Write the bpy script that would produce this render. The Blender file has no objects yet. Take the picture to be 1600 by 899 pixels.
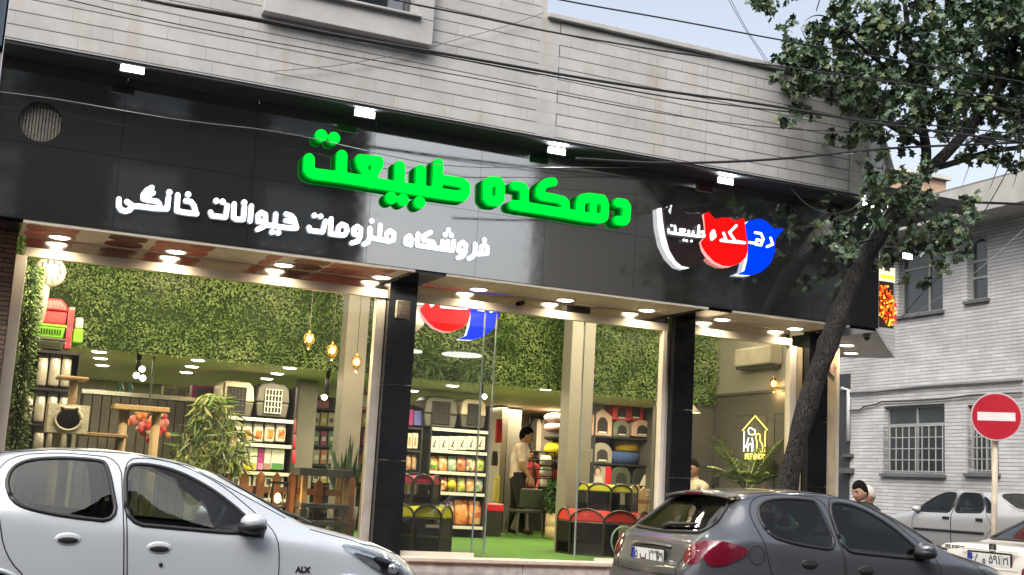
import bpy, bmesh, math, random
import numpy as np
from mathutils import Vector, Matrix, Euler
from mathutils.bvhtree import BVHTree
from mathutils.geometry import delaunay_2d_cdt
from mathutils import noise as mnoise
random.seed(7)
S = bpy.context.scene
COL = S.collection
R = math.radians
PI = math.pi

# ------------------------------------------------------------------ camera
F0 = .57      # shop floor level
FPX, YAW, PITCH, ROLL, CAMH = 1907.12, 0.415048402, 0.161225199, 0.0551434987, 1.35
_cy, _sy, _cp, _sp = math.cos(YAW), math.sin(YAW), math.cos(PITCH), math.sin(PITCH)
_f = Vector((_sy*_cp, _cy*_cp, _sp)); _r0 = Vector((_cy, -_sy, 0)); _u0 = _r0.cross(_f)
_r = math.cos(ROLL)*_r0 + math.sin(ROLL)*_u0
_u = -math.sin(ROLL)*_r0 + math.cos(ROLL)*_u0
cam = bpy.data.cameras.new('camera'); camo = bpy.data.objects.new('camera', cam); COL.objects.link(camo)
camo.matrix_world = Matrix(((_r.x, _u.x, -_f.x, 0), (_r.y, _u.y, -_f.y, 0), (_r.z, _u.z, -_f.z, CAMH), (0, 0, 0, 1)))
cam.sensor_width = 36; cam.lens = FPX/1600*36; cam.clip_start = 0.05; cam.clip_end = 2000
S.camera = camo
def ray(x, y):
    return _r*((x-800)/FPX) - _u*((y-449.5)/FPX) + _f
def P(x, y, Y):                       # surveyed point: photo pixel -> point on the plane Y
    d = ray(x, y); return Vector((0, 0, CAMH)) + d*(Y/d.y)
def PX(x, y, X):
    d = ray(x, y); return Vector((0, 0, CAMH)) + d*(X/d.x)
def PZ(x, y, Z):
    d = ray(x, y); return Vector((0, 0, CAMH)) + d*((Z-CAMH)/d.z)
def span(x0, y0, x1, y1, Y):          # X0, X1, Z0, Z1 of an upright box whose front lies on plane Y
    xm, ym = (x0+x1)/2, (y0+y1)/2
    return P(x0, ym, Y).x, P(x1, ym, Y).x, P(xm, y1, Y).z, P(xm, y0, Y).z

# ------------------------------------------------------------------ world, sun, exposure
w = bpy.data.worlds.new('World'); S.world = w; w.use_nodes = True
nt = w.node_tree; nt.nodes.clear()
sky = nt.nodes.new('ShaderNodeTexSky'); sky.sky_type = 'NISHITA'; sky.sun_disc = False
sky.sun_elevation = R(48); sky.sun_rotation = R(220); sky.air_density = 1.0; sky.dust_density = 6.0; sky.ozone_density = 1.0
hz = nt.nodes.new('ShaderNodeHueSaturation'); hz.inputs['Saturation'].default_value = .5; hz.inputs['Value'].default_value = 1.12     # thin high cloud
bg = nt.nodes.new('ShaderNodeBackground'); bg.inputs[1].default_value = 0.14
out = nt.nodes.new('ShaderNodeOutputWorld')
nt.links.new(sky.outputs[0], hz.inputs['Color']); nt.links.new(hz.outputs[0], bg.inputs[0]); nt.links.new(bg.outputs[0], out.inputs[0])
sl = bpy.data.lights.new('sun', 'SUN'); sl.energy = 1.5; sl.angle = R(80); sl.color = (1, .985, .96)
so = bpy.data.objects.new('sun', sl); COL.objects.link(so)
so.rotation_euler = (R(42), 0, R(-40))
S.view_settings.view_transform = 'Standard'; S.view_settings.look = 'None'
S.view_settings.exposure = 0.95; S.view_settings.gamma = 1
S.cycles.max_bounces = 8; S.cycles.transparent_max_bounces = 24; S.cycles.diffuse_bounces = 3
S.cycles.glossy_bounces = 4; S.cycles.sample_clamp_indirect = 4; S.cycles.caustics_reflective = False; S.cycles.caustics_refractive = False
S.cycles.use_denoising = True

# ------------------------------------------------------------------ materials
MATS = {}
def N(nt, t, **kw):
    n = nt.nodes.new(t)
    for k, v in kw.items(): setattr(n, k, v)
    return n
def mat(name, col=(.5, .5, .5), rough=.6, metal=0., spec=.5, noise=.12, scale=6., bump=0., bscale=40., coat=0., emit=None, estr=0., trans=0., ior=None, coord='Object'):
    if name in MATS: return MATS[name]
    m = bpy.data.materials.new(name); m.use_nodes = True; MATS[name] = m
    nt = m.node_tree; b = nt.nodes['Principled BSDF']
    b.inputs['Roughness'].default_value = rough; b.inputs['Metallic'].default_value = metal
    b.inputs['Specular IOR Level'].default_value = spec
    if coat: b.inputs['Coat Weight'].default_value = coat; b.inputs['Coat Roughness'].default_value = .04
    if ior: b.inputs['IOR'].default_value = ior
    if trans: b.inputs['Transmission Weight'].default_value = trans
    if emit: b.inputs['Emission Color'].default_value = (*emit, 1); b.inputs['Emission Strength'].default_value = estr
    b.inputs['Base Color'].default_value = (*col, 1)
    tc = N(nt, 'ShaderNodeTexCoord')
    if noise:
        nz = N(nt, 'ShaderNodeTexNoise'); nz.inputs['Scale'].default_value = scale; nz.inputs['Detail'].default_value = 6
        nt.links.new(tc.outputs[coord], nz.inputs['Vector'])
        mp = N(nt, 'ShaderNodeMapRange'); mp.inputs[1].default_value = .3; mp.inputs[2].default_value = .7
        mp.inputs[3].default_value = 1-noise; mp.inputs[4].default_value = 1+noise
        nt.links.new(nz.outputs[0], mp.inputs[0])
        mx = N(nt, 'ShaderNodeVectorMath', operation='SCALE'); mx.inputs[0].default_value = col
        nt.links.new(mp.outputs[0], mx.inputs['Scale']); nt.links.new(mx.outputs[0], b.inputs['Base Color'])
        mr = N(nt, 'ShaderNodeMath', operation='MULTIPLY', use_clamp=True); mr.inputs[1].default_value = rough
        nt.links.new(mp.outputs[0], mr.inputs[0]); nt.links.new(mr.outputs[0], b.inputs['Roughness'])
    if bump:
        n2 = N(nt, 'ShaderNodeTexNoise'); n2.inputs['Scale'].default_value = bscale; n2.inputs['Detail'].default_value = 4
        nt.links.new(tc.outputs[coord], n2.inputs['Vector'])
        bp = N(nt, 'ShaderNodeBump'); bp.inputs['Strength'].default_value = bump; bp.inputs['Distance'].default_value = .01
        nt.links.new(n2.outputs[0], bp.inputs['Height']); nt.links.new(bp.outputs[0], b.inputs['Normal'])
    return m
def emat(name, col, s):
    if name in MATS: return MATS[name]
    m = bpy.data.materials.new(name); m.use_nodes = True; MATS[name] = m
    nt = m.node_tree; nt.nodes.clear(); e = N(nt, 'ShaderNodeEmission'); e.inputs[0].default_value = (*col, 1); e.inputs[1].default_value = s
    o = N(nt, 'ShaderNodeOutputMaterial'); nt.links.new(e.outputs[0], o.inputs[0]); return m
def glassmat(name, tint=(.92, .95, .94), ior=1.45, rough=.0, dirt=.0):     # a thin pane: sees through, mirrors by angle
    if name in MATS: return MATS[name]
    m = bpy.data.materials.new(name); m.use_nodes = True; MATS[name] = m
    nt = m.node_tree; nt.nodes.clear()
    t = N(nt, 'ShaderNodeBsdfTransparent'); t.inputs[0].default_value = (*tint, 1)
    g = N(nt, 'ShaderNodeBsdfGlossy'); g.inputs['Roughness'].default_value = rough
    fr = N(nt, 'ShaderNodeFresnel'); fr.inputs[0].default_value = ior
    mx = N(nt, 'ShaderNodeMixShader'); o = N(nt, 'ShaderNodeOutputMaterial')
    nt.links.new(fr.outputs[0], mx.inputs[0]); nt.links.new(t.outputs[0], mx.inputs[1]); nt.links.new(g.outputs[0], mx.inputs[2])
    nt.links.new(mx.outputs[0], o.inputs[0]); return m

# ------------------------------------------------------------------ mesh builder
class MB:
    def __init__(s): s.v = []; s.f = []; s.m = []
    def add(s, vs, fs, mi=0):
        b = len(s.v); s.v += [tuple(v) for v in vs]
        s.f += [tuple(b+i for i in f) for f in fs]; s.m += [mi]*len(fs); return s
    def box(s, x0, y0, z0, x1, y1, z1, mi=0):
        x0, x1 = min(x0, x1), max(x0, x1); y0, y1 = min(y0, y1), max(y0, y1); z0, z1 = min(z0, z1), max(z0, z1)
        vs = [(x, y, z) for z in (z0, z1) for y in (y0, y1) for x in (x0, x1)]
        return s.add(vs, [(0, 2, 3, 1), (4, 5, 7, 6), (0, 1, 5, 4), (2, 6, 7, 3), (0, 4, 6, 2), (1, 3, 7, 5)], mi)
    def prism(s, poly, d, mi=0):      # poly: 3-D points (planar), d: extrusion vector
        n = len(poly); d = Vector(d); a = [Vector(p) for p in poly]; vs = a+[p+d for p in a]
        return s.add(vs, [tuple(range(n))[::-1], tuple(range(n, 2*n))]+[(i, (i+1) % n, n+(i+1) % n, n+i) for i in range(n)], mi)
    def tube(s, pts, r, n=8, mi=0, caps=True):
        pts = [Vector(p) for p in pts]; rs = r if isinstance(r, (list, tuple)) else [r]*len(pts)
        base = len(s.v); prev = None
        for i, p in enumerate(pts):
            t = (pts[min(i+1, len(pts)-1)]-pts[max(i-1, 0)])
            t = t.normalized() if t.length > 1e-9 else Vector((0, 0, 1))
            if prev is None:
                a = t.orthogonal().normalized()
            else:
                a = prev - t*prev.dot(t); a = a.normalized() if a.length > 1e-6 else t.orthogonal().normalized()
            prev = a; b = t.cross(a)
            for k in range(n):
                q = p + (a*math.cos(2*PI*k/n)+b*math.sin(2*PI*k/n))*rs[i]; s.v.append(tuple(q))
        for i in range(len(pts)-1):
            for k in range(n):
                s.f.append((base+i*n+k, base+i*n+(k+1) % n, base+(i+1)*n+(k+1) % n, base+(i+1)*n+k)); s.m.append(mi)
        if caps:
            s.f.append(tuple(base+k for k in range(n))[::-1]); s.m.append(mi)
            e = base+(len(pts)-1)*n; s.f.append(tuple(e+k for k in range(n))); s.m.append(mi)
        return s
    def lathe(s, prof, c=(0, 0, 0), n=20, axis='z', mi=0):     # prof: (r, h)
        base = len(s.v); c = Vector(c)
        for r, h in prof:
            for k in range(n):
                a = 2*PI*k/n; x, y = r*math.cos(a), r*math.sin(a)
                q = (x, y, h) if axis == 'z' else ((x, h, y) if axis == 'y' else (h, x, y))
                s.v.append(tuple(c+Vector(q)))
        for i in range(len(prof)-1):
            for k in range(n):
                s.f.append((base+i*n+k, base+i*n+(k+1) % n, base+(i+1)*n+(k+1) % n, base+(i+1)*n+k)); s.m.append(mi)
        for i, fl in ((0, True), (len(prof)-1, False)):
            if prof[i][0] > 1e-5:
                f = tuple(base+i*n+k for k in range(n)); s.f.append(f[::-1] if fl else f); s.m.append(mi)
        return s
    def ball(s, c, r, sc=(1, 1, 1), n=14, mi=0):
        base = len(s.v); m = n//2
        for i in range(m+1):
            t = PI*i/m
            for k in range(n):
                a = 2*PI*k/n
                s.v.append((c[0]+r*sc[0]*math.sin(t)*math.cos(a), c[1]+r*sc[1]*math.sin(t)*math.sin(a), c[2]-r*sc[2]*math.cos(t)))
        for i in range(m):
            for k in range(n):
                s.f.append((base+i*n+k, base+i*n+(k+1) % n, base+(i+1)*n+(k+1) % n, base+(i+1)*n+k)); s.m.append(mi)
        return s
    def leaf(s, c, d, up, L, W, mi=0, fold=.25):       # a folded pointed leaf
        c = Vector(c); d = Vector(d).normalized(); up = Vector(up); sd = d.cross(up)
        sd = sd.normalized() if sd.length > 1e-5 else d.orthogonal().normalized(); nn = sd.cross(d)
        a = c; b = c+d*L*.45+sd*W*.5+nn*W*fold; e = c+d*L; g = c+d*L*.45-sd*W*.5+nn*W*fold; q = c+d*L*.5
        return s.add([a, b, e, g], [(0, 1, 2), (0, 2, 3)], mi)
    def build(s, name, mats, parent=None, smooth=False, bevel=0., fixn=True):
        off = Vector((0, 0, 0)); p = parent
        while p is not None: off += p.location; p = p.parent
        me = bpy.data.meshes.new(name); me.from_pydata([tuple(Vector(v)-off) for v in s.v], [], s.f)
        for m in (mats if isinstance(mats, (list, tuple)) else [mats]): me.materials.append(m)
        me.polygons.foreach_set('material_index', s.m)
        if smooth: me.polygons.foreach_set('use_smooth', [True]*len(me.polygons))
        if fixn and len(s.f) < 60000:
            bm = bmesh.new(); bm.from_mesh(me); bmesh.ops.recalc_face_normals(bm, faces=bm.faces); bm.to_mesh(me); bm.free()
        me.update()
        o = bpy.data.objects.new(name, me); COL.objects.link(o)
        if parent: o.parent = parent
        if bevel:
            b = o.modifiers.new('b', 'BEVEL'); b.width = bevel; b.segments = 2; b.limit_method = 'ANGLE'; b.angle_limit = R(40)
        return o
def tag(o, label=None, cat=None, group=None, kind=None):
    if label: o['label'] = label
    if cat: o['category'] = cat
    if group: o['group'] = group
    if kind: o['kind'] = kind
    return o
def thing(name, label, cat, loc=(0, 0, 0), group=None):
    o = bpy.data.objects.new(name, None); COL.objects.link(o); o.location = loc; o.empty_display_size = .1
    return tag(o, label, cat, group)
def dup(root, loc=None, rotz=None, scale=None, label=None, group=None):
    r = root.copy(); COL.objects.link(r)
    if loc is not None: r.location = loc
    if rotz is not None: r.rotation_euler = (0, 0, rotz)
    if scale is not None: r.scale = (scale,)*3 if isinstance(scale, (int, float)) else scale
    if label: r['label'] = label
    if group: r['group'] = group
    for ch in list(root.children):
        c = ch.copy(); COL.objects.link(c); c.parent = r
        for g in list(ch.children):
            d = g.copy(); COL.objects.link(d); d.parent = c
    return r
def rnd(a, b): return random.uniform(a, b)
def rdir():
    v = Vector((random.gauss(0, 1), random.gauss(0, 1), random.gauss(0, 1))); return v.normalized()
def text_mesh(name, body, size, mtl, parent, origin, ux, uz, depth=.004, align='CENTER', bold=0.):
    c = bpy.data.curves.new(name, 'FONT'); c.body = body; c.size = size; c.align_x = align; c.align_y = 'CENTER'; c.extrude = depth/2; c.offset = bold
    o = bpy.data.objects.new(name, c); COL.objects.link(o)
    me = bpy.data.meshes.new_from_object(o.evaluated_get(bpy.context.evaluated_depsgraph_get()))
    bpy.data.objects.remove(o); me.materials.clear(); me.materials.append(mtl)
    ux = Vector(ux).normalized(); uz = Vector(uz).normalized(); n = ux.cross(uz)
    off = Vector((0, 0, 0)); p = parent
    while p is not None: off += p.location; p = p.parent
    M = Matrix(((ux.x, uz.x, n.x, 0), (ux.y, uz.y, n.y, 0), (ux.z, uz.z, n.z, 0), (0, 0, 0, 1)))
    me.transform(Matrix.Translation(Vector(origin)-off) @ M)
    t = bpy.data.objects.new(name, me); COL.objects.link(t); t.parent = parent; return t
def light(name, typ, loc, e, col=(1, .86, .66), size=.2, rot=(0, 0, 0), spot=None, sy=None):
    l = bpy.data.lights.new(name, typ); l.energy = e; l.color = col
    if typ == 'AREA':
        l.size = size
        if sy: l.shape = 'RECTANGLE'; l.size_y = sy
    elif typ == 'SPOT': l.shadow_soft_size = size; l.spot_size = R(spot or 120); l.spot_blend = .6
    else: l.shadow_soft_size = size
    o = bpy.data.objects.new(name, l); COL.objects.link(o); o.location = loc; o.rotation_euler = rot; return o
# ------------------------------------------------------------------ ground
def sheet(name, poly, mtl, thick=0.0):
    b = MB()
    if thick: b.prism([(x, y, z-thick) for x, y, z in poly], (0, 0, thick))
    else: b.add(poly, [tuple(range(len(poly)))])
    return tag(b.build(name, mtl), kind='structure')
asph = mat('asphalt', (.055, .055, .057), .85, noise=.25, scale=3, bump=.5, bscale=120)
sheet('ground', [(-400, -400, -.03), (400, -400, -.03), (400, 400, -.03), (-400, 400, -.03)], mat('far_ground', (.08, .08, .075), .9))
sheet('road', [(-120, -5, 0), (120, -5, 0), (120, 10.35, 0), (-120, 10.35, 0)], asph)
def pavemat():
    m = mat('red_pavers', (.17, .085, .07), .8, noise=0); nt = m.node_tree; b = nt.nodes['Principled BSDF']
    tc = N(nt, 'ShaderNodeTexCoord'); br = N(nt, 'ShaderNodeTexBrick'); nt.links.new(tc.outputs['Object'], br.inputs['Vector'])
    br.inputs['Color1'].default_value = (.2, .085, .07, 1); br.inputs['Color2'].default_value = (.13, .07, .06, 1); br.inputs['Mortar'].default_value = (.07, .06, .055, 1)
    br.inputs['Scale'].default_value = 1; br.inputs['Brick Width'].default_value = .22; br.inputs['Row Height'].default_value = .11; br.inputs['Mortar Size'].default_value = .006
    nt.links.new(br.outputs[0], b.inputs['Base Color']); return m
sheet('pavement', [(-40, 10.5, .15), (11.9, 10.5, .15), (10.6, 12.36, .38), (-40, 12.36, .38)], pavemat())
b = MB(); b.box(-40, 10.35, -.02, 11.9, 10.5, .155)
tag(b.build('kerb', mat('concrete_kerb', (.3, .3, .29), .85, noise=.2, bump=.3), bevel=.015), kind='structure')
sheet('alley_road', [(11.9, 10.354, .006), (40, 10.354, .006), (40, 15, .25), (11.0, 15, .25), (10.6, 12.36, .2)], asph)
sheet('alley_road', [(40, 15, .25), (40, 90, .3), (9, 90, .3), (9, 15, .25)], asph)
sheet('pavement', [(-120, -9, .13), (120, -9, .13), (120, -5, .13), (-120, -5, .13)], mat('grey_pavement', (.25, .25, .24), .85, noise=.15), .15)

# ------------------------------------------------------------------ shop building
YW, YF, YG, ZU, ZS = 11.2, 11.6, 12.5, 4.972, 3.475
shop = thing('shop_building', 'grey stone clad corner building with the lit pet shop on its ground floor', 'building', (5, 12.5, 0))
def stone():
    m = mat('grooved_travertine', (.42, .41, .39), .75, noise=0); nt = m.node_tree; b = nt.nodes['Principled BSDF']
    L = nt.links.new; tc = N(nt, 'ShaderNodeTexCoord'); sx = N(nt, 'ShaderNodeSeparateXYZ'); L(tc.outputs['Object'], sx.inputs[0])
    def mth(op, a, b_, clamp=False):
        n = N(nt, 'ShaderNodeMath', operation=op, use_clamp=clamp)
        for i, v in enumerate((a, b_)):
            if v is None: continue
            if isinstance(v, (int, float)): n.inputs[i].default_value = v
            else: L(v, n.inputs[i])
        return n.outputs[0]
    cmb = N(nt, 'ShaderNodeCombineXYZ'); L(sx.outputs[0], cmb.inputs[0])
    zz = mth('SUBTRACT', sx.outputs[2], ZU+.012); L(zz, cmb.inputs[1])
    br = N(nt, 'ShaderNodeTexBrick', offset=.43, squash=.72, squash_frequency=3); L(cmb.outputs[0], br.inputs['Vector'])
    br.inputs['Scale'].default_value = 1; br.inputs['Brick Width'].default_value = .83; br.inputs['Row Height'].default_value = .127
    br.inputs['Mortar Size'].default_value = .0035; br.inputs['Mortar Smooth'].default_value = .2; br.inputs['Bias'].default_value = 0.
    br.inputs['Color1'].default_value = (.48, .475, .465, 1); br.inputs['Color2'].default_value = (.425, .423, .415, 1); br.inputs['Mortar'].default_value = (.33, .325, .32, 1)
    # dark shadow-gap joints between courses, stopping at the plain pilaster strips
    fr = mth('FRACT', mth('DIVIDE', zz, .127), None)
    gv = mth('LESS_THAN', fr, .07)
    x = sx.outputs[0]
    left = mth('LESS_THAN', x, 5.10-5); right = mth('MULTIPLY', mth('GREATER_THAN', x, 5.33-5), mth('LESS_THAN', x, 9.2-5))
    zone = mth('MAXIMUM', left, right); gv = mth('MULTIPLY', gv, zone)
    row = mth('FLOOR', mth('DIVIDE', zz, .127), None); alt = mth('MODULO', row, 2)
    edge = mth('MULTIPLY', mth('MULTIPLY', mth('GREATER_THAN', x, 5.33-5), mth('LESS_THAN', x, 5.341-5)), mth('GREATER_THAN', alt, .5))
    edge2 = mth('MULTIPLY', mth('GREATER_THAN', x, 9.188-5), mth('LESS_THAN', x, 9.2-5))
    gv = mth('MAXIMUM', gv, mth('MAXIMUM', edge, edge2))
    # some vertical joints are open
    br2 = N(nt, 'ShaderNodeTexBrick', offset=.37, squash=.6, squash_frequency=2); L(cmb.outputs[0], br2.inputs['Vector'])
    br2.inputs['Scale'].default_value = 1; br2.inputs['Brick Width'].default_value = .55; br2.inputs['Row Height'].default_value = .127; br2.inputs['Mortar Size'].default_value = .004; br2.inputs['Mortar Smooth'].default_value = .0
    xr = N(nt, 'ShaderNodeMapRange'); L(x, xr.inputs[0]); xr.inputs[1].default_value = 5.9-5; xr.inputs[2].default_value = 7.2-5
    joint = mth('MULTIPLY', mth('MULTIPLY', br2.outputs['Fac'], xr.outputs[0]), .5); joint = mth('MULTIPLY', joint, right)
    gv = mth('MAXIMUM', gv, joint, True)
    nz = N(nt, 'ShaderNodeTexNoise'); nz.inputs['Scale'].default_value = 2.2; nz.inputs['Detail'].default_value = 8; nz.inputs['Roughness'].default_value = .65
    L(tc.outputs['Object'], nz.inputs['Vector'])
    mp = N(nt, 'ShaderNodeMapRange'); L(nz.outputs[0], mp.inputs[0]); mp.inputs[1].default_value = .25; mp.inputs[2].default_value = .75; mp.inputs[3].default_value = .82; mp.inputs[4].default_value = 1.15
    vm = N(nt, 'ShaderNodeVectorMath', operation='SCALE'); L(br.outputs[0], vm.inputs[0]); L(mp.outputs[0], vm.inputs['Scale'])
    # rusty run-off stains
    st = N(nt, 'ShaderNodeTexNoise'); sm = N(nt, 'ShaderNodeMapping'); sm.inputs['Scale'].default_value = (5, 1, .8); L(tc.outputs['Object'], sm.inputs[0]); L(sm.outputs[0], st.inputs['Vector']); st.inputs['Scale'].default_value = 1.1; st.inputs['Detail'].default_value = 5
    sr = N(nt, 'ShaderNodeMapRange'); L(st.outputs[0], sr.inputs[0]); sr.inputs[1].default_value = .54; sr.inputs[2].default_value = .8; sr.inputs[4].default_value = .45
    m2 = N(nt, 'ShaderNodeMix', data_type='RGBA'); L(sr.outputs[0], m2.inputs[0]); L(vm.outputs[0], m2.inputs[6]); m2.inputs[7].default_value = (.34, .25, .17, 1)
    m1 = N(nt, 'ShaderNodeMix', data_type='RGBA'); L(gv, m1.inputs[0]); L(m2.outputs[2], m1.inputs[6]); m1.inputs[7].default_value = (.10, .098, .096, 1)
    L(m1.outputs[2], b.inputs['Base Color'])
    bp = N(nt, 'ShaderNodeBump'); bp.inputs['Distance'].default_value = .012; bp.inputs['Strength'].default_value = .7
    hh = mth('SUBTRACT', mth('MULTIPLY', nz.outputs[0], .15), gv); L(hh, bp.inputs['Height']); L(bp.outputs[0], b.inputs['Normal'])
    return m
STONE = stone()
plain = mat('plain_travertine', (.43, .43, .42), .75, noise=.12, scale=3, bump=.2)
# tall left block (with a hole for the upper window) and lower right block with parapet
wx0, wx1, wz0 = 2.5, 3.66, 5.925
b = MB(); b.box(-.04, YW, ZU, wx0, YW+.5, 11.5); b.box(wx1, YW, ZU, 5.17, YW+.5, 11.5); b.box(wx0, YW, ZU, wx1, YW+.5, wz0); b.box(wx0, YW, 7.4, wx1, YW+.5, 11.5)
b.box(-.04, YW+.5, ZU, .2, 22, 11.5); b.box(4.97, YW+.5, ZU, 5.17, 22, 11.5); b.box(.2, YW+.6, 11.3, 4.97, 22, 11.49)
b.build('upper_wall', STONE, shop)
b = MB()
b.prism([(5.17, YW, ZU), (9.43, YW, ZU), (12.1, YW+2.67, ZU), (12.1, 22, ZU), (11.6, 22, ZU), (11.6, YW+2.9, ZU), (9.25, YW+.5, ZU), (5.17, YW+.5, ZU)], (0, 0, 6.27-ZU))
b.build('upper_wall', STONE, shop)
b = MB(); b.prism([(5.172, YW-.05, 6.272), (9.46, YW-.05, 6.272), (12.2, YW+2.64, 6.272), (12.2, 22, 6.272), (11.5, 22, 6.272), (11.5, YW+2.9, 6.272), (9.2, YW+.55, 6.272), (5.172, YW+.55, 6.272)], (0, 0, .06))
b.build('parapet_coping', plain, shop, bevel=.008)
b = MB(); b.box(5.17, YW+.5, 5.2, 11.6, 22, 5.3); b.build('roof', mat('roof_felt', (.12, .12, .12), .9), shop)
# projecting window surround with its pane
b = MB(); y0, y1 = YW-.13, YW-.003
b.box(2.16, y0, 5.66, 3.86, y1, 5.91); b.box(3.68, y0, 5.912, 3.86, y1, 7.4); b.box(2.16, y0, 5.912, 2.48, y1, 7.4); b.box(2.16, y0, 7.402, 3.86, y1, 7.6)
sur = b.build('window', plain, shop, bevel=.006); tag(sur, 'stone framed upper window')
b = MB(); b.box(2.3, y0-.05, 5.912, 3.72, YW-.002, 5.935); b.build('sill', plain, sur, bevel=.004)
b = MB(); fm = mat('dark_window_frame', (.09, .09, .1), .4)
for a0, a1 in ((2.49, 2.55), (2.98, 3.04), (3.6, 3.66)): b.box(a0, YW+.05, 5.94, a1, YW+.11, 7.39)
b.box(2.55, YW+.051, 5.94, 3.6, YW+.109, 5.99); b.build('frame', fm, sur)
b = MB(); b.box(2.5, YW+.08, 5.95, 3.65, YW+.09, 7.39); b.build('pane', mat('upper_pane', (.02, .025, .03), .02, spec=1.0, noise=0, ior=1.8), sur)
# dark soffit under the overhang
b = MB(); b.prism([(-.03, YW+.01, ZU-.03), (9.42, YW+.01, ZU-.03), (9.83, YF+.02, ZU-.03), (-.03, YF+.02, ZU-.03)], (0, 0, .028))
b.build('soffit', mat('dark_soffit', (.035, .038, .042), .6, spec=.3, noise=.1), shop)
b = MB(); b.box(-.04, 12.6, 3.95, 9.95, 22, 4.0, 0); b.build('floor_slab', mat('white_ceiling', (.72, .69, .62), .7, noise=.04), shop)

# fascia: glossy black composite panels with open seams
def fasciamat():
    m = mat('black_composite', (.016, .017, .02), .07, spec=.5, noise=0); nt = m.node_tree; b = nt.nodes['Principled BSDF']
    b.inputs['Base Color'].default_value = (.45, .44, .42, 1); b.inputs['Metallic'].default_value = .98
    tc = N(nt, 'ShaderNodeTexCoord'); nz = N(nt, 'ShaderNodeTexNoise'); nz.inputs['Scale'].default_value = 1.2; nz.inputs['Detail'].default_value = 3
    nt.links.new(tc.outputs['Object'], nz.inputs['Vector']); bp = N(nt, 'ShaderNodeBump'); bp.inputs['Strength'].default_value = .04; bp.inputs['Distance'].default_value = .02
    nt.links.new(nz.outputs[0], bp.inputs['Height']); nt.links.new(bp.outputs[0], b.inputs['Normal'])
    mp = N(nt, 'ShaderNodeMapRange'); n3 = N(nt, 'ShaderNodeTexNoise'); n3.inputs['Scale'].default_value = 9; n3.inputs['Detail'].default_value = 8; nt.links.new(tc.outputs['Object'], n3.inputs['Vector'])
    nt.links.new(n3.outputs[0], mp.inputs[0]); mp.inputs[1].default_value = .35; mp.inputs[2].default_value = .8; mp.inputs[3].default_value = .04; mp.inputs[4].default_value = .09
    nt.links.new(mp.outputs[0], b.inputs['Roughness'])
    g2_ = N(nt, 'ShaderNodeBsdfGlossy'); g2_.inputs[0].default_value = (.22, .22, .21, 1); g2_.inputs['Roughness'].default_value = .42      # satin film: lit letters bleed softly
    ms = N(nt, 'ShaderNodeMixShader'); ms.inputs[0].default_value = .09; nt.links.new(b.outputs[0], ms.inputs[1]); nt.links.new(g2_.outputs[0], ms.inputs[2]); nt.links.new(ms.outputs[0], nt.nodes['Material Output'].inputs[0]); return m
FASC = fasciamat()
xs = [-.03, 1.06, 2.3, 3.5, 4.68, 5.46, 6.57, 7.9, 9.0, 9.99]
ZH = 4.17
for i in range(len(xs)-1):
    for z0, z1 in ((ZS, ZH-.0016), (ZH+.0016, ZU-.035)):
        b = MB(); x0, x1 = xs[i]+.0016, xs[i+1]-.0016
        if i == 0 and z1 > 4.2:                     # panel with the round duct hole
            cx, cz, rr, n = .345, 4.385, .185, 32
            ring = [(cx+rr*math.cos(2*PI*k/n), YF, cz+rr*math.sin(2*PI*k/n)) for k in range(n)]
            outer = []
            for k in range(n):
                a = 2*PI*k/n; dx, dz = math.cos(a), math.sin(a); t = 1e9
                if dx > 1e-6: t = min(t, (x1-cx)/dx)
                if dx < -1e-6: t = min(t, (x0-cx)/dx)
                if dz > 1e-6: t = min(t, (z1-cz)/dz)
                if dz < -1e-6: t = min(t, (z0-cz)/dz)
                outer.append((cx+dx*t, YF, cz+dz*t))
            corners = [(x1, YF, z1), (x0, YF, z1), (x0, YF, z0), (x1, YF, z0)]
            for c in corners:
                k = min(range(n), key=lambda q: (outer[q][0]-c[0])**2+(outer[q][2]-c[2])**2); outer[k] = c
            for k in range(n):
                k2 = (k+1) % n
                b.add([ring[k], ring[k2], outer[k2], outer[k]], [(0, 1, 2, 3)])
                b.add([ring[k], ring[k2], (ring[k2][0], YF+.06, ring[k2][2]), (ring[k][0], YF+.06, ring[k][2])], [(0, 1, 2, 3)])
        else:
            b.box(x0, YF, z0, x1, YF+.03, z1)
        b.build('fascia_panel', FASC, shop)
b = MB(); b.box(-.03, YF+.08, ZS+.01, 9.9, YF+.1, ZU-.04); b.build('fascia_backing', mat('matt_black', (.01, .01, .01), .7, noise=0), shop)
b = MB(); b.prism([(9.992, YF, ZS), (12.18, 13.79, ZS), (12.16, 13.81, ZS), (9.97, YF+.03, ZS)], (0, 0, ZU-.035-ZS)); b.build('fascia_panel', FASC, shop)
# duct grille
b = MB()
for k in range(13):
    x = .345-.18+.36*(k+.5)/13; h = math.sqrt(max(.0004, .185**2-(x-.345)**2)); b.box(x-.009, YF+.05, 4.385-h, x+.009, YF+.06, 4.385+h)
b.add([(.345+.186*math.cos(2*PI*k/32), YF+.07, 4.385+.186*math.sin(2*PI*k/32)) for k in range(32)], [tuple(range(32))])
b.build('duct_grille', mat('dusty_grille', (.17, .16, .14), .8, noise=.3, scale=20), shop)

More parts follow.
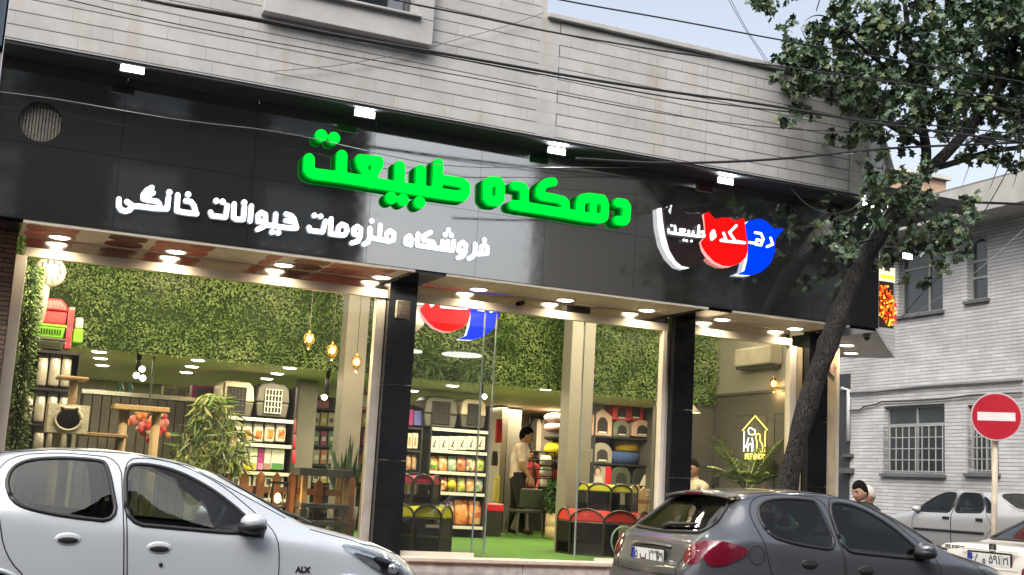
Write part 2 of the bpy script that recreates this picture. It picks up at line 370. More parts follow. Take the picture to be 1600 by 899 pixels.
# canopy soffits over the shop windows
alu = mat('brushed_aluminium', (.62, .57, .48), .35, metal=.25, noise=.06, scale=4)
warm = mat('warm_soffit_panel', (.62, .57, .48), .6, spec=.25, noise=.06, scale=3)
for x0, x1, m in ((.3, 4.03, warm), (4.37, 7.56, warm), (7.89, 9.56, warm)):
    b = MB(); b.box(x0, YF+.06, ZS-.003, x1, YG-.01, ZS+.03); b.build('canopy_soffit', m, shop)
    b = MB(); b.box(x0, YF+.005, ZS-.028, x1, YF+.06, ZS-.004); b.build('canopy_edge', alu, shop)
def printed(nm, c1, c2, sc):
    m = mat(nm, c1, .6, spec=.25, noise=0); nt = m.node_tree; b = nt.nodes['Principled BSDF']; tc = N(nt, 'ShaderNodeTexCoord'); v = N(nt, 'ShaderNodeTexVoronoi'); v.inputs['Scale'].default_value = sc; nt.links.new(tc.outputs['Object'], v.inputs['Vector'])
    cr = N(nt, 'ShaderNodeValToRGB'); e = cr.color_ramp.elements; e[0].position = .25; e[0].color = (*c1, 1); e[1].position = .6; e[1].color = (*c2, 1); nt.links.new(v.outputs['Distance'], cr.inputs[0]); nt.links.new(cr.outputs[0], b.inputs['Base Color']); return m
pr1 = printed('red_soffit_print', (.42, .07, .05), (.30, .09, .07), 9); pr2 = printed('brown_soffit_print', (.16, .045, .04), (.09, .03, .03), 6); pr3 = printed('dusky_soffit_print', (.45, .15, .11), (.28, .08, .07), 12)
for xa, xb, m, hexa in ((.34, .80, pr1, 0), (1.07, 1.42, pr2, 1), (1.50, 2.05, pr1, 0), (2.58, 2.72, pr3, 0), (2.86, 3.22, pr2, 1), (3.24, 3.90, pr3, 0)):
    ya, yb = YF+.16, YG-.06; d_ = .07 if hexa else .03
    for y0_, y1_ in ((ya, (ya+yb)/2-.01), ((ya+yb)/2+.01, yb)):
        b = MB(); b.prism([(xa+d_, y0_, ZS-.006), (xb-d_, y0_, ZS-.006), (xb, y0_+.08, ZS-.006), (xb, y1_-.08, ZS-.006), (xb-d_, y1_, ZS-.006), (xa+d_, y1_, ZS-.006), (xa, y1_-.08, ZS-.006), (xa, y0_+.08, ZS-.006)], (0, 0, .0025)); b.build('printed_panel', m, shop)
blk = mat('black_granite', (.012, .013, .016), .12, spec=.5, noise=.2, scale=5)
for x0, x1 in ((4.035, 4.365), (7.565, 7.885), (9.565, 9.98), (-.03, .295)):
    b = MB(); b.box(x0, YF+.04, ZS-.03, x1, YG, ZS+.03); b.build('canopy_beam', blk, shop)
b = MB(); b.prism([(9.985, YF+.05, ZS-.002), (12.13, 13.8, ZS-.002), (11.56, 14.36, ZS-.002), (9.985, 12.6, ZS-.002)], (0, 0, .03)); b.build('canopy_soffit', mat('grey_soffit_panel', (.3, .3, .3), .35, metal=.4, noise=.08), shop)
# columns
for x0, x1 in ((4.03, 4.345), (7.6, 7.885), (9.57, 9.86)):
    b = MB(); b.box(x0, 12.38, .42, x1, 12.75, 1.55); b.box(x0, 12.38, 1.556, x1, 12.75, 2.35); b.box(x0, 12.38, 2.356, x1, 12.75, ZS-.031); b.build('column', blk, shop, bevel=.003)
trav = mat('beige_travertine', (.5, .41, .28), .5, noise=.2, scale=5, bump=.1)
b = MB(); b.box(9.862, 12.42, .4, 10.03, 12.7, ZS-.035); b.build('corner_pilaster', trav, shop, bevel=.004)
b = MB(); b.box(10.032, 12.46, .3, 10.11, 12.7, ZS-.035); b.build('corner_trim', mat('cream_trim', (.62, .57, .47), .5), shop, bevel=.003)
b = MB(); b.prism([(10.112, 12.55, .1), (11.56, 14.3, .1), (11.56, 22, .1), (11.3, 22, .1), (11.3, 14.4, .1), (10.0, 12.71, .1)], (0, 0, ZS-.04-.1)); b.build('side_wall', trav, shop)
# plinth
cream = mat('cream_marble', (.6, .54, .45), .35, noise=.1, scale=8)
b = MB(); b.box(-.02, 12.3, .515, 10.03, 12.52, .567); b.build('plinth_slab', cream, shop, bevel=.012)
b = MB(); b.box(-.02, 12.34, .33, 10.02, 12.52, .4); b.box(-.02, 12.336, .402, 2.9, 12.52, .512)
for k in range(5): b.box(2.91+k*1.42, 12.336, .402, 2.91+k*1.42+1.41, 12.52, .512)
b.build('plinth_riser', mat('veined_marble', (.5, .48, .46), .4, noise=.3, scale=9), shop)
# shop front frames
for x0, x1 in ((.4, 4.0), (4.345, 7.53), (7.89, 9.33)):
    b = MB(); b.box(x0-.03, YG-.045, 3.275, x1+.03, YG+.03, 3.365); b.build('window_header', alu, shop, bevel=.004)
    b = MB(); b.box(x0-.03, YG, 3.367, x1+.03, YG+.02, ZS-.004); b.build('transom_panel', mat('mirror_transom', (.72, .66, .56), .14, metal=1., noise=0), shop)
cf = mat('cream_frame', (.66, .62, .55), .4, noise=.05)
def jamb(xt0, xt1, y0=YG-.05, y1=YG+.05, m=cf, z0=.568, z1=3.274):
    b = MB(); b.box(xt0, y0, z0, xt1, y1, z1); return b.build('window_frame', m, shop, bevel=.004)
jamb(.29, .395, YG-.08); jamb(3.925, 4.025, YG-.02, YG+.08, mat('pale_frame', (.6, .56, .5), .35, metal=.4)); jamb(7.49, 7.545); jamb(7.55, 7.597, YG-.02); jamb(9.335, 9.43); jamb(9.435, 9.56, YG, YG+.1, trav)
for x0, x1, z1 in ((.4, 3.92, .61), (4.345, 5.22, .615), (6.72, 7.49, .6), (7.89, 9.33, .61)):
    b = MB(); b.box(x0, YG-.03, .568, x1, YG+.03, z1); b.build('bottom_rail', cf, shop)
GL = glassmat('shop_glass', (.93, .955, .945), 1.65)
nt = GL.node_tree; o_ = nt.nodes['Material Output']; src = o_.inputs[0].links[0].from_socket          # a thin diffuse dust film put on the panes to imitate reflection haze
df = N(nt, 'ShaderNodeBsdfDiffuse'); df.inputs[0].default_value = (.55, .54, .5, 1); tc = N(nt, 'ShaderNodeTexCoord'); nz = N(nt, 'ShaderNodeTexNoise'); nz.inputs['Scale'].default_value = 1.3; nz.inputs['Detail'].default_value = 6; nt.links.new(tc.outputs['Object'], nz.inputs['Vector'])
mr = N(nt, 'ShaderNodeMapRange'); nt.links.new(nz.outputs[0], mr.inputs[0]); mr.inputs[1].default_value = .35; mr.inputs[2].default_value = .75; mr.inputs[3].default_value = .01; mr.inputs[4].default_value = .06
mx = N(nt, 'ShaderNodeMixShader'); nt.links.new(mr.outputs[0], mx.inputs[0]); nt.links.new(src, mx.inputs[1]); nt.links.new(df.outputs[0], mx.inputs[2]); nt.links.new(mx.outputs[0], o_.inputs[0])
for x0, x1, y in ((.4, 3.92, YG), (4.35, 5.34, YG), (6.46, 7.48, YG+.02), (7.89, 9.33, YG)):
    b = MB(); b.add([(x0, y, .6), (x1, y, .6), (x1, y, 3.28), (x0, y, 3.28)], [(0, 1, 2, 3)]); b.build('glass_pane', GL, shop)
gl_edge = mat('glass_edge', (.2, .25, .24), .2, noise=0)
for x in (5.2, 5.345, 6.455):
    b = MB(); b.box(x-.006, YG-.012, .6, x+.006, YG+.012, 3.27); b.build('glass_edge', gl_edge, shop)
b = MB(); b.box(6.18, YG-.05, 3.37, 6.5, YG-.005, ZS-.03); b.build('door_sensor', mat('sensor_black', (.02, .02, .02), .3), shop, bevel=.01)
b = MB(); b.lathe([(.02, 0), (.03, .01), (.03, .05), (.012, .07)], (5.62, YG-.08, 3.4), 12, 'y'); b.build('door_camera', mat('lens_black', (.01, .01, .01), .1), shop)

# ------------------------------------------------------------------ interior
grassfl = mat('artificial_turf_floor', (.055, .165, .018), .9, noise=.25, scale=3, bump=.8, bscale=200)
b = MB(); b.box(.1, 12.53, .4, 9.95, 21, .57); b.build('shop_floor', grassfl, shop)
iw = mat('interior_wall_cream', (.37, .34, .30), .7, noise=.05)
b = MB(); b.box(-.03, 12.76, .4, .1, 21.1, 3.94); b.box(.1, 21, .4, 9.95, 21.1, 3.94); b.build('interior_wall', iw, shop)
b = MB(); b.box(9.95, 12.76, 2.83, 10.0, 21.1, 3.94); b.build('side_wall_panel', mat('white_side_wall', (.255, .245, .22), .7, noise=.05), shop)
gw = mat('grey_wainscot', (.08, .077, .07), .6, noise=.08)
b = MB(); b.box(9.94, 12.76, .57, 10.0, 21.1, 2.79); b.box(9.915, 12.77, 2.792, 9.998, 14.98, 2.828)
for ya, yb in ((12.95, 13.6), (13.75, 14.55)):
    b.box(9.93, ya, .8, 9.941, yb, .83); b.box(9.93, ya, 2.5, 9.941, yb, 2.53); b.box(9.93, ya, .83, 9.941, ya+.03, 2.5); b.box(9.93, yb-.03, .83, 9.941, yb, 2.5)
b.build('wainscot', gw, shop)
b = MB(); b.box(8.95, 15.03, .57, 9.93, 15.1, 2.68); b.box(9.5, 15.0, .57, 9.54, 15.03, 2.66); b.build('partition', gw, shop)
b = MB(); b.box(.1, 15.08, 2.70, 9.95, 21, 2.78); b.build('mezzanine_slab', mat('mezzanine_ceiling', (.72, .58, .46), .6, noise=.05), shop)
# leafy artificial hedge cladding on the mezzanine front
def leafwall(x0, x1, z0, z1, y, n, L=.075):
    b = MB(); b.box(x0, y+.03, z0+.02, x1, y+.07, z1, 0)
    for _ in range(n):
        x_, z_ = rnd(x0, x1), rnd(z0, z1); n1 = mnoise.noise((x_*2.1, 0, z_*2.4)); n2 = mnoise.noise((x_*6.3, 5, z_*6.3))
        seam = min(abs((x_-x0+.02*n2) % .52-.26), .26) > .245 or abs((z_-z0+.02*n2) % .52-.26) > .25       # joints of the clip-on mats
        if seam and random.random() < .55 or n2 < -.42 and random.random() < .6: continue
        c = (x_, y+rnd(-.03, .03)-.045*n1-.02*n2, z_); d = rdir(); d.y = -abs(d.y)*.5; d.z -= .25; kk = n1+.5*n2+rnd(-.35, .35)
        b.leaf(c, d, rdir(), rnd(.55, 1.25)*L, rnd(.4, .65)*L, 3 if kk > .32 else (2 if kk < -.14 else 1))
    return b
LW = [mat('hedge_backing', (.02, .045, .012), .9), mat('boxwood_leaf', (.155, .25, .075), .6, noise=.15), mat('boxwood_dark_leaf', (.085, .15, .04), .6, noise=.15), mat('boxwood_pale_leaf', (.23, .31, .12), .6, noise=.15)]
hedge = leafwall(.12, 9.93, 2.66, 3.94, 14.98, 34000, .047).build('artificial_hedge_wall', LW, shop, fixn=False)
# white pillars
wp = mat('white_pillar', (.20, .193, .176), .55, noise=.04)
for xa, xb, yy, zt in ((526, 566, 14.3, 3.94), (882, 926, 14.3, 3.94), (459, 495, 17.2, 2.69), (788, 816, 19.3, 2.69)):
    x0 = P(xa+7, 640, yy).x; x1 = P(xb, 640, yy).x; b = MB(); b.box(x0, yy, .57, x1, yy+.26, zt); b.build('pillar', wp, shop, bevel=.006)
b = MB(); x0 = P(782, 700, 19.0).x; x1 = P(790, 700, 19.0).x; b.box(x0, 19, .57, x1, 20.9, 2.69); b.build('partition', iw, shop)
# ------------------------------------------------------------------ illuminated lettering (strokes measured on the facade)
def sdf_mesh(name, strokes, dots, holes, Y, depth, mtl, parent, res=.011, polys=(), bev=.006, side=None):
    """union of round strokes, discs and polygons on the plane Y -> one bevelled solid. strokes: [(pts, halfwidth)] in metres (x, z)"""
    allp = [p for s, h in strokes for p in s]+[d[:2] for d in dots]+[p for q in polys for p in q]
    hm = max([h for s, h in strokes]+[d[2] for d in dots]+[.0])+.03
    x0, x1 = min(p[0] for p in allp)-hm, max(p[0] for p in allp)+hm; z0, z1 = min(p[1] for p in allp)-hm, max(p[1] for p in allp)+hm
    nx, nz = int((x1-x0)/res)+2, int((z1-z0)/res)+2
    X, Z = np.meshgrid(x0+np.arange(nx)*res, z0+np.arange(nz)*res, indexing='ij'); D = np.full(X.shape, 9.)
    for pts, h in strokes:
        for (ax, az), (bx, bz) in zip(pts[:-1], pts[1:]):
            dx, dz = bx-ax, bz-az; L2 = dx*dx+dz*dz+1e-12
            t = np.clip(((X-ax)*dx+(Z-az)*dz)/L2, 0, 1); D = np.minimum(D, np.hypot(X-ax-t*dx, Z-az-t*dz)-h)
    for cx, cz, r in dots: D = np.minimum(D, np.hypot(X-cx, Z-cz)-r)
    for q in polys:
        ins = np.zeros(X.shape, bool); dd = np.full(X.shape, 9.)
        for (ax, az), (bx, bz) in zip(q, q[1:]+q[:1]):
            c = ((az > Z) != (bz > Z)) & (X < (bx-ax)*(Z-az)/((bz-az) if abs(bz-az) > 1e-12 else 1e-12)+ax); ins ^= c
            dx, dz = bx-ax, bz-az; L2 = dx*dx+dz*dz+1e-12; t = np.clip(((X-ax)*dx+(Z-az)*dz)/L2, 0, 1); dd = np.minimum(dd, np.hypot(X-ax-t*dx, Z-az-t*dz))
        D = np.minimum(D, np.where(ins, -dd, dd))
    for pts, h in holes:
        for (ax, az), (bx, bz) in zip(pts[:-1], pts[1:]):
            dx, dz = bx-ax, bz-az; L2 = dx*dx+dz*dz+1e-12
            t = np.clip(((X-ax)*dx+(Z-az)*dz)/L2, 0, 1); D = np.maximum(D, h-np.hypot(X-ax-t*dx, Z-az-t*dz))
    D[np.abs(D) < 1e-7] = 1e-7
    # marching squares
    nxt = {}
    def pt(i, j, k, l):
        a, b = D[i, j], D[k, l]; t = a/(a-b); return (X[i, j]+(X[k, l]-X[i, j])*t, Z[i, j]+(Z[k, l]-Z[i, j])*t)
    I = (D < 0)
    cells = np.argwhere(~((I[:-1, :-1] == I[1:, :-1]) & (I[1:, :-1] == I[1:, 1:]) & (I[1:, 1:] == I[:-1, 1:])))
    pos = {}
    for i, j in cells:
        i = int(i); j = int(j)
        cs = [(i, j), (i+1, j), (i+1, j+1), (i, j+1)]; ins = [I[c] for c in cs]
        ent = []; 
        for e in range(4):
            a, b = cs[e], cs[(e+1) % 4]
            if I[a] != I[b]:
                key = (a, b) if a < b else (b, a)
                if key not in pos: pos[key] = pt(*key[0], *key[1])
                ent.append((key, I[a]))
        outs = [k for k, f in ent if f]; inn = [k for k, f in ent if not f]
        for k in range(len(outs)):
            # edge leaving inside -> next edge entering inside
            idx = [q for q, (kk, f) in enumerate(ent) if kk == outs[k]][0]
            for st in range(1, len(ent)+1):
                kk, f = ent[(idx+st) % len(ent)]
                if not f: nxt[outs[k]] = kk; break
    loops = []; seen = set()
    for s0 in list(nxt):
        if s0 in seen: continue
        L = []; c = s0
        while c not in seen and c in nxt: seen.add(c); L.append(pos[c]); c = nxt[c]
        if len(L) > 6: loops.append(L)
    c = bpy.data.curves.new(name, 'CURVE'); c.dimensions = '2D'; c.fill_mode = 'BOTH'; c.extrude = depth/2-bev; c.bevel_depth = bev; c.bevel_resolution = 1; c.offset = -bev
    for L in loops:
        L2 = []
        for q in L:
            if not L2 or math.hypot(q[0]-L2[-1][0], q[1]-L2[-1][1]) > res*.45: L2.append(q)
        n = len(L2); a = np.array(L2); a = (np.roll(a, 1, 0)+2*a+np.roll(a, -1, 0))/4
        sp = c.splines.new('POLY'); sp.points.add(n-1); sp.use_cyclic_u = True
        for k in range(n): sp.points[k].co = (a[k][0], a[k][1], 0, 1)
    o = bpy.data.objects.new(name, c); COL.objects.link(o)
    me = bpy.data.meshes.new_from_object(o.evaluated_get(bpy.context.evaluated_depsgraph_get())); bpy.data.objects.remove(o)
    me.materials.clear(); me.materials.append(mtl)
    off = Vector((0, 0, 0)); p = parent
    while p is not None: off += p.location; p = p.parent
    me.transform(Matrix.Translation(Vector((0, Y-depth/2, 0))-off) @ Matrix(((1, 0, 0, 0), (0, 0, -1, 0), (0, 1, 0, 0), (0, 0, 0, 1))))
    if side:
        me.materials.append(side)
        for p in me.polygons:
            if p.normal.y > -.5: p.material_index = 1
    t = bpy.data.objects.new(name, me); COL.objects.link(t); t.parent = parent; return t
def trace(ox, oy, sc, Y):
    def one(p): v = P(ox+p[0]/sc, oy+p[1]/sc, Y); return (v.x, v.z)
    def many(pts): return [one(p) for p in pts]
    return one, many
YL = YF-.05
gr_emit = emat('green_letter_light', (.0, .80, .035), 1.0)
wh_emit = emat('white_letter_light', (.86, .93, 1.0), 1.6)
gr_side = emat('green_side_light', (.0, .27, .014), 1.0); wh_side = emat('white_side_light', (.45, .5, .58), .8)
sg = thing('illuminated_sign', 'large glowing green Persian shop name letters on the black fascia', 'sign', (5, YL, 4.5))
o1, m1 = trace(440, 190, 4.993, YL); o2, m2 = trace(720, 230, 5.333, YL)
h1 = .056
GS = [(m1([(203, 302), (200, 385), (215, 405), (245, 418), (455, 445), (700, 485), (900, 520), (1100, 552), (1300, 582), (1395, 592)]), h1),
      (m1([(458, 275), (452, 440)]), h1), (m1([(600, 305), (745, 320), (742, 350), (680, 450), (610, 350), (600, 305)]), h1*.93), (m1([(680, 430), (690, 480)]), h1*1.2),
      (m1([(908, 357), (905, 510)]), h1), (m1([(1071, 387), (1068, 540)]), h1), (m1([(1207, 340), (1195, 560)]), h1),
      (m1([(1200, 460), (1390, 486), (1417, 510), (1417, 560), (1395, 592)]), h1*.95)]
DT = [(*o1(p), .063) for p in ((297, 121), (396, 141), (840, 606), (932, 620), (1062, 641))]
g1 = sdf_mesh('lettering', GS, DT, [(m1([(1250, 508), (1375, 530)]), .011), (m1([(672, 372), (672, 385)]), .014)], YL, .07, gr_emit, sg, side=gr_side)
h2 = .053
G2 = [(m2([(205, 310), (240, 295), (295, 300), (312, 325), (308, 440), (285, 462), (225, 455), (203, 430), (205, 310)]), h2),
      (m2([(430, 330), (495, 340), (512, 365), (508, 470), (495, 510)]), h2*.92), (m2([(420, 490), (640, 525), (850, 560), (1000, 588), (1140, 605), (1170, 590), (1178, 490), (1160, 445), (1050, 430), (990, 440), (975, 480), (970, 580)]), h2),
      (m2([(750, 300), (700, 305), (660, 335), (640, 370), (640, 405), (665, 420), (760, 437), (835, 455), (852, 480), (850, 560)]), h2*.92),
      (m2([(1085, 440), (1080, 590)]), h2*.8), (m2([(1285, 470), (1345, 480), (1362, 505), (1355, 605), (1340, 625), (1285, 618)]), h2*.95)]
g2 = sdf_mesh('lettering', G2, [], [(m2([(262, 348), (260, 402)]), .012), (m2([(1028, 488), (1026, 525)]), .012), (m2([(1140, 500), (1137, 545)]), .012), (m2([(665, 462), (790, 482)]), .008)], YL, .07, gr_emit, sg, side=gr_side)
# dim glowing copies behind the letters, added for their green halo
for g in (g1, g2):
    r = g.copy(); r.data = g.data.copy(); r.name = 'letter_halo'; COL.objects.link(r); r.parent = sg
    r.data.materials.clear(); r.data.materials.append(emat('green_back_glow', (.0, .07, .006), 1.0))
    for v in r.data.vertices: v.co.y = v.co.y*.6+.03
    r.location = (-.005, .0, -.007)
# second line
sw = thing('illuminated_sign', 'smaller glowing white Persian lettering low on the black fascia', 'sign', (2.5, YL, 3.8))
YW2 = YF-.012; o3, m3 = trace(160, 270, 5, YW2); o4, m4 = trace(460, 310, 4.706, YW2); hw = .0245
W3 = [[(128, 208), (126, 262), (145, 292), (180, 303), (215, 292), (232, 262), (300, 266), (420, 282), (505, 284), (515, 195)], [(190, 228), (232, 258)],
      [(385, 118), (345, 140), (318, 175), (318, 205), (345, 215), (425, 226), (443, 245), (440, 280)], [(395, 160), (340, 185)],
      [(587, 175), (580, 300), (640, 312), (735, 323)], [(650, 222), (690, 228), (712, 255), (730, 318)],
      [(843, 310), (855, 338), (960, 350), (975, 258)], [(1028, 245), (1022, 350), (1045, 366), (1098, 368), (1108, 268)],
      [(1162, 262), (1152, 380)], [(1215, 385), (1215, 330), (1240, 312), (1272, 328), (1272, 390), (1215, 380)], [(1272, 380), (1255, 425), (1210, 445)],
      [(1275, 408), (1350, 420), (1440, 432), (1512, 436)], [(1352, 325), (1346, 415)], [(1432, 325), (1475, 338), (1495, 362), (1515, 430)], [(1430, 375), (1480, 385)]]
W4 = [[(105, 215), (112, 238), (205, 250), (226, 170)], [(268, 152), (262, 262), (310, 270), (368, 272), (385, 240), (378, 205), (345, 192), (322, 215), (315, 262)],
      [(435, 262), (435, 225), (460, 208), (485, 225), (482, 280), (440, 265)], [(482, 275), (465, 318), (420, 330)],
      [(552, 222), (552, 285), (538, 325), (508, 340)], [(552, 290), (620, 306)], [(628, 200), (620, 305), (690, 318), (725, 308), (728, 258), (700, 240), (675, 260), (670, 310)],
      [(812, 330), (815, 298), (842, 278), (862, 305), (850, 345), (815, 335)], [(905, 265), (900, 348), (1020, 366), (1155, 385)], [(998, 252), (945, 280), (945, 310), (1015, 325), (1030, 360)],
      [(1085, 318), (1080, 375)], [(1125, 318), (1120, 380)], [(1168, 318), (1160, 385)], [(1205, 392), (1207, 345), (1235, 325), (1257, 345), (1250, 400), (1210, 388)], [(1250, 398), (1238, 425), (1198, 440)],
      [(1325, 338), (1325, 395), (1310, 428), (1278, 445)], [(1370, 400), (1368, 360), (1393, 345), (1415, 362), (1412, 408), (1345, 412)]]
D3 = [(522, 155), (668, 172), (888, 222), (938, 228), (1106, 235), (1325, 465), (1372, 470)]
D4 = [(145, 128), (190, 135), (565, 168), (1105, 270), (1150, 275), (1128, 237), (1393, 310)]
sdf_mesh('lettering', [(m3(s), hw) for s in W3], [(*o3(p), .029) for p in D3], [], YW2, .02, wh_emit, sw, res=.007, bev=.004, side=wh_side)
sdf_mesh('lettering', [(m4(s), hw) for s in W4], [(*o4(p), .028) for p in D4], [], YW2, .02, wh_emit, sw, res=.007, bev=.004, side=wh_side)

# three-animal logo
RED = [(520, 215), (555, 195), (615, 265), (690, 250), (760, 255), (800, 285), (885, 250), (897, 330), (905, 400), (917, 480), (920, 560), (905, 620), (850, 672), (770, 702), (700, 697), (620, 660), (550, 590), (510, 530), (490, 480), (530, 430), (535, 370), (530, 300)]
BLUE = [(905, 310), (940, 280), (1000, 262), (1060, 265), (1110, 300), (1160, 350), (1262, 355), (1190, 430), (1175, 500), (1170, 580), (1130, 680), (1050, 755), (950, 787), (825, 777), (900, 745), (925, 650), (932, 560), (915, 450), (898, 380)]
DOG = [(150, 165), (240, 130), (300, 160), (380, 205), (500, 200), (533, 330), (528, 425), (480, 478), (500, 560), (540, 620), (470, 700), (400, 715), (300, 690), (220, 580), (170, 430)]
STRIP = [(95, 160), (130, 152), (140, 260), (160, 400), (200, 550), (260, 650), (320, 700), (400, 714), (350, 726), (280, 705), (200, 620), (140, 500), (105, 330)]
EAR = [(188, 180), (232, 115), (212, 222)]
LWORD = [[(180, 390), (260, 402), (350, 412), (450, 425), (508, 425)], [(180, 390), (176, 362)], [(240, 350), (238, 398)], [(285, 362), (330, 367), (305, 402), (285, 362)], [(366, 376), (364, 410)], [(406, 382), (404, 415)], [(460, 328), (453, 420)], [(455, 388), (498, 384), (510, 420)],
         [(575, 440), (575, 400), (598, 372), (612, 425), (580, 455)], [(690, 395), (712, 450), (665, 462)], [(810, 325), (745, 390), (800, 470), (888, 485)], [(665, 464), (800, 480), (888, 487)], [(930, 482), (1000, 492)], [(985, 390), (1040, 400), (1062, 450), (1040, 508), (990, 500), (1000, 455), (1040, 465)], [(1130, 440), (1150, 500), (1095, 522)]]
LDOT = [(205, 325), (235, 331), (320, 460), (346, 466), (391, 470)]
red_e = emat('red_logo_light', (.9, .004, .004), 1.0); blu_e = emat('blue_logo_light', (.0, .03, .95), 1.0); lw_e = emat('pale_logo_light', (.8, .84, .86), .9)
edge_e = emat('pink_logo_edge_light', (.9, .35, .33), .8)
def logo(label, one, many, Y, k=1.):
    lg = thing('illuminated_logo', label, 'sign', (one((700, 480))[0], Y, one((700, 480))[1]))
    sdf_mesh('dog_shape', [], [], [], Y, .03, mat('dark_brown_panel', (.02, .013, .013), .25, noise=0), lg, polys=[many(DOG)], res=.008, bev=.003)
    sdf_mesh('white_outline', [], [], [], Y, .03, lw_e, lg, polys=[many(STRIP), many(EAR)], res=.006, bev=.002)
    sdf_mesh('red_edge', [], [], [], Y-.0, .03, edge_e, lg, polys=[[(x-.018*k, z-.012*k) for x, z in many(RED)]], res=.008, bev=.003)
    sdf_mesh('cat_shape', [], [], [], Y-.032, .03, red_e, lg, polys=[many(RED)], res=.008, bev=.003)
    sdf_mesh('blue_edge', [], [], [], Y-.0, .03, lw_e, lg, polys=[[(x-.016*k, z-.008*k) for x, z in many(BLUE)]], res=.008, bev=.003)
    sdf_mesh('bird_shape', [], [], [], Y-.032, .03, blu_e, lg, polys=[many(BLUE)], res=.008, bev=.003)
    sdf_mesh('lettering', [(many(s), .0145*k) for s in LWORD], [(*one(p), .015*k) for p in LDOT], [], Y-.063, .012, emat('logo_word_light', (.9, .93, .95), 1.2), lg, res=.005, bev=.002)
    return lg
o5, m5 = trace(1010, 300, 5.991, YL+.02)
logo('backlit dog, cat and bird logo in black, red and blue on the fascia', o5, m5, YL+.02)
# the same logo hangs inside behind the door glass, half hidden by the header
iy = 13.4; c0 = P(692, 487, iy); s0 = P(752, 490, iy).x-P(632, 490, iy).x; s0 /= (o5((1180, 480))[0]-o5((520, 480))[0])
r0 = o5((700, 480))
def o6(p): q = o5(p); return (c0.x+(q[0]-r0[0])*s0, c0.z+(q[1]-r0[1])*s0+.03)
logo('backlit red and blue logo hanging inside behind the left door glass', o6, lambda ps: [o6(p) for p in ps], iy, s0)
# orange LED sign standing out from the corner of the canopy
led = thing('led_sign', 'orange and red LED light sign standing out from the corner of the black canopy', 'sign', (10.13, 11.64, 3.7))
cols = [emat('led_orange', (1, .16, .01), 1.2), emat('led_amber', (1, .42, .04), 1.3), emat('led_red', (.8, .03, .01), 1.0)]
a0 = P(1375, 455, 11.62); a1 = P(1402, 455, 11.62); zt0 = P(1380, 447, 11.62).z; zb0 = P(1390, 516, 11.62).z
b = MB(); b.box(a0.x-.02, 11.64, zb0+.03, a1.x-.04, 11.67, P(1390, 415, 11.62).z+.02); b.build('housing', mat('sign_housing', (.05, .05, .05), .4), led)
ns = 6
for i in range(ns):
    b = MB(); x = a0.x+(a1.x-a0.x)*(i+.4)/ns; zt = zt0-.055*max(0, i-2); zb = zb0+.05*(abs(3.2-i))**1.1*.5
    for k in range(int((zt-zb)/.03)): b.ball((x+.012*math.sin(k*1.5+i)+rnd(-.009, .009), 11.62+rnd(-.012, .01), zt-k*.03+rnd(-.008, .008)), rnd(.011, .021), n=6, mi=random.choice((0, 0, 1, 2, (i+k//2) % 3)))
    b.build('led_tube', cols, led)
z0 = P(1388, 440, 11.62).z; z1 = P(1388, 418, 11.62).z
b = MB(); b.box(a0.x, 11.625, z0, a1.x-.03, 11.639, z1); b.build('lit_panel', emat('led_warm_white', (1, .75, .5), .9), led)
b = MB(); b.box(a0.x+.01, 11.61, z0+.03, a1.x-.05, 11.624, z0+.075); b.build('led_bar', cols[1], led)
# ------------------------------------------------------------------ flood lamps under the overhang
white_led = emat('flood_led', (.95, .98, 1.0), 16)
lampbody = mat('white_lamp_body', (.6, .6, .6), .4, noise=0)
FL = [(207, 108, 'leftmost white LED floodlight under the stone overhang, above the round duct'), (570, 178, 'white LED floodlight above the left end of the green lettering'), (870, 236, 'white LED floodlight above the middle of the green lettering'), (1134, 283, 'white LED floodlight above the animal logo'), (1359, 322, 'white LED floodlight at the canopy corner beside the tree')]
FL = [(P(x, y, yl).x, yl+.015, P(x, y, yl).z+.092, lab) for (x, y, lab), yl in zip(FL, (11.235, 11.29, 11.37, 11.37, 11.35))]
for x, y, ZL, lab in FL:
    t = thing('floodlight', lab, 'floodlight', (x, y, ZL-.06), 'floodlights along the top of the fascia')
    b = MB(); b.box(x-.11, y-.015, ZL-.13, x+.11, y+.015, ZL-.05); b.build('lamp_body', lampbody, t, bevel=.006)
    b = MB(); b.box(x-.1, y-.018, ZL-.122, x+.1, y-.0155, ZL-.062); b.build('led_panel', white_led, t)
    b = MB(); b.box(x-.06, y-.006, ZL-.05, x-.04, y+.006, ZU-.028); b.box(x+.04, y-.006, ZL-.05, x+.06, y+.006, ZU-.028); b.build('bracket', lampbody, t)
    light('floodlight_lamp', 'AREA', (x, y-.03, ZL-.10), 9, (.93, .97, 1), .2, (R(-50), 0, 0), sy=.06)
x, y = 11.29, 12.63
t = thing('floodlight', 'white LED floodlight on the side of the canopy behind the leaves', 'floodlight', (x, y, 4.7), 'floodlights along the top of the fascia')
b = MB(); b.box(x-.08, y-.08, 4.64, x+.08, y+.0, 4.72); b.build('lamp_body', lampbody, t, bevel=.006)
b = MB(); b.box(x-.075, y-.083, 4.645, x+.075, y-.081, 4.715); b.build('led_panel', white_led, t)
b = MB(); b.box(x-.03, y, 4.66, x+.03, y+.36, 4.69); b.build('bracket', lampbody, t)
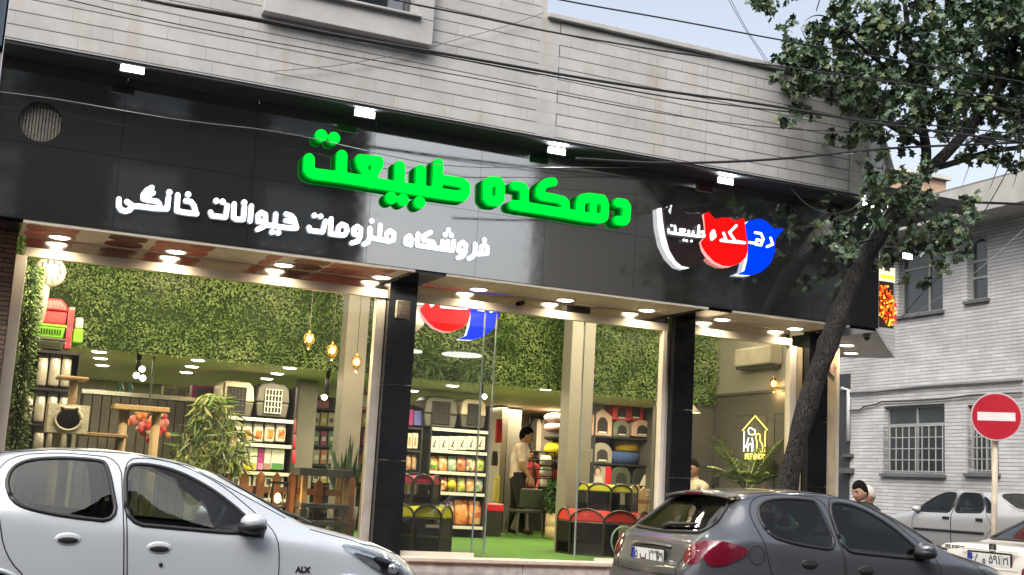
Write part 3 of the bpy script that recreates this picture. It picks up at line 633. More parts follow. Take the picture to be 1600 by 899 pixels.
# ------------------------------------------------------------------ recessed downlights
dl_e = emat('downlight_led', (1, .92, .78), 6)
bayname = ['left', 'left', 'left', 'left', 'door', 'door', 'door', 'right', 'right']
DLX = [.657, 1.75, 2.84, 3.9, 5.02, 6.09, 7.16, 8.21, 9.286]
DLL = ['leftmost of the four downlights over the left shop window', 'second downlight from the left over the left shop window', 'third downlight from the left over the left shop window', 'downlight over the left window beside the first black column', 'downlight over the inner logo in the doorway canopy', 'downlight beside the black door sensor', 'downlight in the doorway canopy beside the second black column', 'left one of two downlights over the right shop window', 'right one of two downlights over the right shop window, by the tree']
for x, lab in zip(DLX, DLL):
    y = 12.3; t = thing('downlight', lab, 'downlight', (x, y, ZS), 'round downlights in the canopy soffit')
    b = MB(); b.lathe([(.085, -.006), (.1, -.012), (.12, -.012), (.125, -.004)], (x, y, ZS), 24); b.build('trim_ring', mat('white_ring', (.7, .68, .64), .3, noise=0), t, True)
    b = MB(); b.lathe([(.0, -.022), (.07, -.018), (.095, -.009)], (x, y, ZS), 24); b.build('diffuser', dl_e, t, True)
    light('downlight_lamp', 'SPOT', (x, y, ZS-.03), 17, (1, .80, .52), .05, (0, 0, 0), 165)
for x, y, lab in ((10.74, 13.1, 'nearer of two downlights under the grey corner canopy'), (11.35, 13.75, 'farther of two downlights under the grey corner canopy')):
    t = thing('downlight', lab, 'downlight', (x, y, ZS), 'round downlights in the canopy soffit')
    b = MB(); b.lathe([(.085, -.006), (.1, -.012), (.12, -.012), (.125, -.004)], (x, y, ZS), 24); b.build('trim_ring', MATS['white_ring'], t, True)
    b = MB(); b.lathe([(.0, -.022), (.07, -.018), (.095, -.009)], (x, y, ZS), 24); b.build('diffuser', dl_e, t, True)
    light('downlight_lamp', 'SPOT', (x, y, ZS-.04), 30, (1, .76, .42), .07, (0, 0, 0), 150)
light('corner_downlight_lamp', 'SPOT', (9.98, 12.25, ZS-.05), 18, (1, .76, .42), .07, (0, 0, 0), 140)
t = thing('dome_camera', 'small dome security camera under the grey corner canopy', 'camera', (10.25, 12.12, ZS))
b = MB(); b.lathe([(.05, -.004), (.055, -.03), (.0, -.032)], (10.25, 12.12, ZS), 20); b.build('mount', mat('grey_plastic', (.3, .3, .3), .4, noise=0), t, True)
b = MB(); b.ball((10.25, 12.12, ZS-.035), .042); b.build('dome', mat('smoked_dome', (.02, .02, .02), .05, noise=0), t, True)
t = thing('keypad', 'beige metal alarm box on the first black column', 'alarm box', (4.18, 12.37, 3.16))
b = MB(); b.box(4.1, 12.32, 3.06, 4.255, 12.378, 3.25); b.build('case', mat('beige_box', (.42, .38, .31), .5, noise=.2, scale=20), t, bevel=.006)
b = MB(); b.box(4.125, 12.316, 3.1, 4.23, 12.3195, 3.2); b.build('cover_plate', mat('worn_plate', (.5, .43, .36), .5, noise=.3, scale=30), t)
t = tag(MB().prism([(9.87, 12.40, 3.02), (9.98, 12.40, 2.93), (10.03, 12.40, 3.06), (9.9, 12.40, 3.17)], (0, .006, 0)).build('flyer', mat('red_flyer', (.42, .28, .25), .6, noise=.6, scale=22)), 'small red and white flyer taped to the corner pilaster', 'flyer')
# ------------------------------------------------------------------ cars: a smooth lofted shell, everything else fitted onto it
def itab(tab, xs, sig=.035):
    a = np.interp(xs, [t[0] for t in tab], [t[1] for t in tab])
    if sig:
        dx = xs[1]-xs[0]; n = int(3*sig/dx)+1; k = np.exp(-.5*(np.arange(-n, n+1)*dx/sig)**2); k /= k.sum()
        a = np.convolve(np.pad(a, n, mode='edge'), k, 'valid')
    return a
def chaikin(p, it=3):
    for _ in range(it):
        q = [p[0]]
        for a, b in zip(p[:-1], p[1:]): q += [a*.75+b*.25, a*.25+b*.75]
        q.append(p[-1]); p = q
    return p
glassd = glassmat('car_window_glass', (.62, .69, .66), 1.5)
rubber = mat('black_rubber', (.015, .015, .016), .6, noise=.1)
trimb = mat('black_plastic_trim', (.02, .02, .021), .45, noise=.08)
tyrem = mat('tyre_rubber', (.02, .02, .02), .8, noise=.2)
rimm = mat('wheel_cover_silver', (.45, .45, .46), .35, metal=.7, noise=.05)
chrome = mat('headlamp_chrome', (.75, .76, .78), .12, metal=.9, noise=0)
clearg = glassmat('lamp_lens', (.95, .96, .97), 1.5)
platem = mat('plate_white', (.72, .72, .7), .4, noise=.05); platek = mat('plate_ink', (.01, .01, .012), .5, noise=0); plateb = mat('plate_blue', (.02, .04, .3), .4, noise=0)
redl = mat('tail_lamp_red', (.13, .005, .018), .12, spec=.5, noise=.1, scale=30, coat=.6)
def paint(name, col, metal=.0, rough=.28, coat=.9): return mat(name, col, rough, metal, noise=.04, scale=1.5, coat=coat)
def inpoly(pl, x, y):
    c = False
    for (ax, ay), (bx, by) in zip(pl, pl[1:]+pl[:1]):
        if (ay > y) != (by > y) and x < (bx-ax)*(y-ay)/(by-ay)+ax: c = not c
    return c
def glazed(kd, pl, x, y, z):
    if z < .85: return False
    if kd == 'R': return y < -.4 and inpoly(pl, x, z)
    if kd == 'L': return y > .4 and inpoly(pl, x, z)
    if kd == 'T': return inpoly(pl, x, y)
    return x < .8 and inpoly(pl, y, z)
cabin = mat('cabin_grey', (.09, .09, .092), .8, noise=.15); seatm = mat('seat_cloth', (.16, .16, .165), .9, noise=.2, scale=30)
def interior(root, xf, xr, ws_x, hw, wheel_m):
    for y in (-.37, .37):
        b = MB(); b.box(xf-.02, y-.24, .42, xf+.48, y+.24, .56); st = b.build('seat', seatm, root, bevel=.04)
        b = MB(); b.prism([(xf, y-.24, .52), (xf-.10, y-.24, .55), (xf-.24, y-.20, 1.06), (xf-.13, y-.20, 1.07)], (0, .46, 0)); b.build('seat_back', seatm, st, bevel=.035)
        b = MB(); b.box(xf-.24, y-.13, 1.10, xf-.14, y+.13, 1.24); b.tube([(xf-.19, y-.06, 1.0), (xf-.19, y-.06, 1.12)], .01); b.build('headrest', seatm, st, bevel=.03)
    b = MB(); b.box(xr, -hw, .42, xr+.42, hw, .56); st = b.build('rear_bench', seatm, root, bevel=.03)
    b = MB(); b.prism([(xr+.08, -hw, .5), (xr-.04, -hw, .52), (xr-.18, -hw, 1.02), (xr-.08, -hw, 1.03)], (0, hw*2, 0)); b.build('bench_back', seatm, st, bevel=.03)
    for y in (-.36, .36): b = MB(); b.box(xr-.18, y-.12, 1.05, xr-.10, y+.12, 1.16); b.build('headrest', seatm, st, bevel=.03)
    b = MB(); b.prism([(ws_x-.36, -hw, .62), (ws_x-.34, -hw, .90), (ws_x-.12, -hw, .93), (ws_x+.1, -hw, .88), (ws_x+.1, -hw, .5)], (0, hw*2, 0)); b.build('dashboard', cabin, root, bevel=.02)
    b = MB(); cx, cz_ = ws_x-.47, .90
    b.tube([(cx+.10*math.sin(a), .37+.185*math.cos(a), cz_+.155*math.sin(a)) for a in np.linspace(0, 2*PI, 25)], .019, 8); b.tube([(cx, .20, cz_), (cx, .54, cz_)], .022, 8); b.tube([(cx, .37, cz_), (cx+.14, .37, cz_-.08)], .03, 8)
    b.build('steering_wheel', wheel_m, root, True)
    b = MB(); b.box(.4, -hw-.05, .30, ws_x+.1, hw+.05, .33); b.build('cabin_floor', cabin, root)
    b = MB(); b.box(ws_x-.62, -.11, 1.24, ws_x-.59, .11, 1.30); b.build('rear_view_mirror', cabin, root, bevel=.01)
class Car:
    def __init__(s, root, T, width, paintm):
        s.root = root; s.W = width; s.p = paintm
        L = T['L']; xs = np.arange(0, L+.001, .02); s.L = L
        f = {k: itab(T[k], xs, T.get('sig', {}).get(k, .035)) for k in ('ztop', 'zsh', 'wsh', 'wtop', 'zbot')}
        verts = []; secs = []
        for i, x in enumerate(xs):
            zt, zs, ws, wt, zb = (float(f[k][i]) for k in ('ztop', 'zsh', 'wsh', 'wtop', 'zbot'))
            zs = min(zs, zt-.03); zm = zb+(zs-zb)*.55; wt = min(wt, ws-.02)
            h = zt-zs; ze = zt-min(.06, h*.35)
            pr = [Vector((0, zb)), Vector((ws*.93, zb)), Vector((ws*.975, zb+.1)), Vector((ws*1.0, zm)), Vector((ws*.992, zs-.06)), Vector((ws*.965, zs)),
                  Vector((ws*.955+(wt-ws*.955)*.5, zs+(ze-zs)*.52)), Vector((wt, ze)), Vector((wt*.86, zt-min(.018, h*.12))), Vector((wt*.5, zt-.004)), Vector((0, zt))]
            q = chaikin(pr, 3); Ls = np.concatenate([[0], np.cumsum([(b_-a_).length for a_, b_ in zip(q[:-1], q[1:])])])
            tt = np.linspace(0, Ls[-1], 84); qx = np.interp(tt, Ls, [v_.x for v_ in q]); qy = np.interp(tt, Ls, [v_.y for v_ in q]); secs.append([Vector((a_, b_)) for a_, b_ in zip(qx, qy)])
        n = len(secs[0]); b = MB(); vs = []
        for x, q in zip(xs, secs):
            for p in q: vs.append((x, -p.x, p.y))
            for p in q[1:-1][::-1]: vs.append((x, p.x, p.y))
        m = 2*n-2; fs = []
        wheels = T['wheels']; ra = T['arch']
        for i in range(len(xs)-1):
            for k in range(m):
                q = (i*m+k, i*m+(k+1) % m, (i+1)*m+(k+1) % m, (i+1)*m+k)
                cx = sum(vs[j][0] for j in q)/4; cyy = abs(sum(vs[j][1] for j in q)/4); cz = sum(vs[j][2] for j in q)/4
                if cyy > width*.26 and any((cx-wx)**2+(cz-T['wz'])**2 < ra*ra for wx in wheels): continue
                if any(glazed(kd, pw_, cx, sum(vs[j][1] for j in q)/4, cz) for kd, pw_ in T['glass']): continue
                fs.append(q)
        for i in (0, len(xs)-1):
            base = i*m
            for k in range(1, n-1):
                a, c = base+k, base+(m-k) % m; d, e = base+(m-k-1) % m, base+k+1
                if k+1 < n-1: fs.append((a, e, d, c))
            fs.append((base, base+1, base+m-1)); fs.append((base+n-2, base+n-1, base+n))
        b.add(vs, fs)
        s.raw = vs; s.b = b
        full = [(i*m+k, i*m+(k+1) % m, (i+1)*m+(k+1) % m, (i+1)*m+k) for i in range(len(xs)-1) for k in range(m)]+fs[-2*(n-1):]
        s.bvh = BVHTree.FromPolygons([Vector(v) for v in vs], full)
        s.body = b.build('body', paintm, root, True)
        em = s.body.modifiers.new('e', 'EDGE_SPLIT'); em.split_angle = R(50)
        for wx in wheels:
            for sd in (-1, 1):
                y = sd*width/2
                bb = MB(); bb.tube([(wx+ra*math.cos(a), y*.985, T['wz']+ra*math.sin(a)) for a in np.linspace(-.35, PI+.35, 25)], .018, 8); bb.build('wheel_arch', paintm, root, True)
                bb = MB(); bb.lathe([(ra*1.0, 0), (ra*1.0, -sd*.28), (0, -sd*.28)], (wx, y*.985, T['wz']), 28, 'y'); bb.f = [f for f in bb.f if len(f) == 4]; bb.m = [0]*len(bb.f); bb.build('wheel_well', trimb, root)
                s.wheel(wx, y*.94, T['wz'], T['tyre'], sd)
    def wheel(s, x, y, z, r, sd):
        t = MB(); w_ = .09; y -= sd*.012; pr = [(r*.62, -w_*.9), (r*.66, -w_), (r*.90, -w_), (r*.97, -w_*.9), (r, -w_*.72), (r*1.0, 0), (r, w_*.72), (r*.97, w_*.9), (r*.90, w_), (r*.66, w_), (r*.62, w_*.9), (r*.62, -w_*.9001)]; pr = [(a_, b_) for a_, b_ in pr]
        t.lathe(pr, (x, y-sd*w_, z), 36, 'y'); t.f = [f for f in t.f if len(f) == 4]; t.m = [0]*len(t.f); wo = t.build('wheel', tyrem, s.root, True); wo.modifiers.new('e', 'EDGE_SPLIT').split_angle = R(35)
        b = MB(); b.lathe([(0, sd*.062), (r*.12, sd*.064), (r*.18, sd*.05), (r*.56, sd*.045), (r*.62, sd*.07), (r*.66, sd*.073), (r*.66, -sd*.06), (0, -sd*.06)], (x, y-sd*w_+sd*.015, z), 36, 'y')
        b.build('rim', rimm, wo, True)
        b = MB()
        for k in range(7):
            a = 2*PI*k/7; b.ball((x+r*.40*math.cos(a), y-sd*w_+sd*.062, z+r*.40*math.sin(a)), r*.095, (1, .06, 1), 12)
        b.build('rim_holes', trimb, wo, True)
    def hit(s, o, d, off):
        h = s.bvh.ray_cast(Vector(o), Vector(d))
        if h[0] is None: return None
        n = h[1]; n = n if n.dot(Vector(d)) < 0 else -n
        return h[0]+n*off
    def proj(s, kind, u, v, off):
        if kind == 'R': return s.hit((u, -3, v), (0, 1, 0), off)       # side facing -y (u = x, v = z)
        if kind == 'L': return s.hit((u, 3, v), (0, -1, 0), off)
        if kind == 'B': return s.hit((-3, u, v), (1, 0, 0), off)       # from behind (u = y, v = z)
        if kind == 'F': return s.hit((s.L+3, u, v), (-1, 0, 0), off)
        if kind == 'T': return s.hit((u, v, 4), (0, 0, -1), off)       # from above (u = x, v = y)
    def patch(s, name, kind, poly, m, off=.004, parent=None, res=.045, holes=(), smooth=True):
        pl = []
        for a, b in zip(poly, poly[1:]+poly[:1]):
            n = max(1, int(math.hypot(b[0]-a[0], b[1]-a[1])/res))
            pl += [(a[0]+(b[0]-a[0])*k/n, a[1]+(b[1]-a[1])*k/n) for k in range(n)]
        us = [p[0] for p in pl]; vs = [p[1] for p in pl]; pts = [Vector(p) for p in pl]; nb = len(pts)
        def inside(x, y):
            c = False
            for (ax, ay), (bx, by) in zip(pl, pl[1:]+pl[:1]):
                if (ay > y) != (by > y) and x < (bx-ax)*(y-ay)/(by-ay)+ax: c = not c
            return c
        def far(x, y): return min((p.x-x)**2+(p.y-y)**2 for p in pts[:nb]) > (res*.5)**2
        x = min(us)+res*.6
        while x < max(us):
            y = min(vs)+res*.6
            while y < max(vs):
                if inside(x, y) and far(x, y): pts.append(Vector((x, y)))
                y += res
            x += res
        ed = []
        for hpl in holes:
            h0 = len(pts); hp = []
            for a, b in zip(hpl, hpl[1:]+hpl[:1]):
                n = max(1, int(math.hypot(b[0]-a[0], b[1]-a[1])/res)); hp += [(a[0]+(b[0]-a[0])*k/n, a[1]+(b[1]-a[1])*k/n) for k in range(n)]
            pts += [Vector(p) for p in hp]; ed += [(h0+k, h0+(k+1) % len(hp)) for k in range(len(hp))]
        r = delaunay_2d_cdt(pts, ed, [list(range(nb))], 1, 1e-6)
        q = [s.proj(kind, p.x, p.y, off) for p in r[0]]
        b = MB(); ok = [v is not None for v in q]
        b.v = [tuple(v) if v is not None else (0, 0, 0) for v in q]
        for f in r[2]:
            g_ = sum((r[0][i] for i in f), Vector((0, 0)))/len(f)
            if any(inpoly(h_, g_.x, g_.y) for h_ in holes): continue
            if all(ok[i] for i in f): b.f.append(tuple(f)); b.m.append(0)
        if holes and b.f:           # keep the one connected panel
            par = list(range(len(b.v)))
            def fd(i):
                while par[i] != i: par[i] = par[par[i]]; i = par[i]
                return i
            for f in b.f:
                for i in f[1:]: par[fd(f[0])] = fd(i)
            cnt = {}
            for f in b.f: cnt[fd(f[0])] = cnt.get(fd(f[0]), 0)+1
            big = max(cnt, key=cnt.get); b.f = [f for f in b.f if fd(f[0]) == big]; b.m = [0]*len(b.f)
            used = sorted({i for f in b.f for i in f}); mp_ = {i: n for n, i in enumerate(used)}; b.v = [b.v[i] for i in used]; b.f = [tuple(mp_[i] for i in f) for f in b.f]
        return b.build(name, m, parent or s.root, smooth)
    def line(s, name, kind, pts, m, r=.004, off=.0, parent=None, closed=False, res=.04):
        pl = []; src = pts+pts[:1] if closed else pts
        for a, b in zip(src[:-1], src[1:]):
            n = max(1, int(math.hypot(b[0]-a[0], b[1]-a[1])/res))
            pl += [(a[0]+(b[0]-a[0])*k/n, a[1]+(b[1]-a[1])*k/n) for k in range(n)]
        pl.append(src[-1]); q = [s.proj(kind, *p, off) for p in pl]; q = [v for v in q if v is not None]
        return MB().tube(q, r, 6).build(name, m, parent or s.root, True)
def rnd_poly(p, it=2, r=.07):          # round the corners of an outline
    for n in range(it+1):
        q = []
        for a, b in zip(p, p[1:]+p[:1]):
            L = math.hypot(b[0]-a[0], b[1]-a[1])+1e-9; c = min(.25, r/(2.2**n)/L); q += [(a[0]*(1-c)+b[0]*c, a[1]*(1-c)+b[1]*c), (a[0]*c+b[0]*(1-c), a[1]*c+b[1]*(1-c))]
        p = q
    return p
gap = mat('panel_gap_black', (.008, .008, .008), .8, noise=0)
def seat_shapes(car, x0, x1, z):        # seat backs and wheel seen as dark shapes are left to the dark glass
    pass
def hatch(root, pm, detail):
    fw = [(1.47, .955), (1.44, 1.34), (1.56, 1.365), (1.78, 1.335), (2.02, 1.23), (2.2, 1.11), (2.33, 1.0), (2.36, .93), (2.2, .915)]
    rw = [(.74, 1.06), (.68, 1.17), (.70, 1.28), (.80, 1.345), (1.0, 1.372), (1.27, 1.372), (1.325, 1.34), (1.415, .962), (1.1, .985), (.86, 1.02)]
    wsp = rnd_poly([(2.13, -.50), (2.09, 0), (2.13, .50), (2.68, .62), (2.76, 0), (2.68, -.62)], 1); bwp = rnd_poly([(-.60, 1.055), (-.46, 1.355), (0, 1.375), (.46, 1.355), (.60, 1.055), (0, 1.035)], 1)
    T = dict(glass=[(k, rnd_poly(p_, 1)) for k in 'RL' for p_ in (fw, rw)]+[('T', wsp), ('B', bwp)], L=3.835, wheels=(.63, 3.07), wz=.30, arch=.335, tyre=.29,
        ztop=[(0, .74), (.03, .80), (.07, .96), (.17, 1.04), (.32, 1.16), (.58, 1.375), (.66, 1.40), (.96, 1.448), (1.3, 1.462), (1.55, 1.447), (1.86, 1.405), (2.07, 1.345), (2.45, 1.165), (2.76, 1.01), (2.9, .975), (3.0, .955), (3.32, .885), (3.55, .80), (3.7, .70), (3.79, .56), (3.835, .44)],
        zsh=[(0, .68), (.08, .88), (.2, 1.0), (.5, 1.03), (.75, 1.015), (1.5, .955), (2.35, .905), (2.75, .89), (3.1, .84), (3.4, .76), (3.6, .67), (3.75, .55), (3.835, .42)],
        wsh=[(0, .58), (.05, .69), (.14, .765), (.35, .812), (.8, .826), (1.5, .826), (2.6, .826), (3.1, .815), (3.35, .785), (3.55, .71), (3.7, .60), (3.8, .47), (3.835, .38)],
        wtop=[(0, .52), (.12, .66), (.3, .62), (.6, .575), (1.2, .60), (1.9, .60), (2.3, .64), (2.75, .70), (3.2, .68), (3.55, .58), (3.75, .45), (3.835, .33)],
        zbot=[(0, .34), (.2, .24), (.6, .2), (3.2, .2), (3.6, .22), (3.835, .3)], sig=dict(ztop=.03, wtop=.06))
    c = Car(root, T, 1.652, pm)
    # side glass, doors, mirrors
    for k in 'RL':
        sd = -1 if k == 'R' else 1
        d1 = [(1.535, .30), (1.43, 1.385), (1.6, 1.41), (1.85, 1.37), (2.12, 1.25), (2.42, 1.02), (2.53, .9), (2.55, .6), (2.53, .30)]
        d2 = [(.98, .30), (.90, .55), (.72, .72), (.62, 1.12), (.60, 1.24), (.70, 1.37), (1.0, 1.41), (1.41, 1.395), (1.51, .30)]
        for nm, dd in (('front', d1), ('rear', d2)):
            dr = c.patch('door', k, rnd_poly(dd, 1), pm, .002, holes=[rnd_poly(fw, 1), rnd_poly(rw, 1)]); c.line('door_gap', k, rnd_poly(dd, 1), gap, .0042, .0015, dr, True)
            hx = 1.70 if nm == 'front' else .93+.17
            hz = .80 if nm == 'front' else .84
            b = MB(); q = c.proj(k, hx, hz, .0); b.ball((q.x, q.y, q.z), .088, (1, .16, .5), 18); b.build('handle', pm if detail == 'white' else trimb, dr, True)
            b = MB(); b.ball((q.x, q.y+sd*.006, q.z-.006), .07, (1, .17, .36), 16); b.build('handle_recess', trimb, dr, True)
            if nm == 'front': b = MB(); q = c.proj(k, hx+.02, hz-.11, .0); b.lathe([(.014, -.01), (.014, .01), (0, .01)], q, 14, 'y'); b.build('lock', trimb, dr, True)
        for pw in (fw, rw):
            g = c.patch('side_window', k, rnd_poly(pw, 1), glassd, .0055); c.line('window_seal', k, rnd_poly(pw, 1), trimb, .0165, .002, g, True)
        c.patch('mirror_base', k, [(2.2, .93), (2.36, 1.0), (2.44, .95), (2.42, .885), (2.25, .90)], trimb, .009)
        mr = MB(); q = c.proj(k, 2.33, .975, 0); y = q.y+sd*.10
        mr.ball((2.33, y, 1.0), .1, (.95, 1.0, .62), 18); mo = mr.build('mirror', pm, root, True)
        mr = MB(); mr.ball((2.325, y, .968), .105, (.98, .96, .52), 18); mr.tube([(2.34, q.y-sd*.02, .94), (2.35, y, .955)], .04); mr.build('mirror_housing', trimb, mo, True)
        # fuel flap / side repeater / headlamp / side mouldings
        if k == 'R': c.line('fuel_flap', k, [(.57+.075*math.cos(a), .9+.075*math.sin(a)) for a in np.linspace(0, 2*PI, 21)[:-1]], gap, .0035, .001, None, True, .02)
        tl = [(.115, .80), (.10, .98), (.24, 1.005), (.44, .965), (.50, .925), (.40, .86), (.25, .80)]
        c.patch('tail_lamp', k, rnd_poly(tl, 1), redl, .009, res=.03)
        hl = [(3.0, .862), (3.10, .862), (3.33, .80), (3.52, .72), (3.60, .62), (3.50, .60), (3.34, .655), (3.12, .78), (3.02, .83)]
        c.patch('headlamp', k, rnd_poly(hl, 1), chrome, .003, res=.03)
        h2 = c.patch('headlamp_inner', k, rnd_poly([(3.24, .775), (3.33, .775), (3.45, .72), (3.50, .65), (3.42, .66), (3.30, .72)], 1), mat('lamp_dark_bezel', (.05, .05, .055), .2, noise=0), .006, res=.03)
        b = MB(); q = c.proj(k, 3.42, .69, .008); b.ball(q, .05, (1, .5, .8), 14); b.build('lamp_bulb', chrome, h2, True)
        c.patch('headlamp_lens', k, rnd_poly(hl, 1), clearg, .014, res=.03)
        c.line('hood_gap', 'T', [(2.78, sd*.70), (3.2, sd*.70), (3.45, sd*.60), (3.62, sd*.45)], gap, .004, .0005)
        c.line('roof_gutter', k, [(.62, 1.385), (1.0, 1.43), (1.5, 1.43), (1.9, 1.365), (2.2, 1.22), (2.6, 1.03)], gap, .004, .0005)
    g = c.patch('windscreen', 'T', wsp, glassd, .005); c.line('window_seal', 'T', wsp, trimb, .014, .003, g, True)
    interior(root, 1.66, .98, 2.72, .66, mat('teal_wheel_cover', (.10, .28, .25), .6, noise=0) if detail == 'grey' else cabin)
    ws = c.patch('wiper_cowl', 'T', rnd_poly([(2.70, -.60), (2.775, 0), (2.70, .60), (2.80, .60), (2.88, 0), (2.80, -.60)], 1), trimb, .012)
    b = MB()
    for y0, y1 in ((-.58, -.05), (-.05, .45)): b.tube([c.proj('T', 2.82, y0, .02), c.proj('T', 2.74, (y0+y1)/2, .03), c.proj('T', 2.70, y1, .025)], .012, 6)
    b.build('wiper', trimb, ws, True)
    for sd in (-1, 1): c.patch('bonnet_vent', 'T', [(3.0, sd*.50), (3.17, sd*.47), (3.19, sd*.40), (3.02, sd*.42)], trimb, .003, res=.03)
    g = c.patch('rear_window', 'B', rnd_poly([(-.60, 1.055), (-.46, 1.355), (0, 1.375), (.46, 1.355), (.60, 1.055), (0, 1.035)], 1), glassd, .006)
    c.line('window_seal', 'B', rnd_poly([(-.60, 1.055), (-.46, 1.355), (0, 1.375), (.46, 1.355), (.60, 1.055), (0, 1.035)], 1), trimb, .018, .003, g, True)
    b = MB(); b.tube([c.proj('B', .0, 1.05, .02), c.proj('B', -.05, 1.075, .035), c.proj('B', -.42, 1.10, .03)], [.03, .022, .01], 8); b.build('rear_wiper', trimb, g, True)
    for sd in (-1, 1): c.patch('tail_lamp', 'B', rnd_poly([(sd*.55, .80), (sd*.52, .90), (sd*.60, .985), (sd*.735, .99), (sd*.72, .80)], 1), redl, .008, res=.03)
    b = MB(); n = 13
    for i in range(n-1):
        ya, yb = -.52+1.04*i/(n-1), -.52+1.04*(i+1)/(n-1)
        za = 1.405-.03*(ya/.52)**2; zb_ = 1.405-.03*(yb/.52)**2
        b.add([(.47, ya, za-.02), (.47, yb, zb_-.02), (.62, yb, zb_+.012), (.62, ya, za+.012), (.49, ya, za-.04), (.49, yb, zb_-.04), (.62, yb, zb_-.02), (.62, ya, za-.02)], [(0, 1, 2, 3), (5, 4, 7, 6), (4, 5, 1, 0)])
    sp = b.build('spoiler', pm, root, True); b = MB(); b.box(.462, -.13, 1.375, .475, .13, 1.393); b.build('brake_light', redl, sp)
    c.line('hatch_gap', 'B', [(-.62, 1.02), (-.50, .80), (-.48, .70), (0, .68), (.48, .70), (.50, .80), (.62, 1.02)], gap, .004, .0005)
    bp = c.patch('rear_bumper', 'B', rnd_poly([(-.70, .36), (-.73, .66), (0, .69), (.73, .66), (.70, .36)], 1), pm, .02)
    c.line('bumper_strip', 'B', [(-.74, .56), (0, .57), (.74, .56)], trimb, .022, .006, bp)
    c.patch('number_plate_recess', 'B', [(-.30, .76), (-.28, .90), (.28, .90), (.30, .76)], pm, .003)
    c.line('hatch_handle', 'B', [(-.30, .915), (0, .925), (.30, .915)], pm, .018, .008)
    return c
def plate(c, xoff, z, txt, txt2, parent, tilt=0.):
    b = MB(); b.box(xoff-.006, -.285, z-.075, xoff+.004, .285, z+.075); p = b.build('number_plate', platek, parent, bevel=.004)
    b = MB(); b.box(xoff-.0085, -.265, z-.057, xoff-.0062, .265, z+.057); b.build('plate_face', platem, p)
    b = MB(); b.box(xoff-.010, .215, z-.055, xoff-.0087, .263, z+.055); b.build('plate_band', plateb, p)
    x = xoff-.0095
    text_mesh('plate_text', txt, .115, platek, p, (x, .045, z), (0, -1, 0), (0, 0, 1), .001, bold=.002)
    text_mesh('plate_text', txt2, .10, platek, p, (x, -.21, z-.006), (0, -1, 0), (0, 0, 1), .001, bold=.002)
    b = MB(); b.box(xoff-.0098, -.158, z-.056, xoff-.0088, -.154, z+.056); b.build('plate_rule', platek, p)
    return p
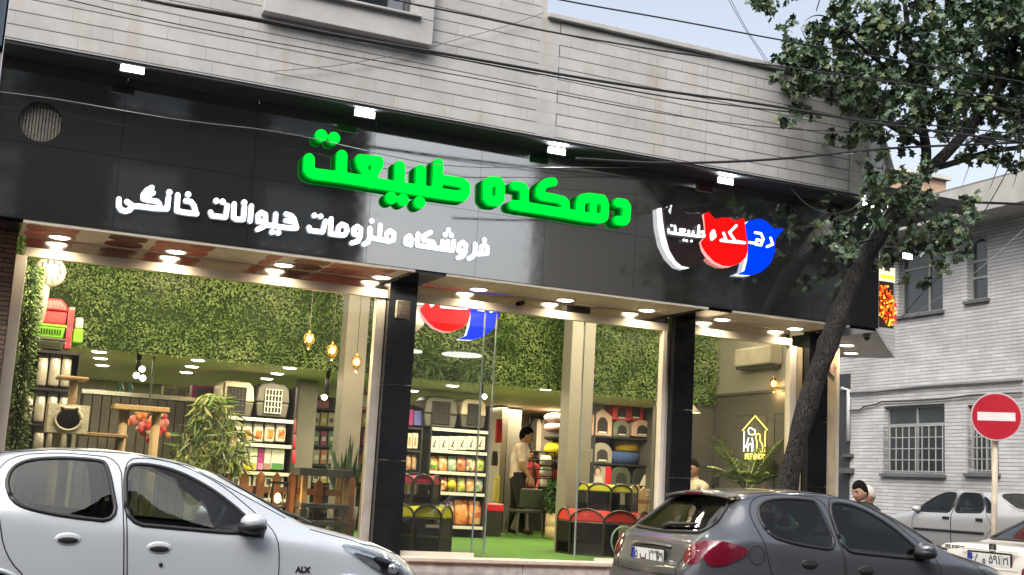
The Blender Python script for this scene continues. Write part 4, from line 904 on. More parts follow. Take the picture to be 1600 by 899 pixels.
def sedan(root, pm):
    fw = [(2.1, .955), (2.1, 1.335), (2.35, 1.345), (2.52, 1.31), (2.8, 1.16), (3.02, .99), (3.0, .945)]
    rw = [(1.28, .98), (1.33, 1.15), (1.5, 1.315), (1.62, 1.34), (2.03, 1.345), (2.03, .96)]
    qw = [(1.0, 1.0), (1.08, 1.08), (1.30, 1.24), (1.43, 1.29), (1.26, 1.10), (1.2, .985)]
    wsp = rnd_poly([(2.68, -.52), (2.62, 0), (2.68, .52), (3.16, .66), (3.26, 0), (3.16, -.66)], 1); bwp = rnd_poly([(.58, -.60), (.54, 0), (.58, .60), (1.14, .50), (1.2, 0), (1.14, -.50)], 1)
    T = dict(glass=[(k, rnd_poly(p_, 1)) for k in 'RL' for p_ in (fw, rw, qw)]+[('T', wsp), ('T', bwp)], L=4.41, wheels=(.78, 3.45), wz=.30, arch=.34, tyre=.295,
        ztop=[(0, .78), (.03, .95), (.06, 1.035), (.2, 1.05), (.48, 1.06), (.6, 1.10), (1.18, 1.36), (1.35, 1.395), (1.9, 1.42), (2.3, 1.415), (2.55, 1.375), (2.8, 1.26), (3.25, .99), (3.4, .955), (3.9, .86), (4.2, .76), (4.36, .62), (4.41, .48)],
        zsh=[(0, .70), (.08, .95), (.3, .99), (.9, .975), (1.5, .955), (2.4, .925), (3.2, .90), (3.9, .80), (4.2, .70), (4.41, .45)],
        wsh=[(0, .74), (.06, .795), (.2, .825), (.8, .845), (1.6, .85), (3.0, .85), (3.7, .83), (4.1, .76), (4.3, .66), (4.41, .5)],
        wtop=[(0, .68), (.1, .74), (.4, .72), (.65, .68), (1.2, .595), (1.8, .595), (2.4, .60), (2.7, .63), (3.2, .72), (3.8, .70), (4.2, .58), (4.41, .42)],
        zbot=[(0, .32), (.25, .22), (.7, .19), (3.8, .19), (4.2, .22), (4.41, .3)], sig=dict(ztop=.025, wtop=.06))
    c = Car(root, T, 1.70, pm)
    for k in 'RL':
        sd = -1 if k == 'R' else 1
        d1 = [(2.08, .30), (2.07, 1.37), (2.4, 1.385), (2.58, 1.33), (3.0, 1.06), (3.12, .92), (3.14, .5), (3.12, .30)]
        d2 = [(1.28, .30), (1.18, .55), (1.0, .72), (1.2, .97), (1.27, 1.12), (1.48, 1.34), (1.62, 1.38), (2.06, 1.375), (2.065, .30)]
        for dd, hx in ((d1, 2.2), (d2, 1.34)):
            dr = c.patch('door', k, rnd_poly(dd, 1), pm, .002, holes=[rnd_poly(fw, 1), rnd_poly(rw, 1), rnd_poly(qw, 1)]); c.line('door_gap', k, rnd_poly(dd, 1), gap, .0045, .0015, dr, True)
            q = c.proj(k, hx, .845, 0); b = MB(); b.box(q.x-.085, q.y-.02, q.z-.028, q.x+.085, q.y+.02, q.z+.028); b.build('handle', trimb, dr, bevel=.008)
        for pw in (fw, rw, qw):
            g = c.patch('side_window', k, rnd_poly(pw, 1), glassd, .0055); c.line('window_seal', k, rnd_poly(pw, 1), trimb, .0165, .002, g, True)
        c.line('side_moulding', k, [(1.22, .60), (2.4, .60), (3.08, .60)], trimb, .025, .004); c.line('side_moulding', k, [(3.85, .6), (4.2, .58)], trimb, .022, .003); c.line('side_moulding', k, [(.05, .6), (.4, .6)], trimb, .022, .003)
        q = c.proj(k, 2.98, .96, 0); y = q.y+sd*.09; mr = MB(); mr.ball((2.98, y, .99), .1, (.8, 1.0, .62), 16); mo = mr.build('mirror', pm, root, True)
        mr = MB(); mr.tube([(2.99, q.y-sd*.02, .93), (2.99, y, .95)], .035); mr.build('mirror_arm', trimb, mo, True)
        c.patch('side_lamp', k, [(3.62, .72), (3.62, .76), (3.70, .755), (3.70, .715)], mat('amber_repeater', (.5, .2, .03), .2, noise=0), .004, res=.03)
        c.patch('tail_lamp', k, [(.03, .74), (.05, .90), (.26, .89), (.22, .74)], redl, .006, res=.03)
        c.patch('tail_lamp', 'B', rnd_poly([(sd*.40, .75), (sd*.42, .88), (sd*.775, .91), (sd*.775, .74)], 1), redl, .006, res=.03)
        c.patch('headlamp', k, [(4.0, .70), (4.0, .77), (4.2, .70), (4.3, .6), (4.2, .58)], chrome, .004, res=.03)
        c.line('boot_gap', 'T', [(.08, sd*.60), (.5, sd*.66), (.82, sd*.62)], gap, .004, .0)
    g = c.patch('windscreen', 'T', wsp, glassd, .005); c.line('window_seal', 'T', wsp, trimb, .014, .003, g, True)
    interior(root, 2.2, 1.42, 3.2, .68, cabin); b = MB(); b.box(.45, -.7, .93, 1.3, .7, .96); b.build('parcel_shelf', cabin, root)
    g = c.patch('rear_window', 'T', rnd_poly([(.58, -.60), (.54, 0), (.58, .60), (1.14, .50), (1.2, 0), (1.14, -.50)], 1), glassd, .005)
    c.line('window_seal', 'T', rnd_poly([(.58, -.60), (.54, 0), (.58, .60), (1.14, .50), (1.2, 0), (1.14, -.50)], 1), trimb, .018, .003, g, True)
    c.line('boot_gap', 'B', [(-.60, 1.02), (-.58, .66), (0, .64), (.58, .66), (.60, 1.02)], gap, .004, .0)
    bp = c.patch('rear_bumper', 'B', rnd_poly([(-.76, .34), (-.79, .60), (0, .62), (.79, .60), (.76, .34)], 1), pm, .03)
    c.line('bumper_strip', 'B', [(-.78, .52), (0, .53), (.78, .52)], trimb, .025, .012, bp)
    b = MB(); b.box(-.004, -.36, .81, .02, .36, .82); b.box(-.004, -.36, .985, .02, .36, .995); b.build('plate_surround', pm, root, bevel=.004)
    return c
CW = paint('white_car_paint', (.56, .60, .65), .15, .3); CG = paint('grey_car_paint', (.115, .122, .134), .55, .3); CC = paint('cream_car_paint', (.66, .63, .57), .0, .3); CS = paint('silver_car_paint', (.52, .51, .49), .35, .32)
# white hatchback at the kerb, in front of the left shop window
r = thing('parked_car', 'white hatchback car parked side-on before the left shop window', 'car', (0, 0, 0), 'cars parked along the street')
c = hatch(r, CW, 'white')
q = c.proj('R', 2.72, .675, .003); text_mesh('badge', 'ALX', .055, trimb, r, q, (1, 0, 0), (0, 0, 1), .003, bold=.003)
r.location = (-.36, 9.63, 0)
# grey hatchback seen from behind
r = thing('parked_car', 'dark grey hatchback car with red tail lamp and number plate, seen from behind', 'car', (0, 0, 0), 'cars parked along the street')
c = hatch(r, CG, 'grey')
q = c.proj('B', 0, .83, .0); plate(c, q.x-.012, .83, '۸۵ ب ۲۳۴', '۷۹', r)
q = c.proj('B', -.40, .79, .004); text_mesh('badge', '206', .05, chrome, r, q, (0, -1, 0), (0, 0, 1), .004, bold=.002)
r.location = (5.52, 9.34, 0)
# cream sedan ahead of it
r = thing('parked_car', 'cream white sedan with its boot and number plate towards us', 'car', (0, 0, 0), 'cars parked along the street')
c = sedan(r, CC)
q = c.proj('B', 0, .90, .0); plate(c, q.x-.012, .90, '۶۸ و ۵۹۱', '۲۱', r)
q = c.proj('B', .50, .985, .003); text_mesh('badge', 'PEUGEOT', .06, chrome, r, q, (0, -1, 0), (0, 0, 1), .003, bold=.003)
q = c.proj('B', 0, 1.0, .004); b = MB(); b.box(q.x-.006, -.045, q.z-.05, q.x+.004, .045, q.z+.05); e = b.build('emblem', trimb, r, bevel=.006)
b = MB(); b.prism([(q.x-.008, .02, q.z-.035), (q.x-.008, .005, q.z+.035), (q.x-.008, -.025, q.z+.03), (q.x-.008, -.012, q.z+.005), (q.x-.008, -.028, q.z-.01), (q.x-.008, -.005, q.z-.035)], (.001, 0, 0)); b.build('lion_mark', chrome, e)
r.location = (9.25, 9.15, 0)
# silver sedan in the side street
r = thing('parked_car', 'silver sedan parked along the white brick house in the side street', 'car', (0, 0, 0), 'cars parked along the street')
c = sedan(r, CS)
r.location = (18.55, 16.4, .36); r.rotation_euler = (0, 0, R(90))
# ------------------------------------------------------------------ no entry sign
t = thing('no_entry_sign', 'round red no entry sign with white bar on a pale post', 'road sign', (11.22, 11.0, .1))
dv = Vector((-11.2, -10.9, 0)).normalized(); sdv = Vector((-dv.y, dv.x, 0)); cz = 2.48; cx, cyy = 11.19, 10.93
def sp(u, v, w_): return tuple(Vector((cx, cyy, cz))+sdv*u+Vector((0, 0, v))+dv*w_)
def disc(r, w0, w1, name, m, parent):
    n = 40; ring = [sp(r*math.cos(2*PI*k/n), r*math.sin(2*PI*k/n), w0) for k in range(n)]
    return MB().prism(ring, dv*(w1-w0)).build(name, m, parent, bevel=.002)
disc(.288, -.01, .004, 'sign_plate', mat('sign_pale_rim', (.5, .44, .46), .4, noise=.1), t); disc(.27, .0045, .007, 'red_face', mat('sign_red', (.42, .012, .03), .35, noise=.08), t)
MB().prism([sp(-.21, -.05, .0075), sp(.21, -.05, .0075), sp(.21, .05, .0075), sp(-.21, .05, .0075)], dv*.002).build('white_bar', mat('sign_white', (.7, .68, .68), .4, noise=.05), t)
MB().tube([(11.31, 11.14, .0), (11.235, 10.975, cz+.2)], .034, 14).build('post', mat('cream_post', (.55, .49, .40), .5, noise=.15), t, True)

# ------------------------------------------------------------------ white brick house across the side street
XA = 20.1
def brickmat(name, c1, c2, mo, bw, rh, ms, ax='Y'):
    m = mat(name, c1, .8, noise=0); nt = m.node_tree; b = nt.nodes['Principled BSDF']; L = nt.links.new
    tc = N(nt, 'ShaderNodeTexCoord'); sx = N(nt, 'ShaderNodeSeparateXYZ'); L(tc.outputs['Object'], sx.inputs[0]); cm = N(nt, 'ShaderNodeCombineXYZ'); L(sx.outputs[ax], cm.inputs[0]); L(sx.outputs['Z'], cm.inputs[1])
    br = N(nt, 'ShaderNodeTexBrick'); L(cm.outputs[0], br.inputs['Vector']); br.inputs['Scale'].default_value = 1; br.inputs['Brick Width'].default_value = bw; br.inputs['Row Height'].default_value = rh; br.inputs['Mortar Size'].default_value = ms
    br.inputs['Color1'].default_value = (*c1, 1); br.inputs['Color2'].default_value = (*c2, 1); br.inputs['Mortar'].default_value = (*mo, 1); br.inputs['Mortar Smooth'].default_value = .3
    nz = N(nt, 'ShaderNodeTexNoise'); nz.inputs['Scale'].default_value = .8; nz.inputs['Detail'].default_value = 9; L(tc.outputs['Object'], nz.inputs['Vector'])
    mp = N(nt, 'ShaderNodeMapRange'); L(nz.outputs[0], mp.inputs[0]); mp.inputs[1].default_value = .25; mp.inputs[2].default_value = .75; mp.inputs[3].default_value = .66; mp.inputs[4].default_value = 1.14
    vm = N(nt, 'ShaderNodeVectorMath', operation='SCALE'); L(br.outputs[0], vm.inputs[0]); L(mp.outputs[0], vm.inputs['Scale']); L(vm.outputs[0], b.inputs['Base Color'])
    bp = N(nt, 'ShaderNodeBump'); bp.inputs['Strength'].default_value = .6; bp.inputs['Distance'].default_value = .02; bp.invert = True; L(br.outputs['Fac'], bp.inputs['Height']); L(bp.outputs[0], b.inputs['Normal'])
    return m
WB = brickmat('white_painted_brick', (.60, .59, .57), (.48, .47, .46), (.40, .375, .37), .36, .080, .005)
nt = WB.node_tree; b_ = nt.nodes['Principled BSDF']; src = b_.inputs['Base Color'].links[0].from_socket     # raked bed joints, their shadow lines painted dark
tc = N(nt, 'ShaderNodeTexCoord'); sx = N(nt, 'ShaderNodeSeparateXYZ'); nt.links.new(tc.outputs['Object'], sx.inputs[0])
dv_ = N(nt, 'ShaderNodeMath', operation='DIVIDE'); dv_.inputs[1].default_value = .080; nt.links.new(sx.outputs[2], dv_.inputs[0])
fr_ = N(nt, 'ShaderNodeMath', operation='FRACT'); nt.links.new(dv_.outputs[0], fr_.inputs[0])
rp = N(nt, 'ShaderNodeMapRange'); nt.links.new(fr_.outputs[0], rp.inputs[0]); rp.inputs[1].default_value = .16; rp.inputs[2].default_value = .3; rp.inputs[3].default_value = .85; rp.inputs[4].default_value = 0
nb_ = N(nt, 'ShaderNodeTexNoise'); nb_.inputs['Scale'].default_value = 1.7; nb_.inputs['Detail'].default_value = 3; nt.links.new(tc.outputs['Object'], nb_.inputs['Vector'])
nm_ = N(nt, 'ShaderNodeMath', operation='MULTIPLY', use_clamp=True); nt.links.new(rp.outputs[0], nm_.inputs[0]); nq = N(nt, 'ShaderNodeMapRange'); nt.links.new(nb_.outputs[0], nq.inputs[0]); nq.inputs[1].default_value = .3; nq.inputs[2].default_value = .65; nq.inputs[3].default_value = .45; nq.inputs[4].default_value = 1.0; nt.links.new(nq.outputs[0], nm_.inputs[1])
mj = N(nt, 'ShaderNodeMix', data_type='RGBA'); nt.links.new(nm_.outputs[0], mj.inputs[0]); nt.links.new(src, mj.inputs[6]); mj.inputs[7].default_value = (.16, .158, .155, 1); nt.links.new(mj.outputs[2], b_.inputs['Base Color'])
hs = thing('brick_house', 'white painted brick house with barred windows across the side street', 'house', (XA, 21, 0))
def Wp(x, y): return PX(x, y, XA)
# wall with real openings: cut into strips along Y
ops = []
def opening(xa, ya, xb, yb): a = Wp(xa, (ya+yb)/2); b = Wp(xb, (ya+yb)/2); zt = Wp((xa+xb)/2, ya).z; zb = Wp((xa+xb)/2, yb).z; return (min(a.y, b.y), max(a.y, b.y), zb, zt)
o_l = opening(1381, 633, 1476, 741); o_r = opening(1512, 632, 1560, 740); o_u = opening(1404, 372, 1473, 490); o_s = opening(1511, 368, 1543, 469)
Y0, Y1, ZT = 12.5, 26.0, 8.15
ycuts = sorted({Y0, Y1, *[v for o in (o_l, o_r, o_u, o_s) for v in o[:2]]})
b = MB()
for ya, yb in zip(ycuts[:-1], ycuts[1:]):
    ym = (ya+yb)/2; zc = [0.1]; holes = sorted([(o[2], o[3]) for o in (o_l, o_r, o_u, o_s) if o[0] < ym < o[1]])
    for h0, h1_ in holes: b.box(XA, ya, zc[-1], XA+.35, yb, h0); zc.append(h1_)
    b.box(XA, ya, zc[-1], XA+.35, yb, ZT)
b.build('wall', WB, hs)
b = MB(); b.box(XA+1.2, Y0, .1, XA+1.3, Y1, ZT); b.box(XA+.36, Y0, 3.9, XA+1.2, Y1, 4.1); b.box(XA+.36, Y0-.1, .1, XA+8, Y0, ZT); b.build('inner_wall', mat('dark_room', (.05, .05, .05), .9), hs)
hw_ = mat('worn_white_frame', (.30, .30, .285), .5, noise=.15); dg = mat('dim_pane', (.05, .058, .062), .05, spec=.8, noise=.3, scale=.7); curt = mat('grey_curtain', (.22, .23, .23), .9, noise=.2, scale=2)
def window(o, cols, rows, arch=False, bars=0, label=None):
    y0, y1, z0, z1 = o; xx = XA+.12
    f = MB(); th = .06
    f.box(xx, y0, z0, xx+.06, y0+th, z1); f.box(xx, y1-th, z0, xx+.06, y1, z1); f.box(xx+.001, y0+th, z0, xx+.059, y1-th, z0+th); f.box(xx+.001, y0+th, z1-th, xx+.059, y1-th, z1)
    for c in cols: yy = y0+(y1-y0)*c; f.box(xx+.004, yy-.03, z0+th, xx+.056, yy+.03, z1-th)
    for c in rows: zz = z0+(z1-z0)*c; f.box(xx+.002, y0+th, zz-.03, xx+.058, y1-th, zz+.03)
    if arch:
        ym, hw2 = (y0+y1)/2, (y1-y0)/2-th; zc = z1-th-hw2
        for sgn in (-1, 1):
            pts = [(xx-.004, ym+sgn*hw2, z1-th+.001)]+[(xx-.004, ym+sgn*hw2*math.cos(a), zc+hw2*math.sin(a)) for a in np.linspace(0, PI/2, 9)]
            f.prism(pts, (.05, 0, 0))
    w_ = f.build('window', hw_, hs)
    if label: w_['label'] = label
    g = MB(); g.box(xx+.03, y0+th, z0+th, xx+.036, y1-th, z1-th); g.build('pane', dg, w_)
    s_ = MB(); s_.box(XA-.09, y0-.06, z0-.07, XA+.12, y1+.06, z0); s_.build('sill', mat('dark_sill', (.12, .12, .12), .7, noise=.2), w_)
    if bars:
        g = MB(); zb1 = z0+(z1-z0)*.70
        for k in range(bars+1): yy = y0+.03+(y1-y0-.06)*k/bars; g.tube([(XA-.03, yy, z0+.02), (XA-.03, yy, zb1)], .016, 6)
        for k in range(5): zz = z0+.06+(zb1-z0-.08)*k/4; g.tube([(XA-.03, y0, zz), (XA-.03, y1, zz)], .014, 6)
        g.build('bars', hw_, w_)
    return w_
window(o_l, (.5,), (.72,), bars=9, label='wide barred ground floor window'); window(o_r, (.5,), (.72,), bars=6); window(o_u, (.38,), (.62,), label='large upper window'); window(o_s, (), (.36, .62), arch=True, label='narrow upper window with arched top')
# eaves: projecting white fascia band over a soffit
eb = MB(); e0 = PX(1482, 342, XA-1.0); zb_ = e0.z; eb.box(XA-1.0, Y0, zb_, XA-.9, e0.y+6, zb_+.62); eb.build('eaves_band', mat('eaves_white', (.36, .35, .325), .7, noise=.15, scale=2), hs)
eb = MB(); eb.box(XA-.9, Y0, zb_+.03, XA+.35, e0.y+6, zb_+.1); eb.build('eaves_soffit', mat('eaves_soffit_grey', (.38, .37, .34), .8, noise=.15), hs)
eb = MB(); eb.box(XA-.95, Y0, zb_+.62, XA+8, Y1, zb_+.68); eb.build('roof', mat('roof_sheet', (.15, .15, .15), .8), hs)
d = Wp(1314, 680); b = MB(); b.box(XA-.02, d.y-.35, .2, XA-.002, d.y+.55, Wp(1316, 585).z); b.build('door', mat('dark_metal_door', (.035, .037, .04), .4, noise=.15), hs)
# pipes and cables on its wall
b = MB(); q0 = Wp(1328, 690); q1 = Wp(1328, 610); b.tube([(XA-.06, q0.y, q0.z), (XA-.06, q0.y, q1.z), (XA-.06, q0.y+.25, q1.z+.05)], .05, 10); tag(b.build('drain_pipe', mat('white_pipe', (.5, .5, .49), .5, noise=.1), None, True), 'white drain pipe on the far end of the brick house wall', 'pipe')
def wallcable(pts, r, name, lab, col=(.05, .05, .05)):
    q = [Wp(*p)-Vector((.05, 0, 0)) for p in pts]; tag(MB().tube(q, r, 6).build(name, mat('cable_%g' % col[0], col, .6, noise=0), None, True), lab, 'cable')
wallcable([(1325, 615), (1372, 612), (1450, 604), (1600, 594)], .03, 'conduit', 'straight grey conduit along the brick house wall', (.16, .16, .16))
wallcable([(1330, 642), (1345, 642), (1352, 636), (1372, 632), (1380, 628), (1420, 627), (1475, 624), (1520, 618), (1600, 614)], .02, 'wall_cable', 'wavy black cable above the barred windows')
b = MB(); q = Wp(1331, 735); b.box(XA-.2, q.y-.1, q.z-.08, XA, q.y+.25, q.z+.05); q = Wp(1330, 712); b.box(XA-.12, q.y-.1, q.z-.04, XA, q.y+.2, q.z+.04); tag(b.build('gas_meter', mat('rusty_meter', (.08, .08, .08), .7, noise=.3)), 'small dark gas meter on the brick house wall', 'meter')
# peach brick block further back and the neighbour on the left
pb = thing('apartment_block', 'peach brick block rising behind the leaves beyond the side street', 'building', (24, 36, 0))
x0 = P(1335, 250, 36).x; b = MB(); b.box(x0, 36, 0, P(1478, 260, 36).x, 44, P(1400, 268, 36).z); b.build('wall', brickmat('peach_brick', (.46, .30, .20), (.40, .26, .18), (.36, .27, .2), .5, .2, .02, 'X'), pb)
b = MB(); b.box(x0-.1, 35.8, P(1400, 268, 36).z, P(1478, 260, 36).x+.1, 44, P(1400, 262, 36).z); b.build('roof_edge', plain, pb)
for k in range(3):
    xa = x0+1.0+k*2.2; b = MB(); b.box(xa, 35.98, 8, xa+1.1, 36.05, 9.6); b.build('window', dg, pb)
nb = thing('neighbour_building', 'building left of the shop with brown ledge stone pier and blue glass above', 'building', (-2, 12, 0))
led_ = brickmat('ledge_stone', (.24, .15, .10), (.12, .08, .055), (.03, .022, .018), .19, .045, .006, 'X')
b = MB(); b.box(-.30, 12.2, .2, .282, 12.6, 3.44); b.build('stone_pier', led_, nb)
b = MB(); b.box(-.32, 11.55, 3.46, -.045, 12.2, 4.95); b.build('upper_pier', mat('tan_render', (.36, .30, .23), .8, noise=.3, scale=7, bump=.4), nb)
b = MB(); b.box(-.2, 11.9, 3.0, .02, 11.99, 3.46); b.build('sign_edge', mat('white_sign_edge', (.55, .52, .48), .5, noise=.1), nb)
b = MB(); b.box(-9, 12.3, .2, -.31, 21, 3.44); b.build('shopfront_wall', mat('tan_wall', (.3, .25, .2), .8, noise=.2), nb)
b = MB(); b.box(-9, 11.6, 4.96, -.08, 21, 11); b.build('upper_wall', plain, nb)
b = MB(); b.box(-3, 11.5, 5.0, -.06, 11.59, 8.2); w_ = b.build('window', mat('blue_frame', (.06, .09, .13), .4, noise=0), nb)
b = MB(); b.box(-2.9, 11.47, 5.12, -.14, 11.498, 8.1); b.build('pane', mat('blue_pane', (.06, .19, .42), .1, spec=.9, noise=.1), w_)
b = MB(); b.box(-2.9, 11.46, 5.55, -.14, 11.469, 5.6); b.build('glazing_bar', MATS['blue_frame'], w_)
# ------------------------------------------------------------------ unseen far side of the street, invented to be mirrored in glass and fascia
def block(name, lab, x0, x1, y, h, m, cols, floors):
    t = thing(name, lab, 'building', ((x0+x1)/2, y, 0)); b = MB(); b.box(x0, y-10, .1, x1, y, h); b.build('wall', m, t)
    for i in range(cols):
        for j in range(floors):
            xa = x0+(x1-x0)*(i+.28)/cols; xb = x0+(x1-x0)*(i+.72)/cols; za = 1+j*3.2
            b = MB(); b.box(xa, y-.02, za, xb, y+.015, za+1.6); wn = b.build('window', dg, t)
            b = MB(); b.box(xa-.06, y, za-.08, xb+.06, y+.07, za-.001); b.build('sill', plain, wn)
block('dark_brick_block', 'unseen dark brick apartment block invented across the street for reflections', -34, 9.6, -9, 21, brickmat('dark_brick', (.035, .032, .032), (.028, .026, .027), (.02, .02, .02), .25, .08, .01, 'X'), 11, 6)
block('pale_stone_house', 'unseen low pale stone house invented across the street for reflections', 9.7, 19.2, -10, 6.2, mat('pale_stone', (.62, .6, .56), .8, noise=.08, scale=1), 4, 1)
block('dark_stone_block', 'unseen dark stone apartment block invented further along the far side for reflections', 19.3, 48, -9, 17, mat('dark_stone', (.035, .035, .037), .8, noise=.15), 7, 4)
# ------------------------------------------------------------------ street tree on the pavement
random.seed(11)
TY = 10.85
def barkmat():
    m = mat('plane_bark', (.02, .017, .015), .9, noise=0); nt = m.node_tree; b = nt.nodes['Principled BSDF']; L = nt.links.new
    tc = N(nt, 'ShaderNodeTexCoord'); mp = N(nt, 'ShaderNodeMapping'); mp.inputs['Scale'].default_value = (38, 38, 8); L(tc.outputs['Object'], mp.inputs[0])
    v = N(nt, 'ShaderNodeTexVoronoi', feature='DISTANCE_TO_EDGE'); v.inputs['Scale'].default_value = 1; L(mp.outputs[0], v.inputs['Vector'])
    n = N(nt, 'ShaderNodeTexNoise'); n.inputs['Scale'].default_value = 6; n.inputs['Detail'].default_value = 8; L(tc.outputs['Object'], n.inputs['Vector'])
    cr = N(nt, 'ShaderNodeValToRGB'); e = cr.color_ramp.elements; e[0].position = .3; e[0].color = (.007, .0062, .0055, 1); e[1].position = .72; e[1].color = (.040, .034, .029, 1); L(n.outputs[0], cr.inputs[0])
    r = N(nt, 'ShaderNodeMapRange'); L(v.outputs['Distance'], r.inputs[0]); r.inputs[2].default_value = .14; r.inputs[3].default_value = .42; r.inputs[4].default_value = 1
    vm = N(nt, 'ShaderNodeVectorMath', operation='SCALE'); L(cr.outputs[0], vm.inputs[0]); L(r.outputs[0], vm.inputs['Scale']); L(vm.outputs[0], b.inputs['Base Color'])
    bp = N(nt, 'ShaderNodeBump'); bp.inputs['Strength'].default_value = 1; bp.inputs['Distance'].default_value = .03; ad = N(nt, 'ShaderNodeMath', operation='MULTIPLY_ADD'); L(n.outputs[0], ad.inputs[0]); ad.inputs[1].default_value = 1.2; L(r.outputs[0], ad.inputs[2]); L(ad.outputs[0], bp.inputs['Height']); L(bp.outputs[0], b.inputs['Normal']); return m
bark = barkmat()
tree = thing('street_tree', 'tall leaning street tree with dark trunk in front of the canopy corner', 'tree', (P(1225, 900, TY).x, TY, .2))
def br(pts): return [P(x, y, TY+dy) for x, y, dy in pts]
trunk = br([(1212, 930, 0), (1224, 800, 0), (1234, 740, 0), (1254, 655, 0), (1280, 575, .02), (1308, 500, .03), (1335, 432, .05), (1370, 372, .05), (1405, 322, .1), (1440, 275, .1)])
b = MB(); b.tube(trunk, [.15, .12, .115, .11, .107, .104, .10, .098, .095, .095], 14)
tr = b.build('trunk', bark, tree, True)
d_ = tr.modifiers.new('s', 'SUBSURF'); d_.levels = 2; d_.render_levels = 2
tx = bpy.data.textures.new('bark', 'CLOUDS'); tx.noise_scale = .12; dm = tr.modifiers.new('d', 'DISPLACE'); dm.texture = tx; dm.strength = .09; dm.texture_coords = 'LOCAL'
LIMBS = [([(1440, 275, .1), (1452, 240, .1), (1436, 185, 0), (1428, 120, -.1), (1420, 60, -.2), (1412, -10, -.3)], .075, .03),
         ([(1440, 275, .1), (1475, 245, .1), (1510, 205, 0), (1545, 165, -.1), (1580, 95, -.3), (1600, 20, -.5)], .085, .04),
         ([(1455, 265, .1), (1500, 252, .2), (1545, 236, .3), (1600, 230, .4), (1680, 222, .5)], .045, .03),
         ([(1450, 235, .1), (1420, 215, .4), (1380, 190, .5), (1320, 165, .5), (1260, 140, .4), (1225, 125, .3)], .04, .008),
         ([(1432, 150, 0), (1390, 110, -.3), (1340, 70, -.5), (1300, 30, -.6)], .035, .01),
         ([(1436, 180, 0), (1470, 130, .3), (1490, 70, .5), (1500, 0, .6)], .035, .012),
         ([(1405, 322, .1), (1380, 318, -.1), (1350, 320, -.2), (1320, 345, -.3)], .025, .008),
         ([(1405, 322, .1), (1440, 335, -.1), (1460, 370, -.2), (1455, 420, -.2)], .025, .006),
         ([(1370, 372, .05), (1340, 380, -.2), (1318, 385, -.3)], .018, .005),
         ([(1545, 165, -.1), (1570, 175, -.3), (1610, 180, -.4)], .04, .02),
         ([(1320, 165, .5), (1290, 110, .4), (1262, 70, .3), (1250, 40, .3)], .014, .004),
         ([(1300, 30, -.6), (1275, 20, -.6), (1255, 35, -.6)], .012, .003), ([(1300, 30, -.6), (1285, 45, -.6), (1262, 50, -.6)], .009, .003), ([(1275, 20, -.6), (1280, 0, -.6), (1290, -20, -.6)], .009, .003),
         ([(1600, 190, -.4), (1575, 215, -.6), (1560, 260, -.7), (1545, 300, -.8)], .012, .003), ([(1600, 200, -.4), (1560, 190, -.6), (1530, 215, -.7), (1500, 300, -.8)], .01, .003), ([(1590, 160, -.5), (1600, 240, -.6), (1580, 300, -.7)], .01, .003)]
for pts, r0_, r1_ in LIMBS:
    q = br(pts); n = len(q); b = MB(); b.tube(q, [r0_+(r1_-r0_)*k/(n-1) for k in range(n)], 8); lo = b.build('branch', bark, tree, True)
    s_ = lo.modifiers.new('s', 'SUBSURF'); s_.levels = 1; s_.render_levels = 2
CL = [(1240, 75, 24), (1255, 92, 26), (1225, 122, 22), (1285, 128, 36), (1262, 112, 24), (1330, 50, 44), (1312, 25, 30), (1335, 145, 42), (1360, 180, 34), (1400, 30, 58), (1378, 85, 46), (1405, 120, 52), (1425, 190, 36), (1375, 232, 26), (1470, 50, 46), (1462, 120, 38), (1470, 165, 36), (1545, 30, 56), (1580, 30, 56), (1572, 95, 56), (1595, 130, 50), (1545, 110, 34), (1500, 185, 26), (1590, 190, 44), (1555, 175, 32),
      (1352, 296, 30), (1390, 300, 34), (1412, 268, 22), (1440, 318, 34), (1412, 338, 34), (1452, 362, 36), (1385, 348, 26), (1440, 405, 30), (1470, 385, 24), (1350, 350, 16), (1590, 258, 18), (1562, 247, 16), (1535, 245, 14), (1380, 402, 20), (1320, 388, 13), (1310, 375, 9), (1250, 186, 9), (1272, 185, 9), (1232, 188, 8), (1195, 0, 18), (1215, 2, 10), (1248, 30, 7), (1308, 90, 26), (1510, 240, 14), (1432, 442, 14), (1368, 410, 12), (1340, 215, 18), (1360, 130, 30), (1445, 90, 30), (1500, 20, 22), (1520, 145, 16), (1400, 160, 28), (1362, 262, 14), (1620, 60, 50), (1640, 130, 60), (1630, 230, 30), (1470, 420, 12), (1345, 250, 14), (1600, 5, 50), (1510, 70, 16)]
LF = [mat('plane_leaf', (.07, .12, .06), .5, noise=.25, scale=4), mat('plane_dark_leaf', (.048, .085, .048), .5, noise=.25, scale=4), mat('plane_pale_leaf', (.115, .15, .055), .55, noise=.2, scale=4)]
b = MB()
def lobed(b, c, d, up, L, mi):       # a small lobed leaf, slightly cupped
    d = d.normalized(); sd = d.cross(up); sd = sd.normalized() if sd.length > 1e-4 else d.orthogonal().normalized(); nn = sd.cross(d)
    pr = [(0, 0, 0), (.25, .34, .06), (.42, .22, .03), (.62, .46, .12), (.72, .18, .05), (1, 0, .0), (.72, -.18, .05), (.62, -.46, .12), (.42, -.22, .03), (.25, -.34, .06)]
    b.add([c+d*(L*a)+sd*(L*e)+nn*(L*f) for a, e, f in pr], [(0, 1, 2, 8, 9), (2, 3, 4, 6, 7, 8), (4, 5, 6)], mi)
